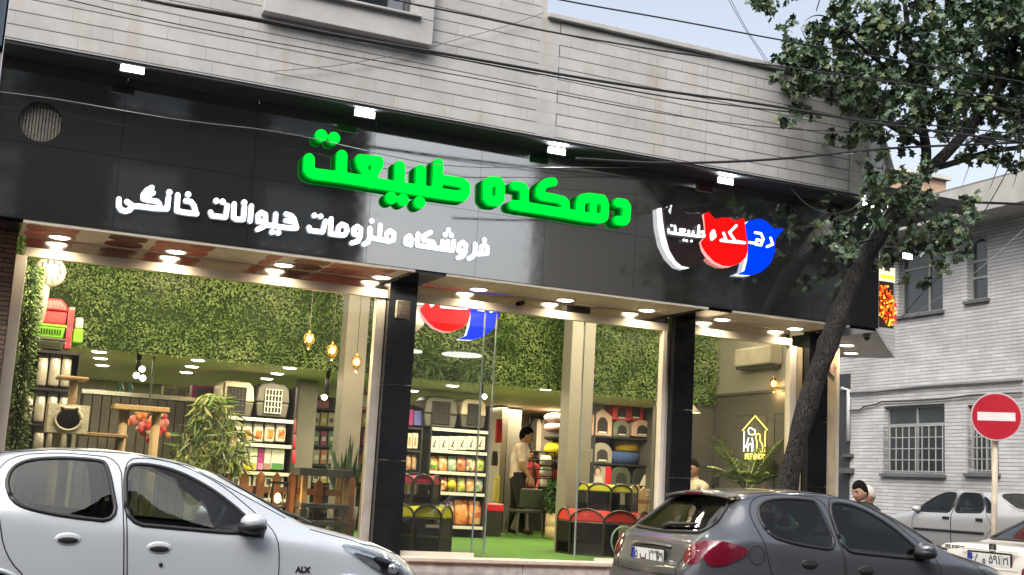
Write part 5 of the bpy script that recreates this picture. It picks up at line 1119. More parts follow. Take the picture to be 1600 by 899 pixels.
for x, y, r in CL:
    dep = .55 if r > 25 else .25; n = int(r*r*(.21 if y < 230 else .12))+6
    c0_ = P(x, y, TY+rnd(-.5, .3)); rw_ = r*13.6/1907
    sub = [c0_+Vector((rnd(-1, 1)*rw_, rnd(-1, 1)*dep*1.6, rnd(-1, 1)*rw_))*.8 for _ in range(max(2, n//16))]
    for _ in range(n):
        s0_ = random.choice(sub); v = rdir()*(abs(random.gauss(0, .5))*max(.09, rw_*.42)); c = s0_+v
        d = rdir(); d.z -= .5; lobed(b, c, d, rdir()+Vector((0, 0, .8)), rnd(.07, .125), random.choice((0, 0, 1, 1, 1, 2)))
b.build('crown', LF, tree, fixn=False)

for tx2, rz2, k2, lab in ((19.5, 140, 1.7, 'unseen tall street tree added across the road beside the low pale house'), (25, 60, 1.8, 'unseen tall street tree added across the road in front of the dark stone block'), (-6, 20, 1.6, 'unseen tall street tree added across the road in front of the dark brick block')):
    dup(tree, (tx2, -6.7, .13), R(rz2), k2, lab, 'unseen street trees added across the road')  # unseen copies put in so fascia and car windows mirror foliage
# ------------------------------------------------------------------ overhead cables
cabm = mat('black_cable', (.02, .02, .022), .5, noise=0); cabg = mat('grey_cable', (.16, .16, .16), .5, noise=0)
def cable(pts, r, lab, Y, m=cabm, Ys=None):
    q = [P(x, y, (Ys[i] if Ys else Y)) for i, (x, y) in enumerate(pts)]
    # smooth
    qq = chaikin(q, 2); tag(MB().tube(qq, r*.8, 6).build('overhead_cable', m, None, True), lab, 'cable', 'overhead cables across the street')
cable([(-160, -82), (60, -38), (230, 1), (310, 15), (400, 29), (540, 58), (670, 80), (800, 103), (900, 121), (1060, 146), (1200, 164), (1345, 190), (1460, 205), (1620, 225)], .017, 'thickest bundled cable, passing just under the upper window sill', 9.9)
cable([(-160, -70), (60, -30), (240, 5), (400, 33), (540, 61), (670, 84), (800, 108), (930, 132), (1060, 155), (1200, 172), (1345, 186), (1620, 212)], .009, 'thin cable running beside the thickest bundle', 9.92)
cable([(560, -14), (640, 6), (720, 21), (800, 38), (880, 54), (998, 74), (1098, 89), (1200, 101), (1345, 122), (1620, 160)], .011, 'cable crossing from the upper window to below the parapet coping', 9.8)
cable([(780, -18), (865, -2), (940, 12), (1040, 29), (1215, 62), (1330, 82), (1480, 108), (1620, 132)], .010, 'cable crossing the sky above the parapet', 9.8)
cable([(40, -16), (115, 2), (250, 33), (400, 62), (600, 97), (800, 133), (1040, 180), (1200, 200), (1345, 208), (1620, 225)], .006, 'thin cable slanting across the middle of the stone wall', 9.9)
cable([(900, 248), (1030, 256), (1150, 253), (1240, 247), (1340, 237), (1395, 231), (1620, 222)], .016, 'double thick cable sagging over the bottom of the stone wall', 10.0)
cable([(1440, 312), (1480, 315), (1540, 317), (1620, 320)], .022, 'thick cable in front of the white eaves of the brick house', 12.0)
cable([(-40, 138), (0, 144), (90, 155), (190, 173), (300, 191), (440, 205), (590, 240), (700, 262), (860, 262), (1000, 262)], .006, 'thin twisted grey cable in front of the black fascia', 11.35, cabg)
cable([(1225, 278), (1240, 300), (1262, 322), (1290, 334), (1325, 332), (1345, 315), (1350, 306)], .006, 'loose grey cable looping below the stone wall corner', 11.3, cabg)
cable([(1125, -25), (1160, 40), (1185, 78), (1197, 98)], .005, 'thin cable rising from the parapet into the sky', 11.0, cabg)
cable([(1130, -25), (1165, 45), (1190, 80), (1205, 103)], .005, 'second thin cable rising from the parapet into the sky', 11.05, cabg)
cable([(1404, 503), (1430, 470), (1480, 420), (1530, 345), (1575, 268), (1600, 200)], .008, 'slanting cable from the LED sign up past the brick house eaves', 11.6, cabm)
cable([(1412, 505), (1460, 470), (1520, 430), (1560, 395), (1620, 340)], .005, 'thin cable slanting across the brick house wall', 14, cabg)
cable([(420, 112), (520, 104), (570, 95), (660, 80), (700, 65), (780, 45), (850, 20)], .005, 'thin drooping cable stapled across the stone wall', 11.15, cabg)
# ------------------------------------------------------------------ interior light: downlights in the upper and the mezzanine ceiling, plus added unseen fills
random.seed(5)
for x in (1.2, 3.4, 5.6, 7.6, 9.2): light('hall_lamp', 'AREA', (x, 12.95, 3.85), 14 if x < 9 else 6, (1, .82, .50), 1.2, (R(34), 0, 0), sy=.4)
for x in (1.2, 3.4, 5.6, 7.4, 9.2): light('hedge_fill', 'AREA', (x, 13.7, 3.9), 11, (1, .84, .52), 1.4, (R(42), 0, 0), sy=.2)  # added fill light that brightens the hedge, with no fixture of its own
for x in (.9, 2.2, 3.5, 5.0, 6.6, 8.3): light('window_fill', 'AREA', (x, 12.64, 3.36), 20, (1, .82, .5), .5, (R(36), 0, 0), sy=.1)  # added fill light hidden behind the header, brightens the window goods
for x in (1.5, 4.0, 6.5, 8.8): light('mezzanine_lamp', 'AREA', (x, 16.0, 2.66), 42, (1, .82, .5), 1.4, (0, 0, 0), sy=.6)
for x in (2.5, 6.5, 9.0): light('mezzanine_lamp', 'AREA', (x, 19.2, 2.66), 42, (1, .82, .5), 1.4, (0, 0, 0), sy=.8)
int_e = emat('ceiling_led', (1, .92, .78), 6)
ZM = 2.70
for i, (x, y) in enumerate([(155, 550), (157, 560), (160, 571), (310, 563), (300, 573), (291, 582), (453, 575), (433, 584), (417, 592), (707, 603), (645, 611), (865, 607)]):
    q = PZ(x, y, ZM)
    if not (15.2 < q.y < 20.9): q = PZ(x, y, ZM); q.y = min(max(q.y, 15.25), 20.8)
    b = MB(); b.lathe([(0, -.014), (.07, -.012), (.09, -.002)], (q.x, q.y, ZM), 18)
    t = tag(b.build('ceiling_downlight', int_e, None, True), 'small round downlight in the mezzanine ceiling behind the hedge wall', 'downlight', 'downlights in the mezzanine ceiling')

# ------------------------------------------------------------------ shop goods
blacksh = mat('black_shelf_metal', (.022, .022, .024), .45, noise=.1); greysh = mat('shelf_edge_grey', (.55, .55, .53), .4, noise=.05)
wood = mat('pine_wood', (.42, .27, .13), .6, noise=.25, scale=7); picket = mat('stained_picket', (.24, .105, .045), .6, noise=.3, scale=6)
def col(n, c, r=.6, **k): return mat(n, c, r, **k)
silver = col('silver_bag', (.50, .47, .42), .35, metal=.2, noise=.15, scale=15)
def bagmesh(w_, d, h):      # pinched pouch with a crimped top
    b = MB(); n = 12; lv = [(0, .92, .9), (.06, 1, 1), (.45, 1, 1.05), (.75, .97, .7), (.9, .94, .22), (1, .96, .06)]
    vs = []
    for t, fx, fy in lv:
        for k in range(n):
            a = 2*PI*k/n; cx = math.copysign(abs(math.cos(a))**.55, math.cos(a)); cy = math.copysign(abs(math.sin(a))**.55, math.sin(a))
            vs.append((cx*w_/2*fx, cy*d/2*fy, h*t))
    fs = [(i*n+k, i*n+(k+1) % n, (i+1)*n+(k+1) % n, (i+1)*n+k) for i in range(len(lv)-1) for k in range(n)]
    fs += [tuple(range(n))[::-1], tuple((len(lv)-1)*n+k for k in range(n))]
    return b.add(vs, fs)
def printmat(n, base, c2, c3, sc=9.):
    if n in MATS: return MATS[n]
    m = mat(n, base, .4, noise=0); nt = m.node_tree; b = nt.nodes['Principled BSDF']; L = nt.links.new
    tc = N(nt, 'ShaderNodeTexCoord'); v = N(nt, 'ShaderNodeTexVoronoi'); v.inputs['Scale'].default_value = sc; L(tc.outputs['Object'], v.inputs['Vector'])
    cr = N(nt, 'ShaderNodeValToRGB'); cr.color_ramp.interpolation = 'CONSTANT'; e = cr.color_ramp.elements; e[0].color = (*base, 1); e[1].position = .55; e[1].color = (*c2, 1); q = e.new(.78); q.color = (*c3, 1)
    sp_ = N(nt, 'ShaderNodeSeparateXYZ'); L(v.outputs['Color'], sp_.inputs[0]); L(sp_.outputs[0], cr.inputs[0]); L(cr.outputs[0], b.inputs['Base Color']); return m
def bag(x0, y0, x1, y1, Y, m, lab, group=None, name='food_bag', cat='food bag', lm=None, d=.14):
    a, b_, z0, z1 = span(x0, y0, x1, y1, Y); mb = bagmesh(b_-a, d, z1-z0); mb.v = [(v[0]+(a+b_)/2, v[1]+Y+d/2, v[2]+z0) for v in mb.v]
    o = tag(mb.build(name, m, None, True), lab, cat, group)
    if lm:
        w_ = b_-a; h = z1-z0; lb = MB(); lb.box((a+b_)/2-w_*.33, Y-.008, z0+h*.18, (a+b_)/2+w_*.33, Y-.003, z0+h*.62); lb.build('front_print', lm, o)
    return o
def carton(x0, y0, x1, y1, Y, m, lab, group=None, d=.2, lm=None, name='carton', cat='box', lr=(.15, .2, .85, .8)):
    a, b_, z0, z1 = span(x0, y0, x1, y1, Y); mb = MB(); mb.box(a, Y, z0, b_, Y+d, z1)
    o = tag(mb.build(name, m, None, bevel=.004), lab, cat, group)
    if lm:
        w_ = b_-a; h = z1-z0; lb = MB(); lb.box(a+w_*lr[0], Y-.004, z0+h*lr[1], a+w_*lr[2], Y-.001, z0+h*lr[3]); lb.build('front_print', lm, o)
    return o
def shelf_unit(name, lab, x0, x1, Y, d, ys, ytop=None, m=blacksh, edge=None, back=True, floor=True):
    """boards at photo rows ys, between photo columns x0..x1"""
    xm = (x0+x1)/2; a = P(x0, ys[len(ys)//2], Y).x; c = P(x1, ys[len(ys)//2], Y).x; zt = P(xm, ytop if ytop else ys[0], Y).z
    t = thing(name, lab, 'shelf', ((a+c)/2, Y+d/2, F0))
    for xx in (a-.02, c): b = MB(); b.box(xx, Y, F0, xx+.02, Y+d, zt); b.build('side_panel', m, t)
    if back: b = MB(); b.box(a, Y+d-.02, F0, c, Y+d-.002, zt); b.build('back_panel', m, t)
    for y in ys:
        z = P(xm, y, Y).z; b = MB(); b.box(a+.001, Y+.004, z-.03, c-.001, Y+d-.021, z); s_ = b.build('shelf_board', m, t)
        if edge: b = MB(); b.box(a+.001, Y-.008, z-.042, c-.001, Y+.003, z+.004); b.build('shelf_edge', edge, s_)
    return t
def carrier(x0, y0, x1, y1, Y, top, low, door, lab, d=.45, group=None, side=False):
    """plastic pet carrier: two-part shell, grated door"""
    a, c, z0, z1 = span(x0, y0, x1, y1, Y); xm = (a+c)/2; w_ = c-a; h = z1-z0; zm = z0+h*.42
    t = thing('pet_carrier', lab, 'pet carrier', (xm, Y+d/2, z0), group)
    b = MB(); b.prism([(a+w_*.07, Y, z0), (c-w_*.07, Y, z0), (c-w_*.01, Y, zm), (a+w_*.01, Y, zm)], (0, d, 0)); b.build('lower_shell', low, t, bevel=.02)
    b = MB(); b.prism([(a, Y-.01, zm+.004), (c, Y-.01, zm+.004), (c-w_*.05, Y-.005, z0+h*.86), (c-w_*.16, Y, z1), (a+w_*.16, Y, z1), (a+w_*.05, Y-.005, z0+h*.86)], (0, d+.02, 0)); b.build('upper_shell', top, t, bevel=.025)
    b = MB(); b.box(a+w_*.24, Y-.02, z0+h*.1, c-w_*.24, Y-.012, z0+h*.84); b.build('door_opening', mat('carrier_dark', (.015, .015, .015), .8, noise=0), t)
    b = MB()
    for k in range(6): xx = a+w_*(.26+.48*k/5); b.tube([(xx, Y-.026, z0+h*.1), (xx, Y-.026, z0+h*.84)], .006, 5)
    for k in range(5): zz = z0+h*(.12+.70*k/4); b.tube([(a+w_*.25, Y-.026, zz), (c-w_*.25, Y-.026, zz)], .006, 5)
    b.build('door_grate', door, t)
    b = MB(); b.box(xm-w_*.12, Y+d*.3, z1, xm+w_*.12, Y+d*.7, z1+.02); b.build('handle', low, t, bevel=.006)
    return t
redp = col('red_plastic', (.52, .02, .04), .35, noise=.05); greenp = col('lime_plastic', (.22, .60, .03), .35, noise=.05); dgp = col('dark_grey_plastic', (.075, .072, .065), .45, noise=.08); beigep = col('beige_plastic', (.55, .48, .36), .45, noise=.06); blackp = col('black_plastic', (.025, .025, .025), .4, noise=.08)
whitep = col('white_card', (.66, .63, .58), .5, noise=.05)

# --- left window: shelf of silver bags with carriers on top
Yl = 13.9
t = shelf_unit('store_shelf', 'black shelf of silver food bags at the left end of the left window', 36, 112, Yl, .45, [547, 606, 662, 712], 547)
for (x0, y0, x1, y1) in ((58, 553, 75, 603), (77, 551, 95, 604), (96, 552, 112, 605)): bag(x0, y0, x1, y1, Yl+.03, silver, 'silver food bag on the upper board of the left black shelf', 'silver bags on the upper board')
for (x0, y0, x1, y1) in ((36, 612, 52, 659), (54, 611, 71, 660), (73, 611, 90, 660), (92, 612, 108, 660)): bag(x0, y0, x1, y1, Yl+.03, silver, 'silver food bag on the middle board of the left black shelf', 'silver bags on the middle board')
for (x0, y0, x1, y1) in ((52, 667, 69, 710), (72, 668, 90, 710), (92, 668, 107, 710)): bag(x0, y0, x1, y1, Yl+.03, silver, 'silver food bag on the lowest board of the left black shelf', 'silver bags on the lowest board')
def crate(x0, y0, x1, y1, Y, m, lab, d=.4, slots=True):
    a, c, z0, z1 = span(x0, y0, x1, y1, Y); t = thing('plastic_crate', lab, 'crate', ((a+c)/2, Y+d/2, z0)); w_ = c-a; h = z1-z0
    b = MB(); b.prism([(a+w_*.06, Y+.02, z0), (c-w_*.06, Y+.02, z0), (c, Y, z1-.03), (a, Y, z1-.03)], (0, d, 0)); b.build('tub', m, t, bevel=.012)
    b = MB(); b.box(a-.012, Y-.014, z1-.03, c+.012, Y+d+.012, z1); b.build('rim', m, t, bevel=.008)
    if slots:
        b = MB()
        for k in range(10): xx = a+w_*(.14+.72*k/9); b.box(xx-.007, Y-.002, z0+h*.25, xx+.007, Y+.012, z0+h*.62)
        b.build('slots', mat('slot_dark', (.02, .04, .01), .8, noise=0), t)
    return t
crate(46, 527, 101, 545, Yl, dgp, 'dark grey slotted crate on top of the left black shelf')
crate(49, 506, 102, 527, Yl, greenp, 'bright green slotted crate between the red carrier and the grey crate')
a, c, z0, z1 = span(58, 466, 104, 506, Yl); t = thing('pet_carrier', 'red plastic pet carrier topmost in the stack on the left shelf', 'pet carrier', ((a+c)/2, Yl+.2, z0))
b = MB(); b.prism([(a, Yl, z0), (c, Yl, z0), (c+.01, Yl, z0+(z1-z0)*.5), (a-.01, Yl, z0+(z1-z0)*.5)], (0, .4, 0)); b.build('lower_shell', redp, t, bevel=.015)
b = MB(); zc = z0+(z1-z0)*.52; b.prism([(a-.015, Yl-.01, zc), (c+.015, Yl-.01, zc), (c, Yl-.005, z1-.06), (c-.06, Yl, z1), (a+.06, Yl, z1), (a, Yl-.005, z1-.06)], (0, .42, 0)); b.build('upper_shell', redp, t, bevel=.02)
b = MB()
for k in range(7): xx = a+(c-a)*(.12+.76*k/6); b.box(xx-.008, Yl-.014, zc+.03, xx+.008, Yl-.008, z1-.08)
b.build('ribs', col('deep_red_plastic', (.30, .01, .02), .4), t)
a, c, z0, z1 = span(104, 480, 114, 545, Yl+.2); b = MB(); b.box(a, Yl+.2, z0, c, Yl+.5, z1); tag(b.build('gift_bag', printmat('pink_print', (.5, .05, .09), (.6, .35, .35), (.4, .02, .04), 14)), 'pinkish red gift bag hanging beside the red carrier', 'bag')
a, c, z0, z1 = span(115, 496, 131, 536, Yl+.3); t = thing('pet_carrier', 'lime green and white carrier beside the hedge wall', 'pet carrier', ((a+c)/2, Yl+.4, z0)); b = MB(); b.box(a, Yl+.3, z0, c, Yl+.6, z0+(z1-z0)*.55); b.build('lower_shell', greenp, t, bevel=.015); b = MB(); b.box(a+.01, Yl+.31, z0+(z1-z0)*.56, c-.01, Yl+.59, z1); b.build('upper_shell', whitep, t, bevel=.02)
# --- artificial grass garland down the left frame
b = MB(); ga = P(52, 415, 12.95); gb = P(22, 715, 12.95); b.tube([ga, gb], .05, 8)
for k in range(2600):
    t_ = random.random(); c = ga.lerp(gb, t_); a_ = rnd(0, 2*PI); rr = rnd(.02, .11); p = c+Vector((rr*math.cos(a_), rr*math.sin(a_)*.9, 0)); d = Vector((math.cos(a_), math.sin(a_), rnd(-1.2, .3)))
    b.leaf(p, d, rdir(), rnd(.03, .07), rnd(.012, .025), random.choice((1, 1, 2, 3)))
tag(b.build('grass_garland', LW, fixn=False), 'column of artificial grass tinsel along the left window frame', 'garland')
# --- round white fan at the top left corner
q = P(78, 425, 13.5); t = thing('pedestal_fan', 'white round fan on a post in the upper left window corner', 'fan', (q.x, 13.5, q.z-.5))
b = MB(); b.lathe([(.0, -.07), (.12, -.06), (.16, .0), (.16, .05), (.12, .09), (0, .1)], q, 24, 'y'); b.build('fan_housing', col('fan_white', (.58, .55, .5), .45), t, True)
b = MB()
for k in range(10): a_ = 2*PI*k/10; b.box(q.x+.10*math.cos(a_)-.008, 13.5-.068, q.z+.1*math.sin(a_)-.025, q.x+.10*math.cos(a_)+.008, 13.5-.055, q.z+.1*math.sin(a_)+.025)
b.build('fan_slots', blackp, t)
q2 = P(66, 470, 13.5); b = MB(); b.tube([(q.x-.03, 13.52, q.z-.1), (q2.x, 13.6, q2.z-.1), (q2.x, 14.45, q2.z-.3), (q2.x-.02, 14.45, F0)], .055, 10); b.build('fan_post', MATS['fan_white'], t, True)
# --- cat trees
sisal = col('sisal_rope', (.42, .31, .19), .9, noise=.2, scale=40, bump=.5); plush = col('cream_plush', (.74, .68, .56), .95, noise=.15, scale=30, bump=.8)
Yc = 13.25
a, c, z0, z1 = span(74, 632, 139, 677, Yc); t = thing('cat_tree', 'cream plush cat tree with a cat-head opening in its box', 'cat tree', ((a+c)/2, Yc+.2, F0))
xm, zm, n = (a+c)/2, (z0+z1)/2-.005, 40; ringp = []
for k in range(n):
    an = 2*PI*k/n; r = .122
    if abs(an-PI*.33) < .12 or abs(an-PI*.67) < .12: r = .155
    ringp.append((xm+r*1.05*math.cos(an), zm+r*.92*math.sin(an)))
b = MB(); outer = []
for k in range(n):
    an = 2*PI*k/n; dx, dz = math.cos(an), math.sin(an); s_ = min(((c-a)/2)/max(1e-6, abs(dx)), ((z1-zm) if dz > 0 else (zm-z0))/max(1e-6, abs(dz))); outer.append((xm+dx*s_, zm+dz*s_))
for cc in ((a, z0), (c, z0), (c, z1), (a, z1)):
    k = min(range(n), key=lambda q_: (outer[q_][0]-cc[0])**2+(outer[q_][1]-cc[1])**2); outer[k] = cc
for k in range(n):
    k2 = (k+1) % n; b.add([(ringp[k][0], Yc, ringp[k][1]), (ringp[k2][0], Yc, ringp[k2][1]), (outer[k2][0], Yc, outer[k2][1]), (outer[k][0], Yc, outer[k][1])], [(0, 1, 2, 3)])
b.box(a, Yc+.001, z0, a+.02, Yc+.4, z1); b.box(c-.02, Yc+.001, z0, c, Yc+.4, z1); b.box(a+.02, Yc+.001, z0, c-.02, Yc+.4, z0+.02); b.box(a+.02, Yc+.001, z1-.02, c-.02, Yc+.4, z1); b.box(a+.02, Yc+.38, z0+.02, c-.02, Yc+.4, z1-.02)
b.build('box', plush, t)
b = MB(); b.tube([(p[0], Yc-.004, p[1]) for p in ringp]+[(ringp[0][0], Yc-.004, ringp[0][1])], .016, 6); b.build('opening_trim', col('pale_plush', (.6, .55, .46), .95), t, True)
b = MB(); b.box(a+.03, Yc+.3, z0+.03, c-.03, Yc+.35, z1-.03); b.build('box_lining', col('brown_lining', (.09, .06, .045), .9), t)
q = P(114, 614, Yc+.15); z_t = P(114, 594, Yc+.15).z; b = MB(); b.lathe([(.045, z1), (.045, z_t)], (q.x, Yc+.18, 0), 14); b.build('post', sisal, t, True)
b = MB(); xa, xb = P(90, 592, Yc).x, P(139, 592, Yc).x; b.box(xa, Yc, z_t, xb, Yc+.34, z_t+.03); b.build('platform', col('tan_plush', (.40, .27, .15), .9, noise=.2, scale=30), t, bevel=.01)
b = MB(); xa, xb, za, zb2 = span(128, 677, 200, 683, Yc+.05); b.box(xa, Yc+.05, za, xb, Yc+.38, zb2); b.build('platform', MATS['tan_plush'], t, bevel=.008)
for xx in (88, 187): q = P(xx, 690, Yc+.2); b = MB(); b.lathe([(.045, F0), (.045, za if xx > 100 else z0)], (q.x, Yc+.2, 0), 14); b.build('post', sisal, t, True)
b = MB(); b.box(a-.05, Yc-.02, F0+.001, P(205, 690, Yc).x, Yc+.45, F0+.035); b.build('base', MATS['tan_plush'], t, bevel=.01)
Yd = 13.9; xa, xb, za, zb2 = span(178, 634, 266, 645, Yd); t = thing('cat_tree', 'tall cat tree with a long tan shelf and two rope posts', 'cat tree', ((xa+xb)/2, Yd+.2, F0))
b = MB(); b.box(xa, Yd, za+.02, xb, Yd+.36, zb2); b.build('platform', MATS['tan_plush'], t, bevel=.01)
for xx in (192, 243): q = P(xx, 670, Yd+.15); b = MB(); b.lathe([(.05, F0+.04), (.05, za+.02)], (q.x, Yd+.18, 0), 14); b.build('post', sisal, t, True)
b = MB(); b.box(xa, Yd, F0+.001, xb, Yd+.4, F0+.04); b.build('base', MATS['tan_plush'], t, bevel=.01)
# --- basket of red and orange toys
q0 = P(230, 665, 15.4); t = thing('toy_cluster', 'hanging bunch of red, pink and cream pouches behind the tall cat tree', 'toys', (q0.x, 15.4, q0.z-.2))
cc_ = [col('toy_red', (.5, .03, .04), .6), col('toy_pink', (.55, .16, .16), .6), col('toy_orange', (.6, .2, .05), .6), col('toy_cream', (.6, .5, .33), .6)]
for k in range(34):
    x, y = random.gauss(231, 17), random.gauss(663, 9.5); p = P(x, y, 15.4+rnd(-.1, .1)); b = MB(); b.ball(p, rnd(.035, .06), (1, .6, 1.1), 8); b.build('pouch', cc_[k % 4], t, True)
b = MB(); b.tube([(q0.x, 15.4, q0.z+.15), (q0.x, 15.4, 2.68)], .012, 6); b.build('hanger', blackp, t)
# --- dark panelled counter with bright rail at the back
Yk = 17.4; xa, xb, za, zb2 = span(120, 622, 296, 800, Yk); zr = P(208, 617, Yk).z; t = thing('back_counter', 'long dark panelled counter with a pale metal top rail', 'counter', ((xa+xb)/2, Yk+.3, F0))
dkw = col('dark_panel_wood', (.05, .042, .035), .5, noise=.3, scale=5)
for k in range(12): b = MB(); x0_ = xa+(xb-xa)*k/12; b.box(x0_+.005, Yk, F0, x0_+(xb-xa)/12-.005, Yk+.5, zr-.04); b.build('front_panel', dkw, t, bevel=.006)
b = MB(); b.box(xa-.03, Yk-.03, zr-.035, xb+.03, Yk+.55, zr+.03); b.build('counter_top', col('polished_steel', (.6, .6, .58), .25, metal=.9, noise=.05), t, bevel=.006)
for x0, x1, m, lab in ((255, 272, col('olive_box', (.16, .15, .03), .6), 'left olive box standing on the dark back counter'), (274, 293, MATS['olive_box'], 'right olive box standing on the dark back counter'), (300, 342, col('magenta_box', (.30, .02, .16), .6), 'magenta box beside the beige pet carrier')):
    carton(x0, 603, x1, 624, Yk+.1, m, lab, lm=col('box_label_dark', (.06, .06, .05), .6))
for k, x in enumerate((188, 203)):
    q = P(x, 608, Yk+.2); b = MB(); b.lathe([(.03, -.12), (.045, -.1), (.04, .02), (.02, .06), (.02, .09), (0, .09)], q, 12); tag(b.build('green_bottle', col('teal_bottle', (.02, .14, .09), .3), None, True), 'teal bottle on the dark counter under the spotlights', 'bottle', 'teal bottles on the counter')
# --- spotlights hanging from the mezzanine edge
spot_e = emat('spot_led', (1, .95, .85), 4)
for x, y, heads, lab in ((216, 572, ((222, 577), (213, 587), (223, 591)), 'cluster of three bright spotlights under the left part of the hedge wall'), (564, 590, ((562, 600),), 'single spotlight beside the big white pillar'), (752, 612, ((757, 620),), 'spotlight above the carriers in the door bay'), (511, 612, ((507, 621),), 'spotlight between the two white pillars')):
    q = P(x, y, 15.3); t = thing('track_spotlight', lab, 'spotlight', (q.x, 15.3, 2.69))
    b = MB(); b.tube([(q.x, 15.3, 2.695), (q.x, 15.3, q.z-.05)], .03, 8); b.build('stem', blackp, t, True)
    for hx, hy in heads:
        h = P(hx, hy, 15.2); b = MB(); b.lathe([(.02, .11), (.036, .09), (.042, .0)], (h.x, 15.2, h.z), 14, 'y'); hd = b.build('spot_head', blackp, t, True)
        b = MB(); b.lathe([(.038, -.002), (0, -.01)], (h.x, 15.2, h.z), 14, 'y'); b.build('spot_lens', spot_e, hd, True)
# --- amber hanging lanterns
amb = emat('amber_bulb', (1, .55, .13), 5); brass = col('brass', (.5, .33, .1), .3, metal=.9, noise=.05)
for x, y, Y, lab in ((483, 530, 13.6, 'first amber hanging lantern, highest in the row left of the pillar'), (519, 548, 13.6, 'second amber hanging lantern, in the middle of the row'), (557, 566, 13.6, 'third amber hanging lantern in front of the white pillar'), (1209, 600, 13.5, 'amber hanging lantern in the right window by the air conditioner')):
    q = P(x, y, Y); t = thing('hanging_lantern', lab, 'lantern', (q.x, Y, q.z), 'amber hanging lanterns')
    b = MB(); b.tube([(q.x, Y, 3.94), (q.x, Y, q.z+.09)], .004, 5); b.build('cord', blackp, t)
    b = MB(); b.lathe([(.012, .1), (.02, .075), (.05, .055), (.05, .045)], q, 12); b.lathe([(.05, -.045), (.025, -.075), (.008, -.11), (0, -.115)], q, 12)
    for k in range(6): a_ = 2*PI*k/6; b.tube([(q.x+.05*math.cos(a_), q.y+.05*math.sin(a_), q.z+.05), (q.x+.06*math.cos(a_), q.y+.06*math.sin(a_), q.z), (q.x+.05*math.cos(a_), q.y+.05*math.sin(a_), q.z-.05)], .005, 5)
    b.build('cage', brass, t); b = MB(); b.ball(q, .036, (1, 1, 1.2), 10); b.build('bulb', amb, t, True)
    light('lantern_lamp', 'POINT', (q.x, q.y-.0, q.z-.125), 2.5, (1, .6, .25), .004)
# --- plants
def leafy(name, lab, pot, stems, leaf, mats, n, cat='plant'): pass
PL = [col('bamboo_leaf', (.13, .21, .04), .45, noise=.2), col('bamboo_pale_leaf', (.30, .34, .10), .45, noise=.2), col('bamboo_dark_leaf', (.06, .12, .03), .45, noise=.2)]
q = P(335, 720, 13.4); t = thing('potted_bamboo', 'large bushy bamboo plant with drooping leaves in the left window', 'plant', (q.x, 13.4, F0))
b = MB(); b.lathe([(.0, 0), (.15, .0), (.2, .38), (.18, .38), (.17, .34), (0, .34)], (q.x, 13.4, F0), 20); b.build('pot', dgp, t, True)
b = MB(); tops = []
for k in range(9):
    tp = P(rnd(300, 372), rnd(622, 690), 13.4+rnd(-.2, .2)); b.tube([(q.x+rnd(-.08, .08), 13.4+rnd(-.08, .08), F0+.33), ((q.x+tp.x)/2+rnd(-.05, .05), 13.4, (F0+tp.z)/2+.1), tp], [.014, .01, .005], 6); tops.append(tp)
b.build('stems', col('bamboo_stem', (.12, .14, .05), .5), t, True)
b = MB()
for k in range(620):
    y = 612+118*random.random()**.8; f_ = (y-612)/118; x = 332+rnd(-1, 1)*(14+42*min(1, f_*1.5)); c = P(x, y, 13.4+rnd(-.3, .3)*(.4+f_)); d = Vector((rnd(-.8, .8), rnd(-.8, .3), rnd(-1.4, .1))); b.leaf(c, d, rdir(), rnd(.14, .27), rnd(.024, .042), random.choice((0, 0, 1, 1, 2)))
b.build('leaves', PL, t, fixn=False)
# snake plant before the big pillar
SP = [col('snake_leaf', (.018, .05, .018), .4, noise=.3), col('snake_leaf_edge', (.05, .09, .03), .4)]
q = P(540, 745, 13.75); t = thing('snake_plant', 'dark spiky snake plant in front of the white pillar', 'plant', (q.x, 13.75, F0))
b = MB(); b.lathe([(0, 0), (.13, 0), (.17, .45), (.15, .45), (.14, .41), (0, .41)], (q.x, 13.75, F0), 18); b.build('pot', dgp, t, True)
b = MB()
for tx_, ty_ in ((513, 690), (522, 700), (533, 705), (548, 676), (553, 684), (560, 700), (542, 700), (566, 712), (505, 712), (528, 715), (556, 715)):
    tp = P(tx_, ty_, 13.75+rnd(-.1, .1)); bs = Vector((q.x+rnd(-.08, .08), 13.75+rnd(-.06, .06), F0+.4)); m_ = bs.lerp(tp, .5)+Vector((rnd(-.03, .03), 0, .03)); sx2 = Vector((.032, .012, 0))
    b.add([bs-sx2*.6, bs+sx2*.6, m_-sx2*1.3, m_+sx2*1.3, tp], [(0, 1, 3, 2), (2, 3, 4)], 0)
b.build('leaves', SP, t, fixn=False)
# --- shelves with goods
Ys = 16.6
shelf_unit('store_shelf', 'tall black shelf with two pet carriers on top in the left window', 340, 452, Ys, .5, [653, 693, 737, 778, 815], 600, edge=greysh)
carrier(340, 596, 398, 650, Ys+.02, beigep, dgp, blackp, 'beige topped pet carrier on the shelf in the left window')
carrier(400, 600, 453, 652, Ys+.02, dgp, dgp, MATS['shelf_edge_grey'], 'dark grey pet carrier on the shelf beside the beige one')
tp_ = printmat('treat_print', (.45, .16, .04), (.55, .32, .1), (.25, .07, .03), 22)
for k in range(5): x = 362+k*17.5; bag(x, 659, x+15.5, 691, Ys+.05, whitep, 'cream pouch of brown treats on the second board under the carriers', 'treat pouches under the carriers', lm=tp_)
bx = [(354, 367, 'dim_blue_box', (.13, .17, .22), None), (369, 380, 'grey_box', (.3, .31, .3), None), (381, 402, 'white_yellow_box', (.62, .6, .5), (.5, .45, .02)), (403, 412, 'magenta_pack', (.36, .03, .22), (.5, .2, .4)), (413, 423, 'white_pack', (.6, .57, .53), (.25, .15, .13)), (424, 444, 'white_green_box', (.6, .58, .54), (.06, .2, .07))]
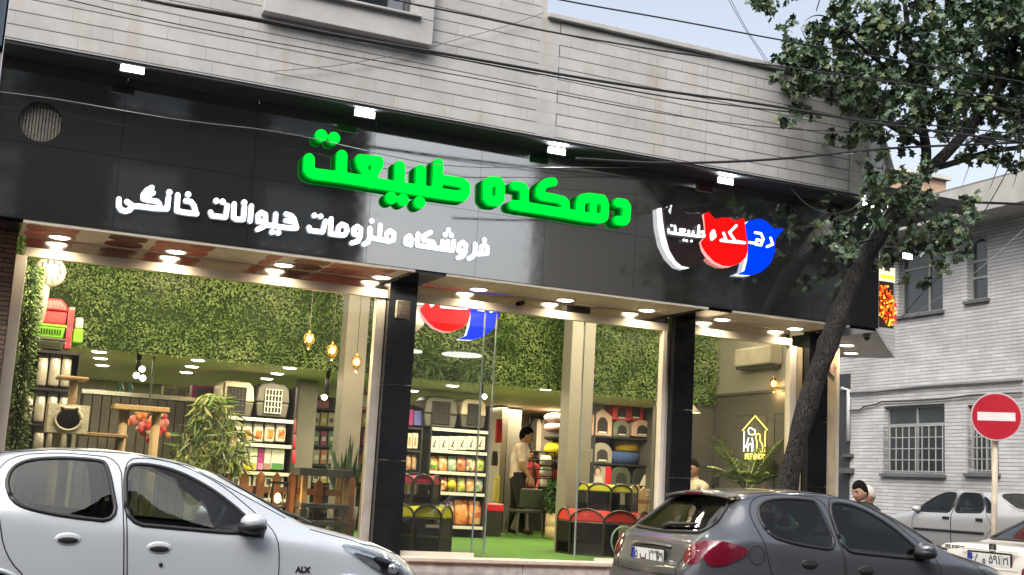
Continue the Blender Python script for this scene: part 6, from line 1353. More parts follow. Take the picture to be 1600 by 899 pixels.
for x0, x1, n_, c_, l_ in bx: carton(x0, 699, x1, 734, Ys+.05, col(n_, c_, .5), n_.replace('_', ' ')+' on the third board under the carriers', lm=col(n_+'_print', l_, .5) if l_ else None, lr=(.05, .0, .95, .28))
for k in range(5): x = 362+k*17; carton(x, 744, x+13, 762, Ys+.05, whitep, 'small white box with a dark picture behind the wooden pickets', 'small white boxes behind the pickets', lm=col('dark_print', (.10, .09, .09), .5), lr=(.25, .2, .75, .75))
for k in range(4): x = 365+k*20; carton(x, 783, x+16, 812, Ys+.05, printmat('warm_print', (.5, .42, .25), (.45, .2, .06), (.55, .5, .42), 16), 'warm coloured box on the lowest board behind the pickets', 'warm boxes behind the pickets')
for k in range(3): bag(455, 655+k*24, 463, 677+k*24, Ys+.1, redp, 'narrow red packet hanging at the shelf end by the thin pillar', 'red packets at the shelf end', d=.05)
Yq = 18.0
shelf_unit('store_shelf', 'shelf of small coloured goods between and behind the white pillars', 486, 590, Yq, .45, [640, 668, 698, 728, 760, 800], 620, edge=None)
carton(492, 626, 514, 640, Yq+.03, col('pink_pack', (.5, .14, .2), .6), 'pink package on top of the shelf between the pillars')
carton(557, 612, 583, 641, Yq+.03, redp, 'red and white box on top of the shelf right of the big pillar', lm=whitep)
pk = [(.55, .5, .42), (.45, .2, .08), (.12, .2, .1), (.5, .4, .1), (.35, .33, .3), (.3, .05, .15)]
for j, y in enumerate((645, 674, 703, 733)):
    for k, x in enumerate((489, 501, 513, 567, 578)):
        c_ = pk[(j*2+k*3) % 6]; nm = ('cream', 'rust', 'dark green', 'mustard', 'grey', 'plum')[(j*2+k*3) % 6]
        carton(x, y, x+10, y+22, Yq+.04, col('pack_'+nm.replace(' ', '_'), c_, .5), 'small %s packet on the shelf behind the white pillars' % nm, 'small %s packets behind the pillars' % nm, lm=whitep if nm != 'cream' else col('dark_print', (.1, .09, .09)), lr=(.2, .3, .8, .6))
# --- picket fence, lantern and slatted bench before them
Yp = 13.3; t = thing('picket_fence', 'low brown wooden picket fence behind the car bonnet in the left window', 'fence', (P(430, 780, Yp).x, Yp, F0))
for x, y in ((356, 742), (380, 737), (406, 735), (431, 737), (455, 736), (498, 748), (548, 742)):
    a = P(x-6.5, 770, Yp).x; c = P(x+6.5, 770, Yp).x; zt = P(x, y, Yp).z; b = MB(); b.prism([(a, Yp, F0), (c, Yp, F0), (c, Yp, zt-.06), ((a+c)/2, Yp, zt), (a, Yp, zt-.06)], (0, .025, 0)); b.build('picket', picket, t, bevel=.003)
for y in (766, 812): a = P(350, y, Yp).x; c = P(556, y, Yp).x; z = P(430, y, Yp).z; b = MB(); b.box(a, Yp+.027, z-.035, c, Yp+.05, z+.035); b.build('rail', picket, t)
q = P(434, 774, 13.05); t = thing('candle_lantern', 'glowing box lantern standing by the picket fence', 'lantern', (q.x, 13.05, q.z-.13))
b = MB(); b.box(q.x-.095, 12.96, q.z+.12, q.x+.095, 13.14, q.z+.145); b.box(q.x-.085, 12.97, q.z-.135, q.x+.085, 13.13, q.z-.115)
for sx2 in (-1, 1):
    for sy2 in (-1, 1): b.box(q.x+sx2*.078-.007, 13.05+sy2*.073-.007, q.z-.115, q.x+sx2*.078+.007, 13.05+sy2*.073+.007, q.z+.12)
b.build('lantern_frame', blackp, t); b = MB(); b.ball((q.x, 13.05, q.z-.03), .035, (1, 1, 1.5), 10); b.build('flame_bulb', emat('candle_glow', (1, .62, .2), 14), t, True)
light('candle_lamp', 'POINT', (q.x, 12.98, q.z-.03), 4, (1, .62, .28), .005)
Yb = 13.0; xa, xb, za, zb2 = span(468, 733, 552, 745, Yb); t = thing('plant_stand', 'rough wooden stand with dark grey boards beside the black column', 'stand', ((xa+xb)/2, Yb+.2, F0)); dgb = col('charcoal_board', (.07, .075, .08), .6, noise=.2)
b = MB(); b.box(xa, Yb, za, xb, Yb+.4, zb2); b.build('top_board', dgb, t, bevel=.004)
for y0, y1 in ((788, 795), (815, 822)): a_, c_, z0, z1 = span(470, y0, 548, y1, Yb); b = MB(); b.box(a_, Yb+.01, z0, c_, Yb+.4, z1); b.build('shelf_board', dgb, t, bevel=.004)
for x in (475, 541):
    xx = P(x, 790, Yb).x
    for yy in (Yb+.03, Yb+.33): b = MB(); b.box(xx-.03, yy, F0, xx+.03, yy+.05, za); b.build('leg', wood, t, bevel=.004)
for x0, x1 in ((469, 481), (530, 543)): a_, c_, z0, z1 = span(x0, 795, x1, 805, Yb); b = MB(); b.box(a_, Yb+.0, z0-.02, c_, Yb+.2, z1-.004); b.build('bracket', dgb, t)

# --- door bay
Yv = 16.9
shelf_unit('store_shelf', 'tall shelf of food bags and carriers behind the door glass', 671, 759, Yv, .5, [671, 705, 738, 770, 822], 630, edge=greysh)
shelf_unit('store_shelf', 'narrow dark shelf beside the first black column in the door bay', 622, 655, Yv+.1, .45, [667, 703, 737, 775], 630, edge=None)
carrier(662, 620, 716, 668, Yv+.02, dgp, dgp, blackp, 'dark grey pet carrier on the shelf in the door bay'); carrier(720, 624, 760, 669, Yv+.02, beigep, dgp, blackp, 'beige and grey pet carrier beside the dark one in the door bay')
carton(634, 640, 646, 665, Yv+.12, MATS['magenta_box'], 'magenta bundle on the narrow shelf by the black column'); carton(647, 642, 660, 665, Yv+.12, col('blue_bundle', (.10, .12, .42), .6), 'blue bundle on the narrow shelf by the black column')
for k in range(6):
    x = 673+k*14.3; a, c, z0, z1 = span(x, 682, x+13.5, 703, Yv+.04); o = carton(x, 682, x+13.5, 703, Yv+.04, whitep, 'white carton with a dark hook picture on the upper shelf behind the door glass', 'white cartons behind the door glass')
    w_ = c-a; b = MB(); b.tube([(a+w_*.6, Yv+.034, z0+.15), (a+w_*.45, Yv+.034, z0+.09), (a+w_*.35, Yv+.034, z0+.05), (a+w_*.6, Yv+.034, z0+.045)], [.006, .012, .016, .004], 6); b.build('front_print', col('dark_print', (.1, .09, .09)), o)
for k in range(3): carton(627+k*9, 677, 635+k*9, 701, Yv+.14, whitep, 'white and gold carton on the narrow shelf by the column', 'white and gold cartons', lm=col('gold_print', (.4, .28, .08), .5), lr=(.3, .15, .7, .75))
for k in range(3): bag(626+k*9, 710, 634+k*9, 735, Yv+.14, printmat('brown_print', (.3, .17, .08), (.45, .33, .2), (.2, .1, .05), 18), 'brown food pouch on the narrow shelf by the column', 'brown pouches by the column')
for k in range(3): bag(627+k*9, 745, 635+k*9, 773, Yv+.14, whitep, 'pale food pouch low on the narrow shelf by the column', 'pale pouches by the column', lm=MATS['gold_print'])
fb = [printmat('lime_print', (.42, .45, .08), (.5, .1, .05), (.1, .25, .06), 20), printmat('orange_print', (.52, .25, .08), (.55, .45, .3), (.4, .08, .04), 20), printmat('mint_print', (.25, .36, .3), (.5, .45, .35), (.1, .2, .1), 20), printmat('rust_print', (.45, .16, .06), (.55, .42, .25), (.2, .06, .03), 20), printmat('cream_print', (.55, .48, .4), (.45, .1, .08), (.15, .2, .08), 20)]
for k in range(6): bag(672+k*14.5, 713, 685.5+k*14.5, 737, Yv+.04, fb[k % 5], 'small %s food bag on the third shelf behind the door glass' % ('lime green', 'orange', 'mint', 'rust', 'cream', 'second lime green')[k])
for k in range(6):
    o = bag(674+k*14, 745, 686+k*14, 769, Yv+.04, fb[(k+2) % 5] if k != 2 else fb[0], '%s round-topped food bag on the fourth shelf behind the door glass' % ('mint', 'rust', 'yellow', 'cream', 'second rust', 'orange')[k])
q = P(706, 758, Yv); b = MB(); b.lathe([(.0, -.03), (.06, -.02), (.068, .02)], (q.x, Yv, q.z), 18, 'y'); tag(b.build('round_tin', col('yellow_tin', (.55, .5, .03), .4), None, True), 'round yellow tin on the fourth shelf behind the door glass', 'tin')
for x0, x1, y0, m, lab in ((684, 697, 788, fb[2], 'tall green and purple food sack low behind the door glass'), (698, 711, 784, printmat('purple_print', (.2, .06, .16), (.4, .3, .2), (.3, .1, .08), 16), 'purple food sack low behind the door glass'), (712, 733, 780, printmat('carrot_print', (.55, .22, .07), (.58, .4, .22), (.4, .1, .04), 14), 'big orange food sack low behind the door glass'), (734, 754, 781, MATS['carrot_print'], 'second orange food sack at the shelf end')):
    bag(x0, y0, x1, 821, Yv+.04, m, lab, d=.2)
a, c, z0, z1 = span(760, 787, 788, 800, 17.6); t = thing('low_box', 'low red box on a black base beside the shelf', 'box', ((a+c)/2, 17.7, F0)); b = MB(); b.box(a, 17.6, z0, c, 18, z1); b.build('red_top', redp, t, bevel=.02); b = MB(); b.box(a+.03, 17.62, F0, c-.03, 18, z0-.002); b.build('base', blackp, t)
# soft playpens
meshm = glassmat('playpen_mesh', (.45, .45, .45), 1.25, .5)
def playpen(x0, y0, x1, y1, Y, m, lab, d=.85, n=8, zb=None):
    a, c, z0, z1 = span(x0, y0, x1, y1, Y+d*.4); z0 = F0+.002 if zb is None else zb; xm, ym = (a+c)/2, Y+d/2; rx = (c-a)/2; ry = d/2; h = z1-z0
    t = thing('pet_playpen', lab, 'playpen', (xm, ym, z0), 'folding fabric playpens')
    ang = [2*PI*(k+.5)/n for k in range(n)]; nr = math.cos(PI/n)
    pt = lambda an, z: (xm+rx/nr*math.cos(an)*.98, ym+ry/nr*math.sin(an), z)
    b = MB()
    for k in range(n): b.add([pt(ang[k], z0+.02), pt(ang[(k+1) % n], z0+.02), pt(ang[(k+1) % n], z0+h*.75), pt(ang[k], z0+h*.75)], [(0, 1, 2, 3)])
    b.build('mesh_walls', meshm, t, fixn=False)
    b = MB(); top = []
    for k in range(n):          # scalloped coloured band above each mesh window
        p0 = Vector(pt(ang[k], 0)); p1 = Vector(pt(ang[(k+1) % n], 0)); seg = 9; lo = []; hi = []
        for j in range(seg+1):
            f_ = j/seg; q_ = p0.lerp(p1, f_); lo.append((q_.x, q_.y, z0+h*(.72))); hi.append((q_.x, q_.y, z0+h*(.80+.20*math.sin(PI*f_)**.7)))
        b.add(lo+hi, [(j, j+1, seg+2+j, seg+1+j) for j in range(seg)])
        top += hi[:-1]
    b.add(top, [tuple(range(len(top)))]); b.build('fabric_top', m, t, fixn=False)
    b = MB()
    for k in range(n):
        b.tube([pt(ang[k], z0), pt(ang[k], z0+h*.8)], .014, 6); p0 = Vector(pt(ang[k], 0)); p1 = Vector(pt(ang[(k+1) % n], 0))
        b.tube([(*p0.lerp(p1, j/8).xy, z0+h*(.80+.20*math.sin(PI*j/8)**.7)+.004) for j in range(9)], .013, 6)
        b.tube([pt(ang[k], z0+h*.71), pt(ang[(k+1) % n], z0+h*.71)], .008, 5)
    b.build('piping', blackp, t)
    b = MB(); 
    for k in range(n): b.add([pt(ang[k], z0), pt(ang[(k+1) % n], z0), pt(ang[(k+1) % n], z0+h*.26), pt(ang[k], z0+h*.26)], [(0, 1, 2, 3)])
    b.add([pt(an, z0+.004) for an in ang], [tuple(range(n))]); b.build('base_fabric', blackp, t, fixn=False)
    return t
yel = col('yellow_fabric', (.55, .56, .02), .6, noise=.06); mag = col('crimson_fabric', (.50, .03, .09), .6, noise=.06); rf = col('red_fabric', (.55, .035, .03), .6, noise=.06)
playpen(598, 788, 702, 861, 13.05, yel, 'yellow topped playpen on the floor inside the left door glass'); playpen(610, 742, 684, 789, 13.2, mag, 'crimson topped playpen stacked on the yellow one by the black column', .7, zb=P(650, 789, 13.5).z)
playpen(884, 797, 1010, 868, 13.3, rf, 'red topped playpen on the floor inside the right door glass'); playpen(914, 757, 992, 800, 13.4, yel, 'yellow topped playpen stacked on the red one', .7, zb=P(950, 799, 13.7).z)
q = P(975, 848, 13.0); b = MB(); b.tube([(q.x+.17*math.cos(a_), 13.0+.03*math.sin(a_*1), q.z+.18*math.sin(a_)) for a_ in np.linspace(0, 2*PI, 29)], .011, 6); tag(b.build('agility_hoop', col('teal_hoop', (.25, .42, .40), .4), None, True), 'thin teal hoop leaning before the red playpen', 'hoop')
# --- back of the shop: garments, beds, wire rack, chair, basket plant
Yr = 20.2; t = thing('garment_rail', 'rail of grey and white pet coats at the back of the shop', 'clothes rail', (P(855, 655, Yr).x, Yr, F0)); xa, xb = P(828, 655, Yr).x, P(882, 655, Yr).x; zr = P(855, 653, Yr).z
b = MB(); b.tube([(xa, Yr, zr), (xb, Yr, zr)], .018, 8); b.build('rail', blackp, t)
for x in (xa, xb): b = MB(); b.tube([(x, Yr, zr), (x, Yr, F0)], .018, 8); b.build('leg', blackp, t)
gm = [col('grey_coat', (.28, .25, .22), .9, noise=.2), col('white_coat', (.58, .54, .48), .9, noise=.1), col('dark_coat', (.05, .05, .055), .9), MATS['grey_coat']]
for k in range(7):
    x = xa+(xb-xa)*(k+.5)/7.5; b = MB(); zb_2 = P(855, rnd(700, 722), Yr).z; b.prism([(x-.06, Yr-.12, zb_2), (x+.07, Yr-.12, zb_2+.02), (x+.06, Yr-.12, zr-.14), (x, Yr-.12, zr-.03), (x-.06, Yr-.12, zr-.14)], (0, .24, 0)); tag(b.build('pet_coat', gm[(2, 1, 0, 0, 1, 0, 3)[k]], bevel=.02), '%s pet coat hanging on the rail at the back' % ('dark', 'white', 'grey', 'grey', 'white', 'grey', 'grey')[k], 'coat', '%s coats on the rail' % ('dark', 'white', 'grey', 'grey', 'white', 'grey', 'grey')[k])
for y0, y1, n_, c_ in ((645, 660, 'grey', (.25, .23, .22)), (660, 676, 'pink', (.5, .3, .3)), (677, 690, 'black', (.03, .03, .03)), (690, 716, 'yellow', (.55, .48, .02)), (716, 732, 'charcoal', (.05, .05, .05)), (732, 756, 'crimson', (.35, .02, .04))):
    a, c, z0, z1 = span(860, y0, 890, y1, 19.0); b = MB(); b.ball(((a+c)/2, 19.2, (z0+z1)/2), 1, ((c-a)/2, .25, (z1-z0)/2*1.05), 16); tag(b.build('pet_bed', col(n_+'_bed_fabric', c_, .9, noise=.1), None, True), '%s pet cushion in the stack behind the white pillar' % n_, 'pet bed')
a, c, z0, z1 = span(833, 706, 866, 762, 18.8); t = thing('wire_rack', 'black wire display rack with pale pouches behind the chair', 'rack', ((a+c)/2, 18.9, F0)); b = MB()
for x in (a, c):
    for yy in (18.8, 19.1): b.tube([(x, yy, F0), (x, yy, z1)], .014, 6)
for k in range(5): zz = z0+(z1-z0)*k/4; b.tube([(a, 18.8, zz), (c, 18.8, zz), (c, 19.1, zz), (a, 19.1, zz), (a, 18.8, zz)], .012, 6)
b.build('wire_frame', blackp, t)
for k in range(3): bag(847, 712+k*17, 864, 727+k*17, 18.9, whitep, 'pale pouch in the black wire rack', 'pale pouches in the wire rack')
# chair
Yh = 17.9; a, c, z0, z1 = span(808, 764, 852, 836, Yh); t = thing('visitor_chair', 'dark olive padded chair beside the standing man', 'chair', ((a+c)/2, Yh, F0)); olv = col('dark_olive_vinyl', (.035, .045, .035), .5, noise=.1); zs2 = P(830, 797, Yh).z
b = MB(); b.box(a+.02, Yh, zs2-.06, c-.06, Yh+.42, zs2); b.build('seat', olv, t, bevel=.02); b = MB(); b.prism([(a+.03, Yh-.02, zs2+.02), (c-.03, Yh-.02, zs2+.02), (c-.03, Yh-.07, z1), (a+.03, Yh-.07, z1)], (0, .06, 0)); b.build('backrest', olv, t, bevel=.02)
for x in (a+.04, c-.05):
    for yy in (Yh+.02, Yh+.4): b = MB(); b.tube([(x, yy, zs2-.05), (x+(.03 if x > (a+c)/2 else -.02), yy, F0+.004)], .014, 8); b.build('leg', col('grey_leg', (.10, .11, .11), .4), t)
# basket plant
Yw2 = 17.4; q = P(870, 820, Yw2); t = thing('basket_plant', 'leafy green plant in a pale woven basket on the turf floor', 'plant', (q.x, Yw2, F0)); a, c, z0, z1 = span(853, 803, 886, 843, Yw2); r = (c-a)/2
b = MB(); h = z1-F0; b.lathe([(0, 0), (r*.95, 0), (r*1.0, h*.45), (r*.92, h*.5), (r*1.02, h*.55), (r*.94, h), (r*.85, h), (r*.8, h*.85), (0, h*.85)], (q.x, Yw2, F0+.003), 24); b.build('basket', col('woven_basket', (.55, .44, .26), .8, noise=.2, scale=25, bump=.8, bscale=90), t, True)
b = MB()
for k in range(330): y = rnd(757, 806); x = 870+rnd(-1, 1)*(12+9*(1-abs(y-780)/28)); b.leaf(P(x, y, Yw2+rnd(-.2, .2)), Vector((rnd(-1, 1), rnd(-1, .2), rnd(-.2, 1))), rdir(), rnd(.07, .13), rnd(.035, .06), random.choice((0, 0, 2)))
b.build('leaves', [col('zz_leaf', (.03, .085, .02), .35, noise=.2), MATS['zz_leaf'], col('zz_dark_leaf', (.018, .05, .014), .35)], t, fixn=False)
# clothes hanging by the partition
for k, (x0, y0, x1, y1, n_, c_) in enumerate(((776, 655, 786, 692, 'red', (.45, .03, .04)), (770, 705, 779, 728, 'dark', (.03, .03, .03)), (773, 744, 782, 785, 'yellow', (.5, .45, .1)))): bag(x0, y0, x1, y1, 18.6, col(n_+'_harness', c_, .8), '%s pet garment hanging by the white partition' % n_, None, 'pet_garment', 'garment', d=.08)
# --- right of the door: shelf of pet houses
Yj = 16.9; t = shelf_unit('store_shelf', 'dark shelf of pet houses and beds behind the right door glass', 927, 1020, Yj, .55, [683, 725, 762, 805], 640)
def house(x0, y0, x1, y1, m, lab, gable=False, d=.35, n_=14):
    a, c, z0, z1 = span(x0, y0, x1, y1, Yj+.03); w_ = c-a; h = z1-z0; t = thing('pet_house', lab, 'pet house', ((a+c)/2, Yj+.2, z0))
    if gable: pr = [(a, z0), (c, z0), (c, z0+h*.72), ((a+c)/2, z1), (a, z0+h*.72)]
    else: pr = [(a, z0), (c, z0)]+[((a+c)/2+w_/2*math.cos(q_), z0+h*.5+h*.5*math.sin(q_)) for q_ in np.linspace(0, PI, n_)]
    b = MB(); b.prism([(x, Yj+.03, z) for x, z in pr], (0, d, 0)); b.build('shell', m, t, bevel=.015)
    k = .56; pr = [((a+c)/2-w_*.26, z0+h*.12), ((a+c)/2+w_*.26, z0+h*.12)]+[((a+c)/2+w_*.26*math.cos(q_), z0+h*.42+h*.26*math.sin(q_)) for q_ in np.linspace(0, PI, 10)]
    b = MB(); b.prism([(x, Yj+.022, z) for x, z in pr], (0, .004, 0)); b.build('doorway', mat('house_dark', (.02, .02, .02), .9, noise=0), t)
    b = MB(); b.box((a+c)/2-w_*.2, Yj+.012, z0+h*.10, (a+c)/2+w_*.2, Yj+.022, z0+h*.17); b.build('cushion', whitep, t, bevel=.004)
    return t
pinkh = col('pink_felt', (.52, .36, .30), .9, noise=.08); house(926, 638, 957, 682, pinkh, 'pale pink gabled pet house on the top board', True); house(958, 628, 985, 657, rf, 'left red dome pet house stacked above the others'); house(981, 625, 1006, 657, rf, 'right red dome pet house with an open front, topmost')
house(959, 656, 985, 683, col('grey_green_felt', (.16, .17, .14), .9), 'grey green dome pet house on the top board'); house(988, 656, 1019, 683, pinkh, 'pink dome pet house at the end of the top board'); house(925, 692, 957, 724, col('grey_felt', (.24, .22, .19), .9), 'grey dome pet house on the second board'); house(955, 728, 986, 762, col('dark_green_felt', (.06, .075, .05), .9), 'dark green dome pet house on the third board')
for x0, y0, x1, y1, n_, c_ in ((972, 688, 1013, 705, 'yellow', (.52, .33, .03)), (957, 706, 1012, 725, 'blue', (.05, .10, .28))):
    a, c, z0, z1 = span(x0, y0, x1, y1, Yj+.03); b = MB(); xm = (a+c)/2; b.lathe([(0, 0), ((c-a)/2*.9, 0), ((c-a)/2, (z1-z0)*.6), ((c-a)/2*.9, z1-z0), ((c-a)/2*.7, (z1-z0)*.6), (0, (z1-z0)*.4)], (0, 0, 0), 20); b.v = [(xm+v[0], Yj+.3+v[1]*.5, z0+v[2]) for v in b.v]; tag(b.build('pet_bed', col(n_+'_tub_fabric', c_, .85, noise=.1), None, True), '%s oval pet bed on the second board' % n_, 'pet bed')
a, c, z0, z1 = span(926, 728, 946, 760, Yj+.03); t = thing('portrait_poster', 'framed poster of a woman in a pale scarf on the third board', 'poster', ((a+c)/2, Yj+.04, z0)); b = MB(); b.box(a, Yj+.04, z0, c, Yj+.06, z1); b.build('poster_board', col('poster_grey', (.30, .29, .27), .5), t)
xm = (a+c)/2; zm = (z0+z1)/2; b = MB(); b.ball((xm-.02, Yj+.037, zm+.06), .055, (.8, .04, 1), 14); b.build('printed_face', col('poster_skin', (.48, .32, .24), .6), t); b = MB(); b.ball((xm-.03, Yj+.0395, zm+.08), .075, (.9, .03, 1), 14); b.build('printed_hair', col('poster_hair', (.05, .03, .03), .6), t); b = MB(); b.prism([(a+.01, Yj+.036, z0+.01), (c-.01, Yj+.036, z0+.01), (xm+.05, Yj+.036, zm-.0), (xm-.06, Yj+.036, zm-.0)], (0, .002, 0)); b.build('printed_scarf', col('poster_scarf', (.5, .47, .43), .6), t)
carton(946, 729, 955, 758, Yj+.03, redp, 'red upright box between the poster and the dark green house')
a, c, z0, z1 = span(989, 728, 1018, 762, Yj+.03); t = thing('pet_carrier', 'black and white dome carrier at the end of the third board', 'pet carrier', ((a+c)/2, Yj+.2, z0)); b = MB(); b.prism([(a, Yj+.03, z0), (c, Yj+.03, z0), (c, Yj+.03, z0+.1)]+[((a+c)/2+(c-a)/2*math.cos(q_), Yj+.03, z0+.1+(z1-z0-.1)*math.sin(q_)) for q_ in np.linspace(0.1, PI, 12)], (0, .3, 0)); b.build('shell', blackp, t, bevel=.01); b = MB(); b.prism([(a+.12, Yj+.024, z0+.03), (c-.02, Yj+.024, z0+.03), (c-.02, Yj+.024, z0+.2), (a+.2, Yj+.024, z0+.2)], (0, .004, 0)); b.build('white_flap', whitep, t)
a, c, z0, z1 = span(984, 764, 1018, 822, 15.6); b = MB(); b.box(a, 15.6, z0-.2, c, 15.9, z1); tag(b.build('display_plinth', whitep, bevel=.006), 'white display block behind the wooden castle', 'plinth')
a, c, z0, z1 = span(990, 758, 1014, 806, 15.2); t = thing('wooden_castle', 'small brown wooden castle-shaped pet toy', 'toy', ((a+c)/2, 15.2, z0)); w_ = c-a
for k, hh in enumerate((.7, 1, .85, .95, .7)): b = MB(); x0_ = a+w_*k/5; b.prism([(x0_+.003, 15.2, z0), (x0_+w_/5-.003, 15.2, z0), (x0_+w_/5-.003, 15.2, z0+(z1-z0)*hh-.03), (x0_+w_/10, 15.2, z0+(z1-z0)*hh), (x0_+.003, 15.2, z0+(z1-z0)*hh-.03)], (0, .05, 0)); b.build('board', wood, t)
b = MB(); b.box(a-.02, 15.19, z0+(z1-z0)*.42, c+.02, 15.199, z0+(z1-z0)*.52); b.build('cross_board', picket, t); b = MB(); b.box(a+.02, 15.21, F0, c-.02, 15.24, z0); b.build('base', wood, t)
# --- right window: palm, air conditioner, neon, pendant, laptop
q = P(1168, 790, 13.45); t = thing('potted_palm', 'broad palm with long arching fronds in the right window', 'palm', (q.x, 13.45, F0))
b = MB(); b.lathe([(0, 0), (.16, 0), (.21, .36), (.19, .36), (.18, .32), (0, .32)], (q.x, 13.45, F0), 20); b.build('pot', dgp, t, True)
PM = [col('palm_leaf', (.14, .27, .05), .4, noise=.2), col('palm_pale_leaf', (.30, .36, .10), .4, noise=.2), col('palm_dark_leaf', (.04, .10, .02), .4, noise=.2)]
b = MB(); base = P(1166, 768, 13.45)
for tipx, tipy, dy in ((1117, 682, -.1), (1122, 700, .2), (1105, 728, -.2), (1128, 742, .2), (1150, 735, -.3), (1172, 720, .2), (1190, 700, .1), (1222, 688, -.1), (1226, 715, .2), (1228, 742, -.2), (1200, 738, -.3), (1140, 715, .3), (1210, 705, .3), (1180, 742, -.35), (1160, 748, -.35)):
    tip = P(tipx, tipy, 13.45+dy); mid = base.lerp(tip, .55)+Vector((0, 0, .14)); n = 18; pts = [base*(1-t_)**2+mid*2*t_*(1-t_)+tip*t_**2 for t_ in np.linspace(0, 1, n)]
    b.tube(pts, [.009*(1-k/n)+.002 for k in range(n)], 5, 1)
    for k in range(3, n):
        d_ = (pts[k]-pts[k-1]).normalized()
        for s_ in (-1, 1):
            sd2 = d_.cross(Vector((0, 0, 1))); sd2 = sd2.normalized() if sd2.length > 1e-3 else Vector((1, 0, 0)); L = .21*math.sin(PI*(.12+.8*k/n))+.04
            b.leaf(pts[k], d_*.9+sd2*s_*1.0+Vector((0, 0, -.35)), Vector((0, 0, 1)), L, .036, random.choice((0, 0, 1, 1, 2)))
b.build('fronds', PM, t, fixn=False)
a0 = PX(1168, 572, 9.95); a1 = PX(1224, 562, 9.95); zt = PX(1195, 545, 9.95).z; zb3 = PX(1195, 578, 9.95).z
t = thing('air_conditioner', 'white wall air conditioner high on the right side wall', 'air conditioner', (9.85, (a0.y+a1.y)/2, zb3)); b = MB(); b.box(9.72, a1.y, zb3+.04, 9.948, a0.y, zt); b.build('body', col('ac_white', (.36, .33, .28), .5), t, bevel=.025); b = MB(); b.box(9.74, a1.y+.03, zb3, 9.93, a0.y-.03, zb3+.038); b.build('air_outlet', blackp, t)
nw = emat('neon_white', (.95, .92, .75), 2.0); ny = emat('neon_yellow', (.95, .72, .12), 2.0)
def nx(x, y): p = PX(x, y, 9.91); return p
t = thing('neon_sign', 'small yellow and white neon house with pet outlines on the grey wall', 'neon sign', tuple(nx(1180, 690)))
def neon(nm, pts, m, r=.0075, cl=False): b = MB(); q_ = [nx(*p) for p in pts]; b.tube(chaikin(q_, 1) if len(q_) > 3 else q_, r, 6); b.build(nm, m, t, True)
neon('house_outline', [(1160, 673), (1180, 650), (1199, 672)], ny); neon('house_wall', [(1163, 674), (1162, 706)], nw); neon('house_wall', [(1196, 673), (1195, 706), (1188, 706)], ny)
neon('dog_outline', [(1182, 706), (1183, 690), (1180, 682), (1184, 677), (1188, 680), (1187, 688), (1192, 696), (1191, 706)], ny); neon('cat_outline', [(1168, 706), (1169, 697), (1172, 692), (1175, 697), (1175, 706)], nw); neon('bone_outline', [(1170, 678), (1169, 671), (1173, 668), (1176, 671), (1180, 672), (1180, 678), (1175, 680), (1170, 678)], nw); neon('owner_outline', [(1165, 700), (1168, 690), (1170, 684)], nw); neon('owner_outline', [(1176, 706), (1176, 690), (1175, 684)], nw)
m_ = nx(1180, 714); text_mesh('lettering', 'PET SHOP', .105, ny, t, (9.905, m_.y, m_.z), (0, -1, 0), (0, 0, 1), .01, bold=.002)
q = P(1078, 645, 14.2); t = thing('pendant_lamp', 'white conical pendant lamp behind the second black column', 'pendant lamp', (q.x, 14.2, q.z)); b = MB(); b.lathe([(.02, .16), (.03, .12), (.15, .0), (.14, .0), (.02, .11)], q, 20); b.build('lamp_shade', col('pale_shade', (.5, .47, .42), .5), t, True); b = MB(); b.tube([(q.x, 14.2, q.z+.15), (q.x, 14.2, 3.94)], .006, 5); b.build('cord', blackp, t); b = MB(); b.ball((q.x, 14.2, q.z+.03), .04, n=10); b.build('bulb', emat('warm_bulb', (1, .8, .5), 8), t, True)
light('pendant_bulb', 'POINT', (q.x, 14.2, q.z-.03), 6, (1, .78, .48), .04)
q = P(1115, 762, 13.6); t = thing('desk', 'dark desk with a small screen behind the right window', 'desk', (q.x, 13.6, F0)); b = MB(); b.box(q.x-.1, 13.4, F0+.70, q.x+.55, 14.0, F0+.74); b.build('desk_top', dgb, t, bevel=.004)
for x in (q.x-.07, q.x+.52):
    for yy in (13.43, 13.97): b = MB(); b.box(x-.02, yy-.02, F0, x+.02, yy+.02, F0+.699); b.build('leg', dgb, t)
a, c, z0, z1 = span(1110, 745, 1124, 760, 13.6); t = thing('monitor', 'small grey screen on the desk near the seated man', 'monitor', ((a+c)/2, 13.6, F0+.74)); b = MB(); b.box(a, 13.6, z0, c, 13.62, z1); b.build('screen', dgp, t, bevel=.004); b = MB(); b.tube([((a+c)/2, 13.63, F0+.742), ((a+c)/2, 13.63, z0+.05)], .015, 8); b.lathe([(.06, 0), (.06, .008), (0, .008)], ((a+c)/2, 13.63, F0+.742), 14); b.build('stand', blackp, t)
# hanging foliage over the door bay and two pale oval discs under the ceiling
HG = [col('hanging_leaf', (.04, .09, .02), .5, noise=.2), col('hanging_pale_leaf', (.08, .14, .03), .5, noise=.2)]
for cx, cyp, rr, n, lab in ((672, 560, 30, 150, 'large trailing fern hanging on the hedge wall over the door shelf'), (572, 545, 16, 90, 'trailing fern on the hedge wall beside the white pillar'), (790, 520, 22, 110, 'spiky fern hanging on the hedge wall right of the inner logo'), (735, 575, 20, 80, 'small trailing fern under the pale oval discs')):
    b = MB(); c0_ = P(cx, cyp, 14.8)
    for k in range(n):
        a_ = rnd(0, 2*PI); d = Vector((math.cos(a_), -rnd(.1, .7), math.sin(a_)-.4)); st = c0_+Vector((rnd(-1, 1)*rr*.0042, rnd(-.05, .05), rnd(-1, 1)*rr*.0042)); b.leaf(st, d, rdir(), rnd(.15, .32), rnd(.015, .03), random.choice((0, 0, 1)))
    tag(b.build('hanging_fern', HG, fixn=False), lab, 'fern')
dsc = emat('disc_glow', (.95, .93, .85), .6)
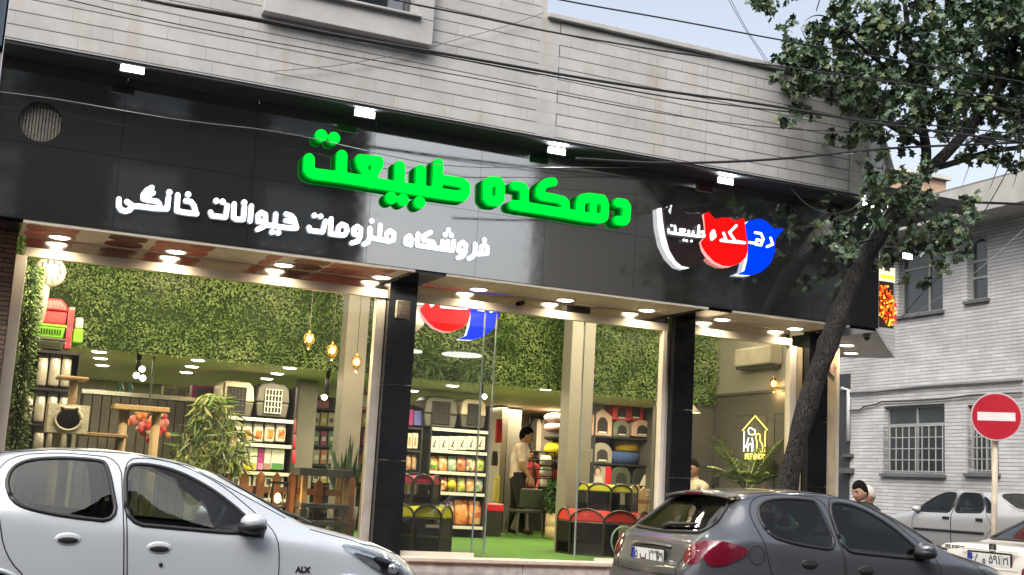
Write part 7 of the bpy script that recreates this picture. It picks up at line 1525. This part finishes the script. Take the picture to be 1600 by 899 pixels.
for x, y, r, lab in ((722, 555, .26, 'wide pale oval ceiling disc seen edge-on over the door bay'), (640, 549, .16, 'smaller pale oval disc beside the black column')):
    q = P(x, y, 14.1); t = thing('disc_lamp', lab, 'lamp', tuple(q)); b = MB(); b.lathe([(0, -.012), (r*.95, -.01), (r, .0), (r*.95, .012), (0, .012)], q, 28); b.build('disc', dsc, t, True)
    b = MB(); b.tube([(q.x, q.y, q.z+.01), (q.x, q.y, 3.94)], .004, 5); b.build('cord', blackp, t)
# ------------------------------------------------------------------ people
def figure(label, pose, cols, hair, floor=None):
    """pose: dict of joints (world). One skinned surface; cols: bone name -> material"""
    J = {k: Vector(v) for k, v in pose.items()}; rad = {}
    sc = cols['scale']
    names = []; co = []; rr = []; edges = []; bone = []
    def v(n, p, r): names.append(n); co.append(Vector(p)); rr.append(r*sc); return len(co)-1
    pel = v('pelvis', J['pelvis'], .135); wai = v('waist', J['pelvis'].lerp(J['chest'], .5), .125); che = v('chest', J['chest'], .135); nb_ = v('neckbase', J['chest'].lerp(J['neck'], .75), .085); nk = v('neck', J['neck'], .055)
    up = (J['head']-J['neck']).normalized()
    h0 = v('skull_base', J['head']-up*.03*sc, .05)
    E = [(pel, wai, 'top'), (wai, che, 'top'), (che, nb_, 'top'), (nb_, nk, 'skin'), (nk, h0, 'skin')]
    face = Vector(pose['face']).normalized() if 'face' in pose else Vector((0, -1, 0)); face = (face-up*face.dot(up)).normalized(); sidev = face.cross(up).normalized()
    def headpt(s_, f_, u_, k=1.):       # unit-sphere direction -> a modelled head
        G = lambda x, w: math.exp(-(x/w)**2)
        low = max(0., -u_); S = s_*.077*(1-.30*low**1.3); F_ = f_*.097*(1-.10*low); U_ = u_*.122
        if f_ < 0: F_ *= 1+.06*max(0, u_); 
        if f_ > 0:
            F_ += .027*G(S, .013)*max(0., 1-abs(u_+.24)/.26)+.004*G(S, .02)*G(u_-.05, .25)
            F_ -= .011*(G(S-.033, .017)+G(S+.033, .017))*G(u_-.03, .13)
            F_ += .005*(G(S-.034, .02)+G(S+.034, .02))*G(u_-.26, .09)
            F_ += .007*G(S, .022)*G(u_+.60, .07)-.004*G(S, .02)*G(u_+.74, .06)+.013*G(S, .022)*G(u_+.93, .14)
        return J['head']+up*.012*sc+(sidev*S+face*F_+up*U_)*sc*k
    for s_ in 'lr':
        sh = v('sh', J['sh'+s_], .066); el = v('el', J['el'+s_], .043); wr = v('wr', J['wr'+s_], .03)
        mid = v('ua', J['sh'+s_].lerp(J['el'+s_], .6), .052)
        E += [(nb_, sh, 'top'), (sh, mid, 'sleeve'), (mid, el, 'fore'), (el, wr, 'fore')]
        hd = (J['wr'+s_]-J['el'+s_]).normalized(); hs_ = hd.orthogonal().normalized(); pa = v('palm', J['wr'+s_]+hd*.06*sc, .034); E.append((wr, pa, 'skin'))
        fw = hd.cross(hs_)
        for k in range(4):
            f1 = v('f1', J['wr'+s_]+hd*.105*sc+hs_*(k-1.5)*.021*sc, .0105); f2 = v('f2', J['wr'+s_]+hd*(.15-.008*abs(k-1.4))*sc+hs_*(k-1.5)*.022*sc+fw*.02*sc, .009)
            E += [(pa, f1, 'skin'), (f1, f2, 'skin')]
        t1 = v('t1', J['wr'+s_]+hd*.06*sc+hs_*.05*sc, .011); t2 = v('t2', J['wr'+s_]+hd*.095*sc+hs_*.06*sc+fw*.015*sc, .0095); E += [(pa, t1, 'skin'), (t1, t2, 'skin')]
        hp = v('hip', J['hip'+s_], .098); kn = v('kn', J['kn'+s_], .062); th = v('th', J['hip'+s_].lerp(J['kn'+s_], .5), .083); cf_ = v('calf', J['kn'+s_].lerp(J['an'+s_], .35), .06); an = v('an', J['an'+s_], .042); to = v('toe', J['to'+s_], .036)
        E += [(pel, hp, 'legs'), (hp, th, 'legs'), (th, kn, 'legs'), (kn, cf_, 'legs'), (cf_, an, 'legs'), (an, to, 'shoe')]
    me = bpy.data.meshes.new('p'); me.from_pydata([tuple(c) for c in co], [(a, b_) for a, b_, _ in E], [])
    o = bpy.data.objects.new('p', me); COL.objects.link(o)
    bm = bmesh.new(); bm.from_mesh(me); lay = bm.verts.layers.skin.verify(); bm.verts.ensure_lookup_table()
    for i, q in enumerate(bm.verts): q[lay].radius = (rr[i], rr[i]); q[lay].use_root = (i == 0)
    bm.to_mesh(me); bm.free()
    m1_ = o.modifiers.new('skin', 'SKIN'); m1_.use_smooth_shade = True; m2_ = o.modifiers.new('ss', 'SUBSURF'); m2_.levels = 2; m2_.render_levels = 2
    out = bpy.data.meshes.new_from_object(o.evaluated_get(bpy.context.evaluated_depsgraph_get())); bpy.data.objects.remove(o)
    nlon, nlat = 36, 26; hv = []; hf = []
    for a_ in range(nlat+1):
        t = PI*a_/nlat
        for k in range(nlon):
            p_ = 2*PI*k/nlon; hv.append(headpt(math.sin(t)*math.sin(p_), math.sin(t)*math.cos(p_), math.cos(t)))
    for a_ in range(nlat):
        for k in range(nlon): hf.append((a_*nlon+k, a_*nlon+(k+1) % nlon, (a_+1)*nlon+(k+1) % nlon, (a_+1)*nlon+k))
    nb0 = len(out.polygons); bm = bmesh.new(); bm.from_mesh(out); vv = [bm.verts.new(q) for q in hv]
    for f_ in hf:
        try: bm.faces.new([vv[i] for i in f_])
        except ValueError: pass
    for s_ in (-1, 1):                   # ears
        ec = J['head']+sidev*s_*.074*sc-face*.012*sc+up*.005*sc; ring = []
        for a_ in range(7):
            t = PI*a_/6
            ring.append([bm.verts.new(ec+(face*(math.sin(t)*math.cos(p_)*.019)+up*(math.cos(t)*.032)+sidev*s_*(math.sin(t)*math.sin(p_)*.010))*sc) for p_ in np.linspace(0, 2*PI, 9)[:-1]])
        for a_ in range(6):
            for k in range(8): bm.faces.new((ring[a_][k], ring[a_][(k+1) % 8], ring[a_+1][(k+1) % 8], ring[a_+1][k]))
    bmesh.ops.remove_doubles(bm, verts=bm.verts, dist=.0002); bmesh.ops.recalc_face_normals(bm, faces=bm.faces); bm.to_mesh(out); bm.free()
    keys = ['skin', 'top', 'sleeve', 'fore', 'legs', 'shoe']; out.materials.clear()
    for k in keys: out.materials.append(cols[k])
    segs = [(co[a], co[b_], k, (rr[a]+rr[b_])/2) for a, b_, k in E]
    for p in out.polygons:
        c = p.center; best = 9e9; bk = 'skin'
        if (c-J['head']).length < .15*sc and (c-J['head']).dot(up) > -.085*sc: p.material_index = 0; p.use_smooth = True; continue
        for a, b_, k, r in segs:
            d = b_-a; t = max(0, min(1, (c-a).dot(d)/(d.length_squared+1e-9))); q = (c-(a+d*t)).length-r
            if q < best: best = q; bk = k
        if bk == 'top' and c.z < co[pel].z-.02*sc+cols.get('hem', 0): bk = 'legs'
        p.material_index = keys.index(bk); p.use_smooth = True
    off = Vector((J['pelvis'].x, J['pelvis'].y, min(J['tol'].z, J['tor'].z)-.03*sc))
    out.transform(Matrix.Translation(-off))
    ob = bpy.data.objects.new('person', out); COL.objects.link(ob); ob.location = off; tag(ob, label, 'person')
    # hair follows the skull from the forehead round to the nape
    b = MB(); n = 36; rings = 12; base = []; rr0 = random.Random(3)
    for i in range(rings+1):
        for k in range(n):
            a = 2*PI*k/n; ca = math.cos(a); lim = .50-.16*ca+(.05*math.cos(3*a) if ca > 0 else .06*(-ca)); t = PI*lim*i/rings
            k_ = hair.get('k', 1.)*(1.075 if i < rings else 1.0)+rr0.uniform(-.012, .012); q = headpt(math.sin(t)*math.sin(a), math.sin(t)*ca, math.cos(t), k_)
            base.append(q+up*(.010*sc*max(0, math.cos(t))))
    b.add(base, [(i*n+k, i*n+(k+1) % n, (i+1)*n+(k+1) % n, (i+1)*n+k) for i in range(rings) for k in range(n)])
    b.build('hair' if not hair.get('cap') else 'cap', hair['m'], ob, True)
    if hair.get('cap'): b = MB(); b.ball(tuple(headpt(0, math.sin(1.15), math.cos(1.15))+face*.03*sc), .07*sc, (1, 1, .12), 14); b.build('cap_peak', hair['m'], ob, True)
    b = MB()
    for s_ in (-1, 1):
        b.ball(tuple(headpt(s_*.42, .90, .04, 1.0)-face*.002*sc), .0105*sc, n=10)
    b.build('eyes', mat('eye_dark', (.015, .012, .01), .2, noise=0), ob, True)
    b = MB()
    for s_ in (-1, 1): b.tube([headpt(s_*x, math.sqrt(1-x*x-z*z), z, 1.01) for x, z in ((.20, .22), (.40, .27), (.62, .20))], [.003*sc, .005*sc, .002*sc], 6)
    b.build('eyebrows', hair['m'] if not hair.get('cap') else hairb, ob, True)
    b = MB(); b.tube([headpt(x, math.sqrt(1-x*x-.36), -.60, 1.005) for x in (-.26, -.1, 0, .1, .26)], [.002*sc, .005*sc, .0045*sc, .005*sc, .002*sc], 6); b.build('mouth', mat('lips', (.3, .12, .1), .5, noise=0), ob, True)
    return ob
skin = mat('skin_tone', (.42, .24, .16), .5, noise=.08, scale=20); hairb = mat('black_hair', (.010, .008, .007), .95, spec=.1, noise=.3, scale=60)
def cloth(n, c): return mat(n, c, .85, noise=.15, scale=12, bump=.3, bscale=60)
# man in pale shirt standing in the shop, turned to the right
MY = 18.5
def stand(x, y, z, h, f, s, arm=0.):
    """upright pose facing f (unit xy), height h; arm: forearms lifted forward"""
    f = Vector((*f, 0)).normalized(); r = Vector((f.y, -f.x, 0)); o = Vector((x, y, z)); U = Vector((0, 0, 1)); k = h/1.75
    D = dict(pelvis=o+U*.93*k, chest=o+U*1.30*k, neck=o+U*1.49*k+f*.02*k, head=o+U*1.635*k+f*.045*k, face=f)
    for n, sg_ in (('l', -1), ('r', 1)):
        D['sh'+n] = o+U*1.415*k+r*sg_*.19*k; D['el'+n] = o+U*1.12*k+r*sg_*.235*k+f*.03*k
        D['wr'+n] = o+U*(.90+.15*arm)*k+r*sg_*.20*k+f*(.10+.17*arm)*k
        D['hip'+n] = o+U*.88*k+r*sg_*.095*k; D['kn'+n] = o+U*.49*k+r*sg_*.10*k+f*.02*k+f*(.03*sg_)
        D['an'+n] = o+U*.085*k+r*sg_*.10*k-f*.02*k+f*(.10*sg_)*k; D['to'+n] = o+U*.035*k+r*sg_*.12*k+f*.16*k+f*(.10*sg_)*k
    return D
px_ = P(806, 800, MY).x
D = stand(px_, MY, F0, 1.74, (1, -.25), 1, .35); 
for k in ('chest',): D[k] += Vector((.02, 0, 0))
for k in ('neck', 'head'): D[k] += Vector((.07, 0, -.02))
figure('standing man in pale pink shirt and black trousers looking down inside the shop', D, dict(scale=1.2, skin=skin, top=cloth('pale_pink_shirt', (.82, .68, .61)), sleeve=MATS['pale_pink_shirt'], fore=skin, legs=cloth('black_trousers', (.014, .014, .016)), shoe=mat('brown_shoe', (.05, .03, .02), .5)), dict(m=hairb))
D = stand(P(826, 740, 19.6).x, 19.6, F0, 1.42, (-.5, -1), 1, .6)
figure('child in a red jacket standing behind the man in the shop', D, dict(scale=.9, skin=skin, top=cloth('red_jacket', (.30, .03, .035)), sleeve=MATS['red_jacket'], fore=MATS['red_jacket'], legs=cloth('grey_trousers', (.08, .08, .09)), shoe=MATS['brown_shoe']), dict(m=hairb))
# man seated behind the right window
hc = P(1081, 734, 13.8); sx_, sy_ = hc.x+.06, 13.8; zs_ = hc.z
D = dict(pelvis=(sx_+.05, sy_, zs_-.68), chest=(sx_+.03, sy_, zs_-.34), neck=(sx_+.0, sy_, zs_-.135), head=(sx_-.04, sy_, zs_+.0), face=(-1, -.35, .0),
         shl=(sx_+.04, sy_-.19, zs_-.215), shr=(sx_+.04, sy_+.19, zs_-.215), ell=(sx_-.05, sy_-.24, zs_-.48), elr=(sx_-.05, sy_+.24, zs_-.48), wrl=(sx_-.30, sy_-.17, zs_-.52), wrr=(sx_-.30, sy_+.17, zs_-.52),
         hipl=(sx_+.02, sy_-.10, zs_-.70), hipr=(sx_+.02, sy_+.10, zs_-.70), knl=(sx_-.40, sy_-.13, zs_-.68), knr=(sx_-.40, sy_+.13, zs_-.68), anl=(sx_-.38, sy_-.13, F0+.09), anr=(sx_-.38, sy_+.13, F0+.09), tol=(sx_-.56, sy_-.14, F0+.04), tor=(sx_-.56, sy_+.14, F0+.04))
figure('seated man in white shirt behind the right shop window, facing the column', D, dict(scale=1.0, skin=skin, top=cloth('cream_shirt', (.62, .56, .48)), sleeve=MATS['cream_shirt'], fore=skin, legs=MATS['black_trousers'], shoe=MATS['brown_shoe']), dict(m=hairb))
t = thing('stool', 'dark stool under the seated man in the right window', 'stool', (sx_+.03, sy_, F0))
b = MB(); b.lathe([(.19, -.05), (.2, -.02), (.18, .0), (0, .0)], (sx_+.03, sy_, zs_-.80), 20); b.build('seat', trimb, t, True)
for k in range(4):
    a = PI/4+k*PI/2; b = MB(); b.tube([(sx_+.03+.13*math.cos(a), sy_+.13*math.sin(a), zs_-.85), (sx_+.03+.2*math.cos(a), sy_+.2*math.sin(a), F0)], .014, 8); b.build('leg', trimb, t, True)
# boys on the pavement
bh = P(1344, 775, 10.95); gz = .2
D = stand(bh.x+.03, 10.95, gz, (bh.z+.115-gz), (-1, -.1), 1, .1)
figure('dark haired boy in a dark green jacket walking past the canopy corner', D, dict(scale=.96, skin=skin, top=cloth('dark_green_jacket', (.02, .03, .026)), sleeve=MATS['dark_green_jacket'], fore=MATS['dark_green_jacket'], legs=cloth('navy_trousers', (.02, .022, .04)), shoe=mat('white_shoe', (.5, .5, .5), .6)), dict(m=hairb, k=1.03))
bh = P(1359, 779, 11.5); gz = .2
D = stand(bh.x+.02, 11.5, gz, (bh.z+.11-gz), (-1, .2), 1, .1)
figure('child in a white cap with a yellow backpack behind the dark haired boy', D, dict(scale=.84, skin=skin, top=cloth('black_shirt', (.02, .02, .022)), sleeve=MATS['black_shirt'], fore=skin, legs=MATS['navy_trousers'], shoe=MATS['white_shoe']), dict(m=mat('white_cap', (.55, .52, .48), .8), k=1.03, cap=True))
b = MB(); b.ball((bh.x+.19, 11.5, bh.z-.36), .16, (.6, .9, 1.2), 16); tag(b.build('backpack', mat('yellow_backpack', (.50, .36, .06), .7, noise=.15), None, True), 'yellow backpack on the back of the child in the white cap', 'backpack')
